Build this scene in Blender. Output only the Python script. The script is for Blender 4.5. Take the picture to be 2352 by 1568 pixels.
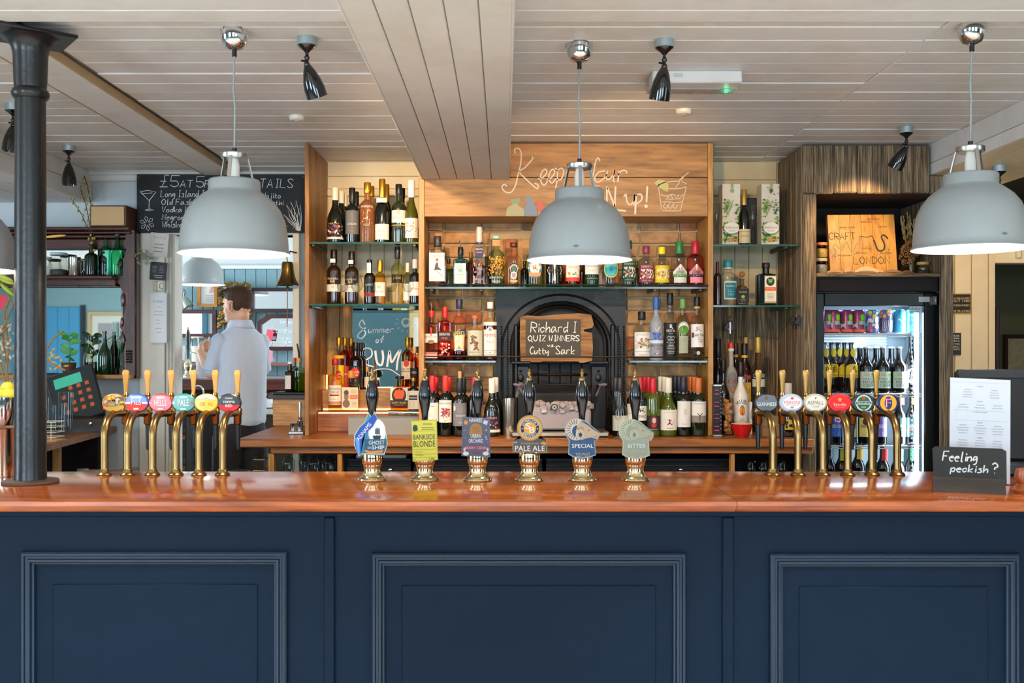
import bpy, bmesh, math, random
from mathutils import Vector, Matrix, noise
random.seed(7)
for _o in list(bpy.data.objects): bpy.data.objects.remove(_o)
SC = bpy.context.scene
COL = SC.collection
R = math.radians
F, CX, CY, EYE = 2287.0, 1158.0, 800.0, 1.45      # focal length in pixels of a 2352x1568 frame, vanishing point, eye height

# ------------------------------------------------------------------ camera, world, lights, exposure
cam_d = bpy.data.cameras.new('camera'); cam = bpy.data.objects.new('camera', cam_d); COL.objects.link(cam)
cam.location = (0, 0, EYE); cam.rotation_euler = (R(90), 0, 0)
cam_d.sensor_width = 36; cam_d.lens = 36 * F / 2352
cam_d.shift_x = (1176 - CX) / 2352; cam_d.shift_y = (CY - 784) / 2352
cam_d.clip_start = .05; cam_d.clip_end = 60
cam_d.dof.use_dof = True; cam_d.dof.focus_distance = 5.2; cam_d.dof.aperture_fstop = 5.6
SC.camera = cam
SC.view_settings.view_transform = 'Standard'; SC.view_settings.look = 'None'
SC.view_settings.gamma = 1; SC.view_settings.use_curve_mapping = False
SC.view_settings.exposure = -0.3
cy_ = SC.cycles
cy_.use_denoising = True; cy_.adaptive_threshold = .04
cy_.max_bounces = 8; cy_.diffuse_bounces = 3; cy_.glossy_bounces = 4; cy_.transmission_bounces = 7; cy_.transparent_max_bounces = 28
cy_.caustics_reflective = False; cy_.caustics_refractive = False; cy_.sample_clamp_indirect = 4.0; cy_.blur_glossy = .5
w_ = bpy.data.worlds.new('world'); SC.world = w_; w_.use_nodes = True
w_.node_tree.nodes['Background'].inputs[0].default_value = (.62, .78, 1.0, 1)
w_.node_tree.nodes['Background'].inputs[1].default_value = 1.0

def lamp(kind, name, loc, energy, color, aim=None, **kw):
    d = bpy.data.lights.new(name, kind); d.energy = energy; d.color = color
    for k, v in kw.items(): setattr(d, k, v)
    o = bpy.data.objects.new(name, d); COL.objects.link(o); o.location = loc
    if aim is not None: o.rotation_euler = (Vector(aim) - Vector(loc)).to_track_quat('-Z', 'Y').to_euler()
    return o
DAY = (.70, .86, 1.0); WARM = (1.0, .66, .34); WARMW = (1.0, .82, .62)
# daylight through the windows of the wall behind the camera (each lamp fills one window opening)
for wx, we in ((-3.6, 220), (-.25, 130), (2.3, 110)):
    lamp('AREA', 'daylight', (wx, -2.35, 1.55), we, DAY, aim=(wx * .7, 3, 4.4), shape='RECTANGLE', size=1.3, size_y=1.7)
lamp('AREA', 'daylight', (-8.1, 1.6, 1.6), 260, DAY, aim=(0, 2.6, 1.7), shape='RECTANGLE', size=2.4, size_y=1.6)
lamp('AREA', 'daylight', (5.1, .6, 1.6), 60, DAY, aim=(0, 2.6, 1.7), shape='RECTANGLE', size=1.6, size_y=1.5)
# added unseen spots on the pale floor, whose bounce brightens the ceiling
for lx_ in (-3.2, -1.1, 1.0, 3.1):
    for ly_ in (.2, 1.6): lamp('SPOT', 'bounce_fill', (lx_, ly_, 2.45), 420, (.80, .91, 1.0), aim=(lx_, ly_, 0), spot_size=R(88), spot_blend=.4, shadow_soft_size=.06)
# daylight in the room beyond the doorway
lamp('AREA', 'daylight', (-5.3, 7.9, 1.7), 150, (.86, .94, 1.0), aim=(-2.3, 8.2, 1.5), shape='RECTANGLE', size=1.5, size_y=1.6)
lamp('AREA', 'daylight', (-.1, 7.9, 1.7), 70, (.86, .94, 1.0), aim=(-2.3, 8.4, 1.5), shape='RECTANGLE', size=1.4, size_y=1.6)

# ------------------------------------------------------------------ pixel helpers (a pixel and a true depth give a point)
def PX(px, Y): return (px - CX) * Y / F
def PZ(py, Y): return EYE - (py - CY) * Y / F
def P(px, py, Y): return Vector((PX(px, Y), Y, PZ(py, Y)))
def M2(px, Y): return px * Y / F

# ------------------------------------------------------------------ colours and materials
def lin(h):
    if not isinstance(h, str): return tuple(h)[:3]
    h = h.lstrip('#'); o = []
    for i in (0, 2, 4):
        c = int(h[i:i + 2], 16) / 255; o.append(c / 12.92 if c <= .04045 else ((c + .055) / 1.055) ** 2.4)
    return tuple(o)
_mats = {}
def mat(color, rough=.5, metal=0, trans=0, ior=1.45, coat=0, emit=0, ecol=None, alpha=1, var=0, bump=0, bscale=60, spec=None, sheen=0, name=None):
    key = (str(color), rough, metal, trans, ior, coat, emit, str(ecol), alpha, var, bump, bscale, spec, sheen)
    if key in _mats: return _mats[key]
    m = bpy.data.materials.new(name or 'paint'); m.use_nodes = True; nt = m.node_tree; b = nt.nodes['Principled BSDF']
    c = lin(color)
    b.inputs['Base Color'].default_value = (*c, 1); b.inputs['Roughness'].default_value = rough; b.inputs['Metallic'].default_value = metal
    b.inputs['Transmission Weight'].default_value = trans; b.inputs['IOR'].default_value = ior; b.inputs['Coat Weight'].default_value = coat
    b.inputs['Coat Roughness'].default_value = .08; b.inputs['Alpha'].default_value = alpha
    if sheen: b.inputs['Sheen Weight'].default_value = sheen
    if spec is not None: b.inputs['Specular IOR Level'].default_value = spec
    if emit:
        b.inputs['Emission Color'].default_value = (*lin(ecol or color), 1); b.inputs['Emission Strength'].default_value = emit
    if var or bump:
        tc = nt.nodes.new('ShaderNodeTexCoord'); n = nt.nodes.new('ShaderNodeTexNoise'); n.inputs['Scale'].default_value = bscale * .2; n.inputs['Detail'].default_value = 5
        nt.links.new(tc.outputs['Object'], n.inputs['Vector'])
        if var:
            mx = nt.nodes.new('ShaderNodeMix'); mx.data_type = 'RGBA'
            mx.inputs['A'].default_value = (*[x * (1 - var) for x in c], 1); mx.inputs['B'].default_value = (*[min(1, x * (1 + var)) for x in c], 1)
            nt.links.new(n.outputs['Fac'], mx.inputs['Factor']); nt.links.new(mx.outputs['Result'], b.inputs['Base Color'])
        if bump:
            n2 = nt.nodes.new('ShaderNodeTexNoise'); n2.inputs['Scale'].default_value = bscale; n2.inputs['Detail'].default_value = 4
            nt.links.new(tc.outputs['Object'], n2.inputs['Vector'])
            bp = nt.nodes.new('ShaderNodeBump'); bp.inputs['Strength'].default_value = bump; bp.inputs['Distance'].default_value = .004
            nt.links.new(n2.outputs['Fac'], bp.inputs['Height']); nt.links.new(bp.outputs['Normal'], b.inputs['Normal'])
    _mats[key] = m; return m
def wood(c1, c2, c3=None, axis='X', scale=1.0, rough=.5, coat=0, bump=.15, stretch=14, cracks=0):
    key = ('wood', str(c1), str(c2), str(c3), axis, scale, rough, coat, bump, stretch, cracks)
    if key in _mats: return _mats[key]
    m = bpy.data.materials.new('wood'); m.use_nodes = True; nt = m.node_tree; b = nt.nodes['Principled BSDF']; N = nt.nodes.new; L = nt.links.new
    b.inputs['Roughness'].default_value = rough; b.inputs['Coat Weight'].default_value = coat; b.inputs['Coat Roughness'].default_value = .1
    tc = N('ShaderNodeTexCoord'); oi = N('ShaderNodeObjectInfo'); ad = N('ShaderNodeVectorMath'); ad.operation = 'ADD'
    mu = N('ShaderNodeMath'); mu.operation = 'MULTIPLY'; mu.inputs[1].default_value = 37.0
    L(oi.outputs['Random'], mu.inputs[0]); L(tc.outputs['Object'], ad.inputs[0]); L(mu.outputs[0], ad.inputs[1])
    mp = N('ShaderNodeMapping'); s = [stretch * scale] * 3; s['XYZ'.index(axis)] = scale; mp.inputs['Scale'].default_value = s
    L(ad.outputs[0], mp.inputs['Vector'])
    n1 = N('ShaderNodeTexNoise'); n1.inputs['Scale'].default_value = 1.6; n1.inputs['Detail'].default_value = 6; n1.inputs['Distortion'].default_value = .8; L(mp.outputs[0], n1.inputs['Vector'])
    cr = N('ShaderNodeValToRGB'); e = cr.color_ramp.elements
    e[0].position = .3; e[0].color = (*lin(c2), 1); e[1].position = .68; e[1].color = (*lin(c1), 1)
    if c3: x = e.new(.5); x.color = (*lin(c3), 1)
    L(n1.outputs['Fac'], cr.inputs[0])
    n2 = N('ShaderNodeTexNoise'); n2.inputs['Scale'].default_value = 7; n2.inputs['Detail'].default_value = 8; L(mp.outputs[0], n2.inputs['Vector'])
    mx = N('ShaderNodeMix'); mx.data_type = 'RGBA'; mx.blend_type = 'MULTIPLY'; mx.inputs['Factor'].default_value = .5 if not cracks else .7
    L(cr.outputs[0], mx.inputs['A'])
    c4 = N('ShaderNodeValToRGB'); c4.color_ramp.elements[0].position = .35 if not cracks else .42; c4.color_ramp.elements[0].color = (.35, .3, .28, 1) if not cracks else (.08, .07, .06, 1)
    c4.color_ramp.elements[1].position = .55; c4.color_ramp.elements[1].color = (1, 1, 1, 1); L(n2.outputs['Fac'], c4.inputs[0]); L(c4.outputs[0], mx.inputs['B'])
    L(mx.outputs['Result'], b.inputs['Base Color'])
    bp = N('ShaderNodeBump'); bp.inputs['Strength'].default_value = bump; bp.inputs['Distance'].default_value = .003 if not cracks else .01
    L(n2.outputs['Fac'], bp.inputs['Height']); L(bp.outputs[0], b.inputs['Normal'])
    _mats[key] = m; return m
def boarded(c, c2, rough=.45, seam=.0):
    """white or cream paint on boards: faint dirt, brush relief, each board a little different"""
    key = ('board', c, c2, rough)
    if key in _mats: return _mats[key]
    m = bpy.data.materials.new('board_paint'); m.use_nodes = True; nt = m.node_tree; b = nt.nodes['Principled BSDF']; N = nt.nodes.new; L = nt.links.new
    b.inputs['Roughness'].default_value = rough
    tc = N('ShaderNodeTexCoord'); oi = N('ShaderNodeObjectInfo')
    n1 = N('ShaderNodeTexNoise'); n1.inputs['Scale'].default_value = 3; n1.inputs['Detail'].default_value = 7; n1.inputs['Roughness'].default_value = .65; L(tc.outputs['Object'], n1.inputs['Vector'])
    cr = N('ShaderNodeValToRGB'); cr.color_ramp.elements[0].position = .28; cr.color_ramp.elements[0].color = (*lin(c2), 1); cr.color_ramp.elements[1].position = .55; cr.color_ramp.elements[1].color = (*lin(c), 1)
    L(n1.outputs['Fac'], cr.inputs[0])
    hs = N('ShaderNodeHueSaturation'); ma = N('ShaderNodeMath'); ma.operation = 'MULTIPLY_ADD'; ma.inputs[1].default_value = .06; ma.inputs[2].default_value = .96
    L(oi.outputs['Random'], ma.inputs[0]); L(ma.outputs[0], hs.inputs['Value']); L(cr.outputs[0], hs.inputs['Color']); L(hs.outputs[0], b.inputs['Base Color'])
    n2 = N('ShaderNodeTexNoise'); n2.inputs['Scale'].default_value = 25; n2.inputs['Detail'].default_value = 5; L(tc.outputs['Object'], n2.inputs['Vector'])
    bp = N('ShaderNodeBump'); bp.inputs['Strength'].default_value = .25; bp.inputs['Distance'].default_value = .004; L(n2.outputs['Fac'], bp.inputs['Height']); L(bp.outputs[0], b.inputs['Normal'])
    _mats[key] = m; return m
def brickmat(a, b_, c_, rough=.85):
    m = bpy.data.materials.new('brick_clay'); m.use_nodes = True; nt = m.node_tree; b = nt.nodes['Principled BSDF']; N = nt.nodes.new; L = nt.links.new
    b.inputs['Roughness'].default_value = rough
    oi = N('ShaderNodeObjectInfo'); cr = N('ShaderNodeValToRGB'); e = cr.color_ramp.elements; e[0].color = (*lin(a), 1); e[1].color = (*lin(b_), 1); x = e.new(.55); x.color = (*lin(c_), 1)
    L(oi.outputs['Random'], cr.inputs[0])
    tc = N('ShaderNodeTexCoord'); n1 = N('ShaderNodeTexNoise'); n1.inputs['Scale'].default_value = 16; n1.inputs['Detail'].default_value = 8; L(tc.outputs['Object'], n1.inputs['Vector'])
    c2 = N('ShaderNodeValToRGB'); c2.color_ramp.elements[0].position = .3; c2.color_ramp.elements[0].color = (.4, .35, .32, 1); c2.color_ramp.elements[1].position = .6; c2.color_ramp.elements[1].color = (1, 1, 1, 1); L(n1.outputs['Fac'], c2.inputs[0])
    mx = N('ShaderNodeMix'); mx.data_type = 'RGBA'; mx.blend_type = 'MULTIPLY'; mx.inputs['Factor'].default_value = .75; L(cr.outputs[0], mx.inputs['A']); L(c2.outputs[0], mx.inputs['B']); L(mx.outputs['Result'], b.inputs['Base Color'])
    bp = N('ShaderNodeBump'); bp.inputs['Strength'].default_value = .5; bp.inputs['Distance'].default_value = .01; L(n1.outputs['Fac'], bp.inputs['Height']); L(bp.outputs[0], b.inputs['Normal'])
    return m
def glassm(c='#ffffff', rough=.03, ior=1.14):
    """thin-walled glass: tinted see-through, darker towards the rim, with a sharp reflection by Fresnel"""
    key = ('glass', c, rough)
    if key in _mats: return _mats[key]
    m = bpy.data.materials.new('glass'); m.use_nodes = True; nt = m.node_tree; N = nt.nodes.new; L = nt.links.new; nt.nodes.clear(); l = lin(c)
    lw = N('ShaderNodeLayerWeight'); lw.inputs['Blend'].default_value = .35; cr = N('ShaderNodeValToRGB'); e = cr.color_ramp.elements
    e[0].position = .25; e[0].color = (*[x ** .6 * .97 for x in l], 1); e[1].position = .95; e[1].color = (*[x ** 1.1 * .72 for x in l], 1)
    t = N('ShaderNodeBsdfTransparent'); g = N('ShaderNodeBsdfGlossy'); g.inputs['Roughness'].default_value = rough; f = N('ShaderNodeFresnel'); f.inputs[0].default_value = 1.45; x = N('ShaderNodeMixShader'); o = N('ShaderNodeOutputMaterial')
    L(lw.outputs['Facing'], cr.inputs[0]); L(cr.outputs[0], t.inputs[0]); ge = N('ShaderNodeNewGeometry'); mu = N('ShaderNodeMath'); mu.operation = 'MULTIPLY_ADD'; mu.inputs[1].default_value = -1; mu.inputs[2].default_value = 1; L(ge.outputs['Backfacing'], mu.inputs[0]); m2 = N('ShaderNodeMath'); m2.operation = 'MULTIPLY'; L(mu.outputs[0], m2.inputs[0]); L(f.outputs[0], m2.inputs[1]); L(m2.outputs[0], x.inputs[0]); L(t.outputs[0], x.inputs[1]); L(g.outputs[0], x.inputs[2]); L(x.outputs[0], o.inputs[0])
    _mats[key] = m; return m
CLEAR = glassm('#f4f7f4'); THIN = glassm('#f9fcfb')
BRASS = mat('#8c7046', rough=.28, metal=1, var=.12, bscale=30); BRASSP = mat('#dccba2', rough=.09, metal=1); CHROME = mat('#d8dade', rough=.08, metal=1); STEEL = mat('#b7b5b0', rough=.3, metal=1)
BLACKG = mat('#0b0b0d', rough=.12, coat=.6); BLACK = mat('#101012', rough=.45); PAPER = mat('#e9e6df', rough=.7); INK = mat('#1c1b1b', rough=.6)
PCHALK = mat('#e8e6e0', rough=.9)

# ------------------------------------------------------------------ mesh builder
class MB:
    def __init__(s): s.v = []; s.f = []; s.m = []; s.mi = 0; s.mats = []
    def use(s, m):
        if m not in s.mats: s.mats.append(m)
        s.mi = s.mats.index(m); return s
    def add(s, vs, fs, flip=False):
        n = len(s.v); s.v += [tuple(v) for v in vs]
        for f in fs:
            f = [i + n for i in f]; s.f.append(tuple(reversed(f)) if flip else tuple(f)); s.m.append(s.mi)
        return s
    def convex(s, vs, fs):
        c = Vector((0, 0, 0))
        for v in vs: c += Vector(v)
        c /= len(vs); out = []
        for f in fs:
            a, b, d = (Vector(vs[f[0]]), Vector(vs[f[1]]), Vector(vs[f[2]])); nn = (b - a).cross(d - a)
            fc = sum((Vector(vs[i]) for i in f), Vector((0, 0, 0))) / len(f)
            out.append(f if nn.dot(fc - c) > 0 else tuple(reversed(f)))
        return s.add(vs, out)
    def box(s, x0, x1, y0, y1, z0, z1, c=0, mtx=None):
        cx, cy, cz = (x0 + x1) / 2, (y0 + y1) / 2, (z0 + z1) / 2; hx, hy, hz = abs(x1 - x0) / 2, abs(y1 - y0) / 2, abs(z1 - z0) / 2
        c = min(c, hx * .9, hy * .9, hz * .9)
        S = [(a, b, d) for a in (-1, 1) for b in (-1, 1) for d in (-1, 1)]
        if c <= 0:
            vs = [(cx + a * hx, cy + b * hy, cz + d * hz) for a, b, d in S]
            fs = [(0, 1, 3, 2), (4, 5, 7, 6), (0, 1, 5, 4), (2, 3, 7, 6), (0, 2, 6, 4), (1, 3, 7, 5)]
        else:
            vs = []; ix = {}
            for a, b, d in S:
                ix[a, b, d] = len(vs)
                vs += [(cx + a * hx, cy + b * (hy - c), cz + d * (hz - c)), (cx + a * (hx - c), cy + b * hy, cz + d * (hz - c)), (cx + a * (hx - c), cy + b * (hy - c), cz + d * hz)]
            fs = []
            for a in (-1, 1):
                fs.append(tuple(ix[a, b, d] for b, d in ((-1, -1), (1, -1), (1, 1), (-1, 1))))
                fs.append(tuple(ix[b, a, d] + 1 for b, d in ((-1, -1), (1, -1), (1, 1), (-1, 1))))
                fs.append(tuple(ix[b, d, a] + 2 for b, d in ((-1, -1), (1, -1), (1, 1), (-1, 1))))
            for a in (-1, 1):
                for b in (-1, 1):
                    fs.append((ix[a, b, -1], ix[a, b, 1], ix[a, b, 1] + 1, ix[a, b, -1] + 1))
                    fs.append((ix[a, -1, b], ix[a, 1, b], ix[a, 1, b] + 2, ix[a, -1, b] + 2))
                    fs.append((ix[-1, a, b] + 1, ix[1, a, b] + 1, ix[1, a, b] + 2, ix[-1, a, b] + 2))
            for k in S: fs.append((ix[k], ix[k] + 1, ix[k] + 2))
        if mtx is not None: vs = [mtx @ Vector(v) for v in vs]
        return s.convex(vs, fs)
    def quadbox(s, pts, d):
        """4 points (a planar quad) given thickness along vector d"""
        vs = [Vector(p) for p in pts] + [Vector(p) + Vector(d) for p in pts]
        return s.convex(vs, [(0, 1, 2, 3), (4, 5, 6, 7), (0, 1, 5, 4), (1, 2, 6, 5), (2, 3, 7, 6), (3, 0, 4, 7)])
    def lathe(s, prof, c=(0, 0, 0), n=20, ex=2.0, dy=1.0, exz=None, caps=True, axis=None, flip=False):
        """prof: (radius, z). ex: superellipse exponent of the cross-section (2 round), dy: depth ratio; exz: z above which it turns round"""
        vs = []; fs = []; c = Vector(c)
        q = axis.to_track_quat('Z', 'Y').to_matrix() if axis is not None else None
        for r, z in prof:
            e, d = ex, dy
            if exz is not None:
                t = min(1, max(0, (z - exz[0]) / max(1e-6, exz[1] - exz[0]))); e = ex + (2 - ex) * t; d = dy + (1 - dy) * t
            for i in range(n):
                a = 2 * math.pi * (i + .5) / n; ca, sa = math.cos(a), math.sin(a)
                k = (abs(ca) ** e + abs(sa) ** e) ** (-1 / e) if e != 2 else 1
                v = Vector((r * k * ca, r * d * k * sa, z)); v = q @ v if q else v
                vs.append(c + v)
        for j in range(len(prof) - 1):
            for i in range(n):
                a, b = j * n + i, j * n + (i + 1) % n; fs.append((a, b, b + n, a + n))
        if caps:
            if prof[0][0] > 1e-5: fs.append(tuple(reversed(range(n))))
            if prof[-1][0] > 1e-5: fs.append(tuple(range((len(prof) - 1) * n, len(prof) * n)))
        return s.add(vs, fs, flip)
    def tube(s, pts, r, n=8, caps=True):
        pts = [Vector(p) for p in pts]; rs = r if isinstance(r, (list, tuple)) else [r] * len(pts); vs = []; fs = []
        up = None
        for i, p in enumerate(pts):
            t = (pts[min(i + 1, len(pts) - 1)] - pts[max(i - 1, 0)]).normalized()
            if up is None: up = t.orthogonal().normalized()
            else:
                up = up - t * up.dot(t)
                up = up.normalized() if up.length > 1e-6 else t.orthogonal().normalized()
            w = t.cross(up)
            for k in range(n):
                a = 2 * math.pi * k / n; vs.append(p + (up * math.cos(a) + w * math.sin(a)) * rs[i])
        for j in range(len(pts) - 1):
            for k in range(n):
                a, b = j * n + k, j * n + (k + 1) % n; fs.append((a, b, b + n, a + n))
        if caps: fs += [tuple(reversed(range(n))), tuple(range((len(pts) - 1) * n, len(pts) * n))]
        return s.add(vs, fs)
    def ball(s, c, r, sx=1, sy=1, sz=1, n=14, m=9, q=None):
        vs = []; fs = []; c = Vector(c)
        for j in range(m + 1):
            ph = math.pi * j / m
            for i in range(n):
                a = 2 * math.pi * i / n; v = Vector((r * sx * math.sin(ph) * math.cos(a), r * sy * math.sin(ph) * math.sin(a), -r * sz * math.cos(ph)))
                if q is not None: v = q @ v
                vs.append(c + v)
        for j in range(m):
            for i in range(n):
                a, b = j * n + i, j * n + (i + 1) % n; fs.append((a, b, b + n, a + n))
        return s.add(vs, fs)
    def prism(s, poly, y0, y1, axis='Y', hole=None):
        """poly: 2D outline (a, b); axis Y: a=x, b=z; axis X: a=y, b=z; axis Z: a=x, b=y"""
        def mk(a, b, t): return (a, t, b) if axis == 'Y' else ((t, a, b) if axis == 'X' else (a, b, t))
        n = len(poly); vs = [mk(a, b, y0) for a, b in poly] + [mk(a, b, y1) for a, b in poly]
        area = sum(poly[i][0] * poly[(i + 1) % n][1] - poly[(i + 1) % n][0] * poly[i][1] for i in range(n))
        fl = (area > 0) ^ (y1 > y0) ^ (axis == 'Y')
        fs = [tuple(range(n)), tuple(reversed(range(n, 2 * n)))] + [(i + n, (i + 1) % n + n, (i + 1) % n, i) for i in range(n)]
        return s.add(vs, fs, flip=not fl)
    def build(s, name, m=None, parent=None, smooth=True, world=False, angle=38, tri=False):
        me = bpy.data.meshes.new(name)
        org = Vector((0, 0, 0))
        if world and parent is not None:
            p = parent
            while p is not None: org = org + p.location; p = p.parent
        me.from_pydata([Vector(v) - org for v in s.v], [], s.f)
        ms = s.mats if s.mats else [m]
        for x in ms: me.materials.append(x)
        if s.mats: me.polygons.foreach_set('material_index', s.m)
        if smooth:
            me.polygons.foreach_set('use_smooth', [True] * len(me.polygons)); me.set_sharp_from_angle(angle=R(angle))
        me.update()
        o = bpy.data.objects.new(name, me); COL.objects.link(o)
        if parent is not None: o.parent = parent
        return o

def tag(o, label=None, cat=None, group=None, kind=None):
    if label: o['label'] = label
    if cat: o['category'] = cat
    if group: o['group'] = group
    if kind: o['kind'] = kind
    return o
def thing(name, label, cat, loc=(0, 0, 0), group=None, rz=0, kind=None):
    o = bpy.data.objects.new(name, None); COL.objects.link(o); o.location = loc; o.rotation_euler = (0, 0, rz); o.empty_display_size = .05
    return tag(o, label, cat, group, kind)
def struct(name, mb, m=None, parent=None, label=None, **kw):
    o = mb.build(name, m, parent, **kw)
    if label: o['label'] = label
    if parent is None: o['kind'] = 'structure'
    return o
def sroot(name, loc=(0, 0, 0), label=None):
    o = bpy.data.objects.new(name, None); COL.objects.link(o); o.location = loc; o['kind'] = 'structure'
    if label: o['label'] = label
    return o
def copy_tree(o, parent=None):
    c = o.copy(); COL.objects.link(c)
    if parent is not None: c.parent = parent
    for ch in [x for x in o.children]: copy_tree(ch, c)
    return c

# ------------------------------------------------------------------ lettering
_tc = {}
def textgeo(s):
    if s in _tc: return _tc[s]
    cu = bpy.data.curves.new('t', 'FONT'); cu.body = s; cu.size = 1; cu.resolution_u = 2; cu.fill_mode = 'FRONT' if hasattr(cu, 'fill_mode') else cu.fill_mode
    cu.align_x = 'LEFT'
    o = bpy.data.objects.new('t', cu); COL.objects.link(o); dg = bpy.context.evaluated_depsgraph_get(); dg.update()
    me = bpy.data.meshes.new_from_object(o.evaluated_get(dg))
    vs = [tuple(v.co)[:2] for v in me.vertices]; fs = [tuple(p.vertices) for p in me.polygons]
    bpy.data.objects.remove(o); bpy.data.meshes.remove(me); bpy.data.curves.remove(cu)
    x0 = min(v[0] for v in vs); x1 = max(v[0] for v in vs); y0 = min(v[1] for v in vs); y1 = max(v[1] for v in vs)
    vs = [((x - x0) / (x1 - x0) - .5, (y - y0) / max(1e-6, y1 - y0) - .5) for x, y in vs]
    _tc[s] = (vs, fs, (x1 - x0), (y1 - y0)); return _tc[s]

class Decal:
    """flat or wrapped print. surface maps (u metres across, v metres up, off metres proud) -> point"""
    def __init__(s, surf): s.mb = MB(); s.sf = surf; s.L = 0
    def _p(s, pts, fs, col, rough=.6, metal=0):
        s.L += 1; off = .0003 + s.L * .00022
        s.mb.use(mat(col, rough=rough, metal=metal) if isinstance(col, (str, tuple)) else col)
        vs = [s.sf(u, v, off) for u, v in pts]
        out = []
        for f in fs:
            a, b, c = (Vector((*pts[f[i]], 0)) for i in (0, 1, 2)); out.append(f if (b - a).cross(c - a).z > 0 else tuple(reversed(f)))
        s.mb.add(vs, out); return s
    def rect(s, u0, u1, v0, v1, col, n=8, **kw):
        pts = []; fs = []
        for i in range(n + 1):
            u = u0 + (u1 - u0) * i / n; pts += [(u, v0), (u, v1)]
        for i in range(n): fs.append((2 * i, 2 * i + 2, 2 * i + 3, 2 * i + 1))
        return s._p(pts, fs, col, **kw)
    def ell(s, u, v, a, b, col, n=22, **kw):
        pts = [(u + a * math.cos(2 * math.pi * i / n), v + b * math.sin(2 * math.pi * i / n)) for i in range(n)]
        h = n // 2; fs = [(i, i + 1, n - i - 2, n - i - 1) for i in range(h - 1)]
        return s._p(pts, fs, col, **kw)
    def poly(s, pts, col, **kw):
        pts = list(pts); c = (sum(p[0] for p in pts) / len(pts), sum(p[1] for p in pts) / len(pts)); n = len(pts)
        return s._p(pts + [c], [(i, (i + 1) % n, n) for i in range(n)], col, **kw)
    def txt(s, t, u, v, w, h, col, rot=0, shear=0, **kw):
        vs, fs, _, _ = textgeo(t); ca, sa = math.cos(rot), math.sin(rot)
        pts = [(u + (x * w + y * shear * h) * ca - y * h * sa, v + (x * w + y * shear * h) * sa + y * h * ca) for x, y in vs]
        return s._p(pts, fs, col, **kw)
    def arc(s, t, u, v, r, h, col, a0, a1, **kw):
        """text on an arc; angles in degrees measured clockwise from the top"""
        vs, fs, _, _ = textgeo(t); pts = []
        for x, y in vs:
            a = R(a0 + (a1 - a0) * (x + .5)); rr = r + (y * h if a1 > a0 else -y * h); pts.append((u + rr * math.sin(a), v + rr * math.cos(a)))
        return s._p(pts, fs, col, **kw)
    def line(s, pts, wd, col, **kw):
        q = []; fs = []; n = len(pts)
        for i, p in enumerate(pts):
            a = pts[max(0, i - 1)]; b = pts[min(n - 1, i + 1)]; dx, dy = b[0] - a[0], b[1] - a[1]; l = math.hypot(dx, dy) or 1
            nx, ny = -dy / l * wd / 2, dx / l * wd / 2; q += [(p[0] + nx, p[1] + ny), (p[0] - nx, p[1] - ny)]
        for i in range(n - 1): fs.append((2 * i, 2 * i + 1, 2 * i + 3, 2 * i + 2))
        return s._p(q, fs, col, **kw)
    def blobs(s, u0, u1, v0, v1, cols, k, size, seed=1, **kw):
        rnd = random.Random(seed)
        for i in range(k):
            u, v = rnd.uniform(u0, u1), rnd.uniform(v0, v1); a0 = rnd.uniform(0, 6)
            s.poly([(u + size * rnd.uniform(.5, 1.3) * math.cos(a0 + j * 1.05), v + size * rnd.uniform(.5, 1.3) * math.sin(a0 + j * 1.05)) for j in range(6)], cols[i % len(cols)], **kw)
            s.L -= 1 if i % 3 else 0
        return s
    def small(s, u0, u1, v0, v1, k, col='#8a8a86', seed=3):
        """lines of print too small to read"""
        rnd = random.Random(seed); h = (v1 - v0) / k
        for i in range(k):
            c = (u0 + u1) / 2; w = (u1 - u0) / 2 * rnd.uniform(.55, 1); s.rect(c - w, c + w, v0 + h * (i + .35), v0 + h * (i + .65), col, n=2); s.L -= 1
        return s
    def build(s, name, parent, smooth=False, world=False): return s.mb.build(name, None, parent, smooth=smooth, world=world)
def flat(y=0, z0=0, x0=0): return lambda u, v, o: (x0 + u, y - o, z0 + v)
def wrap(Rr, z0=0): return lambda u, v, o: ((Rr + o) * math.sin(u / Rr), -(Rr + o) * math.cos(u / Rr), z0 + v)
def pxplane(Y):
    """surface of a plane facing the room at depth Y, addressed by its own metres (x, z)"""
    return lambda u, v, o: (u, Y - o, v)

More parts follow.
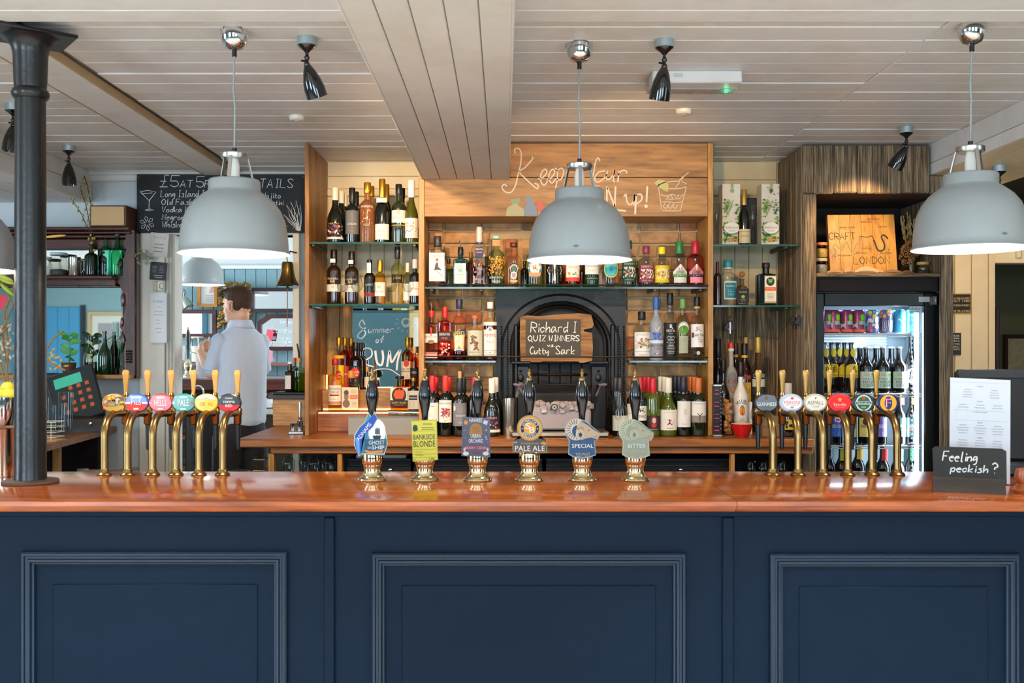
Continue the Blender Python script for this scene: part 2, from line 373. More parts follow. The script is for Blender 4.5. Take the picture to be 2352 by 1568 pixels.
# single-stroke hand-lettering: x 0-4, y 0-8, baseline 2, x-height 5, capitals 8; ~ smooth stroke
_G = {
'A': '02 28 42|14 34', 'B': '02 08|~08 37 35 05|~05 44 33 02', 'C': '~47 28 05 22 43', 'D': '02 08|~08 37 45 33 02', 'E': '48 08 02 42|05 35', 'F': '48 08 02|05 35',
'G': '~47 28 05 22 43 45|25 45', 'H': '02 08|42 48|05 45', 'I': '22 28|12 32|18 38', 'J': '~38 33 22 03', 'K': '02 08|47 05 42', 'L': '08 02 42', 'M': '02 08 24 48 42', 'N': '02 08 42 48',
'O': '~28 06 04 22 44 46 28', 'P': '02 08|~08 47 45 05', 'Q': '~28 06 04 22 44 46 28|33 51', 'R': '02 08|~08 47 45 05|15 42', 'S': '~47 28 07 25 43 22 03', 'T': '22 28|08 48', 'U': '~08 04 22 44 48',
'V': '08 22 48', 'W': '08 12 26 32 48', 'X': '02 48|08 42', 'Y': '08 25 48|25 22', 'Z': '08 48 02 42',
'a': '~35 15 03 12 34|~35 34 42', 'b': '08 02|~04 25 33 22 02', 'c': '~34 25 04 12 33', 'd': '~34 25 04 12 34|38 32', 'e': '~04 34 25 04 12 32', 'f': '~48 37 25 22|05 45', 'g': '~35 15 03 13 34|~35 31 10',
'h': '08 02|~03 25 34 32', 'i': '15 12|17 16', 'j': '~25 21 10|27 26', 'k': '08 02|35 03 32', 'l': '~18 12 22', 'm': '05 02|~04 15 24 22|~24 35 44 42', 'n': '05 02|~04 25 34 32', 'o': '~25 04 12 33 25',
'p': '05 00|~04 25 34 22 03', 'q': '~35 15 03 13 34|35 30', 'r': '05 02|~04 15 35', 's': '~35 15 24 33 22 02', 't': '~17 13 32|05 35', 'u': '~05 03 12 34|35 32', 'v': '05 22 45', 'w': '05 12 24 32 45', 'x': '02 35|05 32',
'y': '~05 03 13 34|~35 31 10', 'z': '05 35 02 32', '£': '~48 28 25 12 02|02 42|05 35', '5': '48 08 05|~05 35 43 22 03', '1': '17 28 22', '!': '28 24|22 22', '?': '~07 28 46 25 24|22 22', '.': '12 12', "'": '18 16',
'4': '32 38 04 44', '0': '~28 05 22 45 28', ' ': '',
}
def _cr(pts, k=5):
    out = []; n = len(pts)
    for i in range(n - 1):
        p0, p1, p2, p3 = pts[max(0, i - 1)], pts[i], pts[i + 1], pts[min(n - 1, i + 2)]
        for j in range(k):
            t = j / k; out.append(tuple(.5 * (2 * p1[a] + (p2[a] - p0[a]) * t + (2 * p0[a] - 5 * p1[a] + 4 * p2[a] - p3[a]) * t * t + (3 * p1[a] - p0[a] - 3 * p2[a] + p3[a]) * t ** 3) for a in (0, 1)))
    out.append(pts[-1]); return out
def strokes(s):
    out = []; x = 0
    for ch in s:
        g = _G.get(ch, ''); wmax = 0
        for st in g.split('|'):
            if not st: continue
            sm = st[0] == '~'; pts = [(int(a[0]), int(a[1])) for a in st.lstrip('~').split()]
            wmax = max(wmax, max(p[0] for p in pts))
            if pts[0] == pts[-1] and len(pts) == 2: pts[1] = (pts[1][0] + .35, pts[1][1] + .1)
            if sm: pts = _cr(pts)
            out.append([(x + a, b) for a, b in pts])
        x += (wmax + 1.3) if g else 2.5
    return out, max(.1, x - 1.3)
def chalk(d, s, u, v, w, h, wd, col='#e6e4de', slant=.12, rot=0, jit=.06, seed=5):
    """hand-lettered line on decal d: left edge u, baseline v, total width w, capital height h"""
    st, W = strokes(s); rnd = random.Random(seed + len(s)); ca, sa = math.cos(rot), math.sin(rot)
    for p in st:
        q = []
        for x, y in p:
            a = (x + rnd.uniform(-jit, jit)) / W * w; b = (y - 2 + rnd.uniform(-jit, jit)) / 6 * h; a += b * slant
            q.append((u + a * ca - b * sa, v + a * sa + b * ca))
        d.line(q, wd, col, rough=.9); d.L -= 1
    return d

# ================================================================== THE ROOM
CZ = 2.53                                    # ceiling height
WHITE = boarded('#ece9e5', '#dcd6cd'); CREAM = boarded('#e6d7b4', '#d9c8a0'); CREAMD = boarded('#d8c8a2', '#c9b68c')
WALLW = mat('#c3cacd', rough=.8, var=.05, bump=.15, bscale=30); GAPC = mat('#6e5a44', rough=.9)
NAVYG = mat('#0d2134', rough=.28, bump=.1, bscale=90); NAVY = mat('#0c1a2a', rough=.5, spec=.1, var=.10, bump=.12, bscale=90)
OAK = wood('#c48f48', '#9c6c2f', '#b37f3c', axis='Z', scale=1.3, rough=.42, stretch=9)
OAKX = wood('#c49050', '#a07238', '#b38244', axis='X', scale=1.3, rough=.45, stretch=9)
TEAK = wood('#b06c30', '#784318', '#965824', axis='X', scale=1.2, rough=.35, stretch=12)
BARTOP = wood('#c5621c', '#8a3c0c', '#ab5014', axis='X', scale=.8, rough=.16, coat=.7, bump=.03, stretch=10)
RUST = wood('#a8906e', '#6b5843', '#8a745a', axis='Z', scale=.9, rough=.85, bump=.8, stretch=30, cracks=1)
RUSTX = wood('#a88a62', '#6a543c', '#8a7050', axis='X', scale=1.6, rough=.85, bump=.8, stretch=16, cracks=1)
MAHOG = wood('#5c2a1d', '#2c120d', '#441d14', axis='X', scale=1.2, rough=.25, coat=.4, bump=.05)
MAHOGZ = wood('#5c2a1d', '#2c120d', '#441d14', axis='Z', scale=1.2, rough=.25, coat=.4, bump=.05)
TEAL = boarded('#7fa3ad', '#7499a4'); TEALD = mat('#2f6076', rough=.6)
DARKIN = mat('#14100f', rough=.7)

b = MB(); b.box(-8.2, 5.2, -2.6, 9.6, -.06, 0); floor = struct('floor', b, wood('#d8cdbc', '#bfb09a', axis='Y', scale=1, rough=.5))
# ceiling slab, with boards as parts
b = MB(); b.box(-8.2, 5.2, -2.6, 6.3, CZ + .012, CZ + .08); ceiling = struct('ceiling', b, mat('#8b8072', rough=.9))
ys = [3.2 + .142 * i for i in range(22)]
for i in range(len(ys) - 1):
    for x0, x1 in ((-4.6, -1.84), (-1.6, -.425), (.025, 1.47), (1.472, 2.6)):
        y0, y1 = ys[i] + .003, min(ys[i + 1] - .002, 6.1)
        if x0 == 1.472 and y0 > 5.7 or y1 <= y0 or (x0 > -.5 and y0 > 5.75): continue
        z = CZ + random.uniform(-.0025, .0015)
        MB().box(x0, x1, y0, y1, z, CZ + .014, c=.0035).build('board', WHITE, ceiling, smooth=False)
b = MB(); b.box(-8.2, 5.2, -2.6, 3.2, CZ - .005, CZ + .014); b.build('ceiling_panel', WHITE, ceiling, smooth=False)
# shallow boxed beam across the room near the bar
b = MB(); b.box(-8.2, 5.2, 2.45, 3.195, CZ - .024, CZ - .004); fb = struct('beam', b, WHITE, label='shallow boarded beam across the ceiling above the bar')
for i in range(6):
    MB().box(-3.2, 3.4, 2.53 + .112 * i, 2.53 + .112 * i + .108, CZ - .032, CZ - .022, c=.003).build('board', WHITE, fb, smooth=False)
# deep central beam
bz = 2.333
b = MB(); b.box(-.424, .023, 1.2, 5.2, bz + .010, CZ - .003); cb = struct('beam', b, mat('#b9b1a6', rough=.7), label='deep boarded beam running from the bar to the bottle shelves')
BEAMP = boarded('#dcd6ce', '#cfc6ba')
for i in range(5):
    x0 = -.424 + .0894 * i; MB().box(x0 + .0015, x0 + .088, 1.2, 5.195, bz, bz + .012, c=.003).build('board', BEAMP, cb, smooth=False)
MB().box(.020, .028, 1.2, 5.195, bz, CZ - .005, c=.002).build('side_board', BEAMP, cb, smooth=False)
MB().box(-.430, -.422, 1.2, 5.195, bz, CZ - .005, c=.002).build('side_board', BEAMP, cb, smooth=False)
# flat batten beam over the walkway
b = MB(); b.box(-1.815, -1.633, 1.5, 6.1, CZ - .03, CZ + .01, c=.004); fl = struct('beam', b, WHITE, label='flat painted beam over the staff walkway')
EDGEM = mat('#b89c78', rough=.8, var=.2, bscale=40)
for x in (-1.822, -1.633): MB().box(x, x + .008, 1.5, 6.1, CZ - .03, CZ + .004).build('edge_strip', EDGEM, fl, smooth=False)
# boxed beam above the mirrored sideboard
b = MB(); b.box(-4.5, -2.53, 3.2, 6.1, 2.352, CZ + .005); lb = struct('beam', b, WHITE, label='boxed beam above the mahogany mirror')
for i in range(6): MB().box(-2.53 - .15 * (i + 1) + .002, -2.53 - .15 * i, 3.2, 6.095, 2.343, 2.353, c=.003).build('board', WHITE, lb, smooth=False)
for i in range(2): MB().box(-2.533, -2.522, 3.2, 6.095, 2.345 + .094 * i, 2.345 + .094 * i + .091, c=.003).build('board', BEAMP, lb, smooth=False)
# beam beside the fridge housing
b = MB(); b.box(2.262, 2.78, .8, 6.3, 2.376, CZ + .01); rb = struct('beam', b, WHITE, label='boxed beam beside the rustic fridge surround')
z0 = 2.366
for h in (.062, .103): MB().box(2.250, 2.264, .8, 5.30, z0 + .001, z0 + h - .0015, c=.003).build('board', WHITE, rb, smooth=False); z0 += h
for i in range(4): MB().box(2.262 + .13 * i, 2.262 + .13 * i + .127, .8, 6.3, 2.366, 2.378, c=.003).build('board', CREAM, rb, smooth=False)

# outer walls (behind and beside the camera), rear wall with window openings
REAR = mat('#8fb0b6', rough=.7); REARD = mat('#3c5f6a', rough=.7)
b = MB(); xs = [-8.2, -4.3, -2.9, -.95, .45, 1.6, 3.0, 5.2]
for i in range(len(xs) - 1):
    b.use(REAR if i == 0 else REARD)
    if i % 2 == 0: b.box(xs[i], xs[i + 1], -2.6, -2.45, 0, CZ)
    else: b.box(xs[i], xs[i + 1], -2.6, -2.45, 0, .65); b.box(xs[i], xs[i + 1], -2.6, -2.45, 2.42, CZ)
struct('wall_rear', b, REAR)
b = MB(); b.box(-8.35, -8.2, -2.6, 9.6, 0, 2.8); struct('wall_left', b, REAR)
b = MB(); b.box(5.2, 5.35, -2.6, 9.6, 0, 2.8); struct('wall_right', b, mat('#6f6a52', rough=.8))
YW = 6.1
# wall behind the mirror with the doorway
b = MB(); b.box(-8.2, -2.2, YW, YW + .12, 0, CZ); b.box(-2.2, -1.267, YW, YW + .12, 2.143, CZ); b.box(-1.267, -1.045, YW - .02, YW + .12, 0, CZ); b.box(-1.045, 2.9, 6.42, 6.5, 0, CZ)
wb = struct('wall_back', b, WALLW)
b = MB(); b.box(-8.2, -1.05, YW - .03, YW + .001, 2.47, CZ, c=.01); b.box(-8.2, -1.05, YW - .05, YW, 2.505, CZ, c=.008); b.build('cornice', mat('#d8d6cf', rough=.6), wb)
JAMB = mat('#d5d0c2', rough=.55, var=.05, bump=.1, bscale=50)
dj = sroot('door_1', (-1.64, YW, 0), 'white painted doorway into the next bar')
b = MB(); b.box(-2.215, -2.06, YW - .06, YW + .14, 0, 2.15, c=.004); b.build('jamb', JAMB, dj, world=True)
b = MB()
for k, (x, dd) in enumerate(((-2.06, .05), (-2.045, .038), (-2.03, .022))): b.box(x, x + .017, YW - .04 + k * .012, YW + .13, 0, 2.15, c=.002)
b.build('jamb_moulding', JAMB, dj, world=True)
b = MB(); b.box(-1.285, -1.245, YW - .05, YW + .14, 0, 2.15, c=.004); b.build('jamb', JAMB, dj, world=True)
b = MB(); b.box(-2.215, -1.245, YW - .045, YW + .14, 2.143, 2.19, c=.004); b.build('lintel', JAMB, dj, world=True)
# ------------------------------------------------ room beyond the doorway
b = MB(); b.box(-8.2, .8, 9.06, 9.2, 0, 2.85); wf = struct('wall_far', b, mat('#cfd6d6', rough=.8))
x = -3.4
while x < -1.7:
    MB().box(x + .002, x + .093, 9.035, 9.062, 1.2, 2.17, c=.005).build('board', TEAL, wf, smooth=False); x += .0955
b = MB(); b.box(-3.4, -1.6, 9.02, 9.062, 2.17, 2.205, c=.006); b.build('picture_rail', mat('#dfe4e4', rough=.5), wf)
b = MB(); b.box(-3.4, -1.6, 9.03, 9.062, .3, 1.2); b.build('dado_panel', mat('#79a9b6', rough=.6), wf)
b = MB(); b.box(-8.2, .8, 6.3, 9.2, 2.82, 2.9); struct('ceiling', b, mat('#d9dcdb', rough=.8))
b = MB(); b.box(.55, .65, 6.4, 9.06, 0, 2.82); struct('wall_side', b, mat('#9db4ba', rough=.8))
# ------------------------------------------------ far end, past the fridge
wr = sroot('wall_end', (2.97, 6.3, 0)); b = MB(); b.box(2.3, 3.1, 6.3, 6.4, 0, 2.53); b.build('panel_backing', CREAM, wr, world=True)
for x0, x1 in ((2.70, 2.842), (2.845, 2.948), (2.951, 3.055), (3.058, 3.10)): MB().box(x0 + .001, x1 - .001, 6.282, 6.302, 0, 2.4, c=.003).build('board', CREAM, wr, smooth=False, world=True)
b = MB(); b.box(3.10, 5.2, 6.3, 6.42, 1.99, 2.2, c=.006); b.box(3.23, 3.26, 6.27, 6.31, 2.02, 2.2, c=.004); struct('trim_1', b, CREAM)
b = MB(); b.box(2.3, 5.2, 7.9, 8.0, 0, 2.6); b.box(2.3, 2.42, 6.4, 7.9, 0, 2.6); struct('wall_dark', b, mat('#57583f', rough=.85, var=.15, bscale=20))

b = MB(); b.box(2.3, 5.2, 6.3, 8.0, 2.53, 2.6); struct('ceiling', b, mat('#4a443c', rough=.8))
# ================================================================== BACK BAR JOINERY
# counter
ZC = .995
bc = thing('back_counter', 'long orange-brown wooden counter under the bottle shelves', 'counter', (.1, 5.5, 0))
b = MB(); b.box(-1.345, 1.56, 5.0, 6.08, ZC - .042, ZC, c=.006); b.build('worktop', TEAK, bc, world=True)
b = MB(); b.box(-1.18, 1.56, 5.03, 5.06, ZC - .076, ZC - .043, c=.003); b.build('apron', TEAK, bc, world=True)
for x0, x1 in ((-1.195, -1.165), (-.845, -.822), (1.148, 1.168)):
    MB().box(x0, x1, 5.04, 5.09, 0, ZC - .077, c=.003).build('post', OAK, bc, world=True)
b = MB(); b.box(-1.17, 1.56, 5.75, 5.8, 0, ZC - .045); b.build('carcass', DARKIN, bc, world=True)
for a, c in ((-1.16, -.825), (1.17, 1.55)): MB().box(a, c, 5.12, 5.6, .70, .715).build('shelf_board', DARKIN, bc, world=True)

# left bay side panel, central frame
jb = thing('shelf_surround', 'tall orange oak surround framing the glass bottle shelves', 'shelving', (0, 5.2, ZC))
b = MB(); b.box(-1.042, -1.019, 5.2, 5.74, ZC, CZ - .008, c=.002); b.build('side_panel', wood('#c0843e', '#744a1c', '#9a662e', axis='Z', scale=1.1, rough=.45, stretch=7), jb, world=True)
for x0, x1 in ((-.447, -.417), (1.064, 1.093)):
    MB().box(x0, x1, 5.2, 5.49, ZC, CZ - .008 if x0 > 0 else 2.335, c=.002).build('post', OAK, jb, world=True)
OAKH = wood('#b5824a', '#8f6332', '#a3733e', axis='X', scale=1.0, rough=.5, stretch=8)
hz1, hz2 = PZ(407, 5.2), PZ(497, 5.2)
MB().box(-.417, 1.064, 5.203, 5.225, hz2, hz1 - .001, c=.002).build('header_board', OAKH, jb, world=True)
MB().box(.03, 1.064, 5.203, 5.225, hz1 + .001, CZ - .008, c=.002).build('header_board', OAKH, jb, world=True)
MB().box(-.417, 1.064, 5.225, 5.49, hz2, hz2 + .02).build('soffit', OAKX, jb, world=True)
MB().box(-.445, -.42, 5.205, 5.7, 2.335, CZ - .008).build('upright', OAK, jb, world=True)

# left bay back: cream boards, orange side, mirror, lit steps
wbay = sroot('wall_bay', (-.73, 5.76, 0), 'cream boarded back wall of the wine bay')
b = MB(); b.box(-1.045, -.42, 5.75, 5.85, ZC, CZ); b.build('backing', CREAMD, wbay, world=True)
for z0, z1 in ((2.37, 2.44), (2.442, 2.525)): MB().box(-1.018, -.447, 5.735, 5.752, z0, z1, c=.003).build('board', CREAM, wbay, smooth=False, world=True)
MB().box(-1.018, -.447, 5.722, 5.752, 2.325, 2.368, c=.004).build('rail', CREAM, wbay, smooth=False, world=True)
for i in range(7): MB().box(-1.018 + .0818 * i + .001, -1.018 + .0818 * (i + 1) - .001, 5.738, 5.752, 1.7, 2.325, c=.004).build('board', CREAM, wbay, smooth=False, world=True)
for i in range(2): MB().box(-1.018 + .07 * i + .001, -1.018 + .07 * (i + 1) - .001, 5.735, 5.752, 1.1, 1.7, c=.003).build('board', OAK, wbay, smooth=False, world=True)
st = thing('bottle_step', 'two-tier lit wooden step holding the rum bottles', 'shelf', (-.73, 5.6, ZC))
b = MB(); b.box(-1.017, -.449, 5.42, 5.73, ZC, 1.106, c=.003); b.build('lower_step', TEAK, st, world=True)
b = MB(); b.box(-1.017, -.449, 5.56, 5.73, 1.106, 1.219, c=.003); b.build('upper_step', OAKX, st, world=True)
LEDW = mat('#ffdba8', emit=4, ecol='#ffc98a')
for (y, z) in ((5.556, 1.112), (5.722, 1.226), (5.418, 1.100)):
    MB().box(-1.01, -.455, y - .003, y + .003, z - .003, z + .003).build('light_strip', LEDW, st, world=True, smooth=False)
MB().box(-1.012, -1.006, 5.66, 5.67, 1.11, 1.30).build('light_strip', mat('#ffdba8', emit=6, ecol='#ffb860'), st, world=True, smooth=False)

# central bay: brick wall, individual bricks
bw = sroot('wall_brick', (.32, 5.55, ZC), 'rough yellow stock brick wall around the iron fireplace')
b = MB(); b.box(-.45, 1.10, 5.515, 5.7, ZC, CZ); b.build('mortar', mat('#b09a78', rough=.95, bump=.5, bscale=80, var=.15), bw, world=True)
BR = brickmat('#b98a5c', '#7e5c41', '#c79a6c'); BRR = brickmat('#a9623f', '#8a4f37', '#b87850'); rnd = random.Random(4)
FX0, FX1, FZ = PX(1138, 5.47), PX(1437, 5.47), PZ(668, 5.47)
def brick(x0, x1, z0, z1, m):
    b = MB(); j = lambda: rnd.uniform(-.004, .004); y = 5.497 + rnd.uniform(-.006, .006)
    vs = [(x0 + j(), y + j(), z0 + j()), (x1 + j(), y + j(), z0 + j()), (x1 + j(), y + j(), z1 + j()), (x0 + j(), y + j(), z1 + j())]
    xm, zm = (x0 + x1) / 2 + j() * 4, (z0 + z1) / 2; fr = [(x0, 5.53, z0), (x1, 5.53, z0), (x1, 5.53, z1), (x0, 5.53, z1)]
    ins = [(v[0] + (.006 if v[0] < xm else -.006), v[1] - .005, v[2] + (.006 if v[2] < zm else -.006)) for v in vs]
    b.add(ins + vs + fr, [(0, 1, 2, 3)] + [(4 + i, 4 + (i + 1) % 4, (i + 1) % 4, i) for i in range(4)] + [(8 + i, 8 + (i + 1) % 4, 4 + (i + 1) % 4, 4 + i) for i in range(4)])
    o = b.build('brick', m, bw, smooth=False, world=True); return o
row = 0; z = ZC + .005
while z < 2.14:
    off = -.42 - (.11 if row % 2 else 0) - .02; x = off
    while x < 1.07:
        w = .205 if rnd.random() > .25 else .1
        a, c = max(x, -.416), min(x + w, 1.062)
        segs = [(a, c)]
        if z < FZ + .0:
            segs = [(a, min(c, FX0 - .01)), (max(a, FX1 + .01), c)]
        elif z < 2.03:
            segs = [(a, min(c, FX0 - .03)), (max(a, FX1 - .12), c)]
        for a, c in segs:
            if c - a > .025: brick(a, c, z, z + .062, BR if rnd.random() > .12 else BRR)
        x += w + .011
    z += .0735; row += 1
n = 8; 
for i in range(n):                                             # soldier course over the fireplace
    x0 = FX0 - .02 + (FX1 - .13 - FX0) / n * i; brick(x0, x0 + (FX1 - .13 - FX0) / n - .01, FZ + .012, 2.055, BRR if i % 2 else BR)

# cast iron fireplace register
IRON = mat('#131213', rough=.38, metal=.3, var=.2, bump=.15, bscale=120); IRONL = mat('#1f1d1d', rough=.33, metal=.5)
fp = thing('fireplace', 'black cast iron arched fireplace insert in the brick wall', 'fireplace', (.31, 5.47, ZC))
yF = 5.475
def arch(cx, cz, rx, rz, n=28, base=None):
    pts = [(cx + rx * math.cos(math.pi * i / n), cz + rz * math.sin(math.pi * i / n)) for i in range(n + 1)]
    if base is not None: pts = [(cx + rx, base)] + pts + [(cx - rx, base)]
    return pts
axc, azc = PX(1288, yF), PZ(795, yF); ao = (M2(110, yF), M2(97, yF)); ai = (M2(95, yF), M2(84, yF)); base = PZ(832, yF)
outer = arch(axc, azc, *ao, base=base)
b = MB()                                                       # front plate with arched hole, as a strip between outline and arch
full = []
for (x, z_) in outer:
    dx, dz = x - axc, z_ - azc; 
    full.append((FX0 if dx < -ao[0] * .72 else (FX1 if dx > ao[0] * .72 else axc + dx / (ao[0] * .72) * (FX1 - FX0) / 2 * .999), FZ if abs(dx) <= ao[0] * .72 or dz > ao[1] * .45 and False else min(FZ, z_ + (FZ - z_) * max(0, dz) / ao[1] * 1.3)))
vs = []; fs = []; k = len(outer)
for (a, c) in zip(outer, full): vs += [(a[0], yF - .012, a[1]), (c[0], yF - .012, c[1]), (a[0], yF + .04, a[1])]
for i in range(k - 1): fs += [(3 * i, 3 * i + 3, 3 * i + 4, 3 * i + 1), (3 * i + 2, 3 * i + 5, 3 * i + 3, 3 * i)]
b.add(vs, fs); b.box(FX0, FX1, yF + .035, yF + .04, FZ - .02, FZ); b.build('front_plate', IRON, fp, world=True, smooth=False)
for a, c in ((FX0, FX0 + M2(38, yF)), (FX1 - M2(38, yF), FX1)): MB().box(a, c, yF - .012, yF + .03, ZC, base).build('side_plate', IRON, fp, world=True)
for rr, d_, name_ in ((1.02, .012, 'arch_moulding'), (.93, .009, 'arch_moulding'), (1.22, .006, 'arch_moulding')):
    pts = [(x, yF - .014, z_) for x, z_ in arch(axc, azc, ao[0] * rr, ao[1] * rr, base=(ZC + .01 if rr > 1.1 else base))]
    b = MB(); b.tube(pts, d_, 8); b.build(name_, IRONL, fp, world=True)
b = MB(); b.box(axc - ao[0], axc + ao[0], 5.50, 5.51, ZC, FZ - .01); b.build('fireback', mat('#070607', rough=.6), fp, world=True)
# beaded strips down the jambs
for px in (1152, 1166, 1419, 1432):
    b = MB(); x = PX(px, yF); zz = ZC + .02
    while zz < PZ(745, yF): b.ball((x, yF - .016, zz), .0055, n=6, m=4); zz += .0135
    o = b.build('beading', IRONL, fp, world=True); o['kind'] = 'stuff'
for px in (1185, 1406):
    b = MB(); b.box(PX(px - 5, yF), PX(px + 5, yF), yF - .03, yF, ZC, PZ(745, yF), c=.006); b.build('pilaster', IRON, fp, world=True)
# grate bars: hob plates and two bellied bars
for x0, x1 in ((1173, 1219), (1352, 1397)):
    b = MB(); b.box(PX(x0, 5.44), PX(x1, 5.44), 5.40, 5.5, PZ(836, 5.42), PZ(829, 5.42), c=.004)
    b.box(PX(x0 + 6, 5.45), PX(x1 - 4, 5.45), 5.45, 5.5, ZC, PZ(840, 5.45), c=.004)
    cx_ = (x0 + x1) / 2; b.ball((PX(cx_, 5.45), 5.448, PZ(868, 5.45)), .017, sz=1.3, sy=.4); b.ball((PX(cx_, 5.45), 5.446, PZ(852, 5.45)), .008); b.ball((PX(cx_, 5.45), 5.446, PZ(886, 5.45)), .012, sz=.6)
    b.build('hob', IRONL, fp, world=True)
for py, sag in ((832, 0), (860, 0), (883, 0)):
    pts = [(PX(1224 + 124 * i / 12, 5.45), 5.45 - .05 * math.sin(math.pi * i / 12), PZ(py, 5.45)) for i in range(13)]
    b = MB(); b.tube(pts, .007, 8); b.build('grate_bar', IRONL, fp, world=True)
for i in range(5):
    px = 1236 + 25 * i; b = MB(); b.tube([(PX(px, 5.47), 5.47, PZ(832, 5.45)), (PX(px, 5.44), 5.42, PZ(850, 5.45)), (PX(px, 5.47), 5.46, PZ(890, 5.45))], .004, 6); b.build('grate_bar', IRON, fp, world=True)
# board hung in the arch: rough timber with slate and chalk
kb = thing('chalkboard', 'small slate on a rough timber slab reading quiz winners, standing in the fireplace arch', 'chalkboard', (PX(1280, 5.43), 5.42, PZ(832, 5.42)))
ol = [(1196, 832), (1194, 780), (1195, 728), (1210, 724), (1240, 726), (1280, 722), (1330, 719), (1358, 722), (1364, 745), (1360, 753), (1342, 756), (1341, 761), (1360, 764), (1362, 800), (1360, 828), (1340, 833), (1270, 831)]
b = MB(); b.prism([(PX(x, 5.42), PZ(y, 5.42)) for x, y in ol], 5.42, 5.45); b.build('timber_slab', wood('#a87c4e', '#6d4a2a', '#8f6740', axis='X', scale=2, rough=.8, bump=.6), kb, world=True, smooth=False)
b = MB(); b.box(PX(1208, 5.415), PX(1333, 5.415), 5.413, 5.419, PZ(817, 5.415), PZ(733, 5.415)); sl_ = b.build('slate', mat('#47433f', rough=.75, var=.1, bscale=30), kb, world=True, smooth=False)
d = Decal(pxplane(5.4125)); Y_ = 5.412
for s_, px, py, w, h in (('Richard I', 1219, 763, 104, 24), ('QUIZ WINNERS', 1213, 783, 117, 13), ('vs.', 1257, 796, 17, 8), ('Cutty', 1217, 813, 42, 17), ('Sark', 1276, 813, 43, 19)):
    chalk(d, s_, PX(px, Y_), PZ(py, Y_), M2(w, Y_), M2(h, Y_), M2(1.9, Y_), slant=.06, jit=.05)
d.build('chalk_lettering', sl_, world=True)

# right bay and rustic housing
wq = sroot('wall_bay', (1.33, 5.76, 0), 'cream boarded back wall of the narrow bay by the rustic post')
b = MB(); b.box(1.06, 1.7, 5.75, 5.85, ZC, CZ); b.build('backing', CREAMD, wq, world=True)
for z0, z1 in ((2.33, 2.42), (2.422, 2.525)): MB().box(1.09, 1.57, 5.735, 5.752, z0, z1, c=.003).build('board', CREAMD, wq, smooth=False, world=True)
for i in range(6): MB().box(1.09 + .08 * i + .001, 1.09 + .08 * (i + 1) - .001, 5.738, 5.752, 1.68, 2.325, c=.004).build('board', CREAMD, wq, smooth=False, world=True)
for i in range(4): MB().box(1.09 + .12 * i + .001, 1.09 + .12 * (i + 1) - .001, 5.735, 5.752, ZC, 1.68, c=.005).build('board', RUST, wq, smooth=False, world=True)
rs = thing('rustic_surround', 'weathered barn-timber surround around the drinks fridge', 'timber surround', (1.95, 5.3, 0))
z_l = PZ(445, 5.25)
for y0, y1 in ((5.27, 5.36), (5.363, 5.46), (5.463, 5.57), (5.573, 5.73)): MB().box(1.575 + random.uniform(-.003, .003), 1.60, y0, y1, ZC, CZ - .01, c=.006).build('plank', RUST, rs, world=True, smooth=False)
MB().box(1.578, 1.645, 5.24, 5.28, 0, z_l, c=.008).build('post', RUST, rs, world=True, smooth=False)
for i, (a, c) in enumerate(((1845, 1868), (1869, 1913), (1914, 1968), (1969, 2070), (2071, 2098), (2099, 2135), (2136, 2186))):
    zz = CZ - .01 if i < 6 else 2.36
    MB().box(PX(a, 5.24), PX(c, 5.24), 5.235 + random.uniform(-.004, .004), 5.265, z_l + random.uniform(-.004, .004), zz, c=.006).build('plank', RUST, rs, world=True, smooth=False)
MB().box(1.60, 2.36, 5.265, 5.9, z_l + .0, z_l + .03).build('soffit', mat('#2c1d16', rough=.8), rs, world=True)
MB().box(2.303, 2.368, 5.24, 5.28, 0, z_l, c=.008).build('post', RUST, rs, world=True, smooth=False)
for y0, y1 in ((5.285, 5.45), (5.453, 5.62), (5.623, 5.8)): MB().box(2.31, 2.335, y0, y1, 1.83, z_l, c=.006).build('plank', RUST, rs, world=True, smooth=False)
zs_ = PZ(627, 5.26)
MB().box(1.645, 2.303, 5.245, 5.75, zs_ - .02, zs_, c=.006).build('niche_shelf', RUSTX, rs, world=True, smooth=False)
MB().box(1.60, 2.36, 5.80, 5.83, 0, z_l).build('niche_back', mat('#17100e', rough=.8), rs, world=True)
MB().box(1.60, 2.31, 5.30, 5.32, zs_ - .09, zs_ - .02).build('rail', mat('#1b1311', rough=.8), rs, world=True)  # dark strip whose colour stands in for the shaded gap above the fridge
MB().box(2.335, 2.36, 5.28, 5.8, 0, CZ - .2).build('side_panel', RUST, rs, world=True)

# ================================================================== FRONT BAR
bar = thing('bar_counter', 'long bar with varnished orange-brown top and navy panelled front', 'bar', (0, 3.3, 0))
prof = [(2.965, .97), (2.95, .974), (2.942, .985), (2.945, .996), (2.957, 1.0), (3.64, 1.0), (3.64, .965), (2.965, .965)]
for x0, x1 in ((-3.0, .688), (.6895, 2.9)): MB().prism(prof, x0, x1, axis='X').build('countertop', BARTOP, bar, world=True)
XL, XR = -3.0, 2.9
b = MB(); b.box(XL, PX(745, 3.0), 3.0, 3.03, .05, .966); b.box(PX(768, 3.0), PX(1660, 3.0), 3.0, 3.03, .05, .966); b.box(PX(1685, 3.0), XR, 3.0, 3.03, .05, .966); b.build('front_panel', NAVY, bar, world=True, smooth=False)
for a, c in ((745, 768), (1660, 1685)): MB().box(PX(a, 2.99), PX(c, 2.99), 2.988, 3.03, .05, PZ(1188, 2.99), c=.003).build('joint_strip', NAVY, bar, world=True)
MB().box(XL, XR, 2.985, 3.0, .945, .966, c=.004).build('top_rail', NAVY, bar, world=True)
MB().box(XL, XR, 2.96, 3.03, 0, .12, c=.01).build('plinth', NAVY, bar, world=True)
b = MB(); b.box(XL, XR, 3.6, 3.63, 0, .964); b.build('back_panel', mat('#241611', rough=.7), bar, world=True)
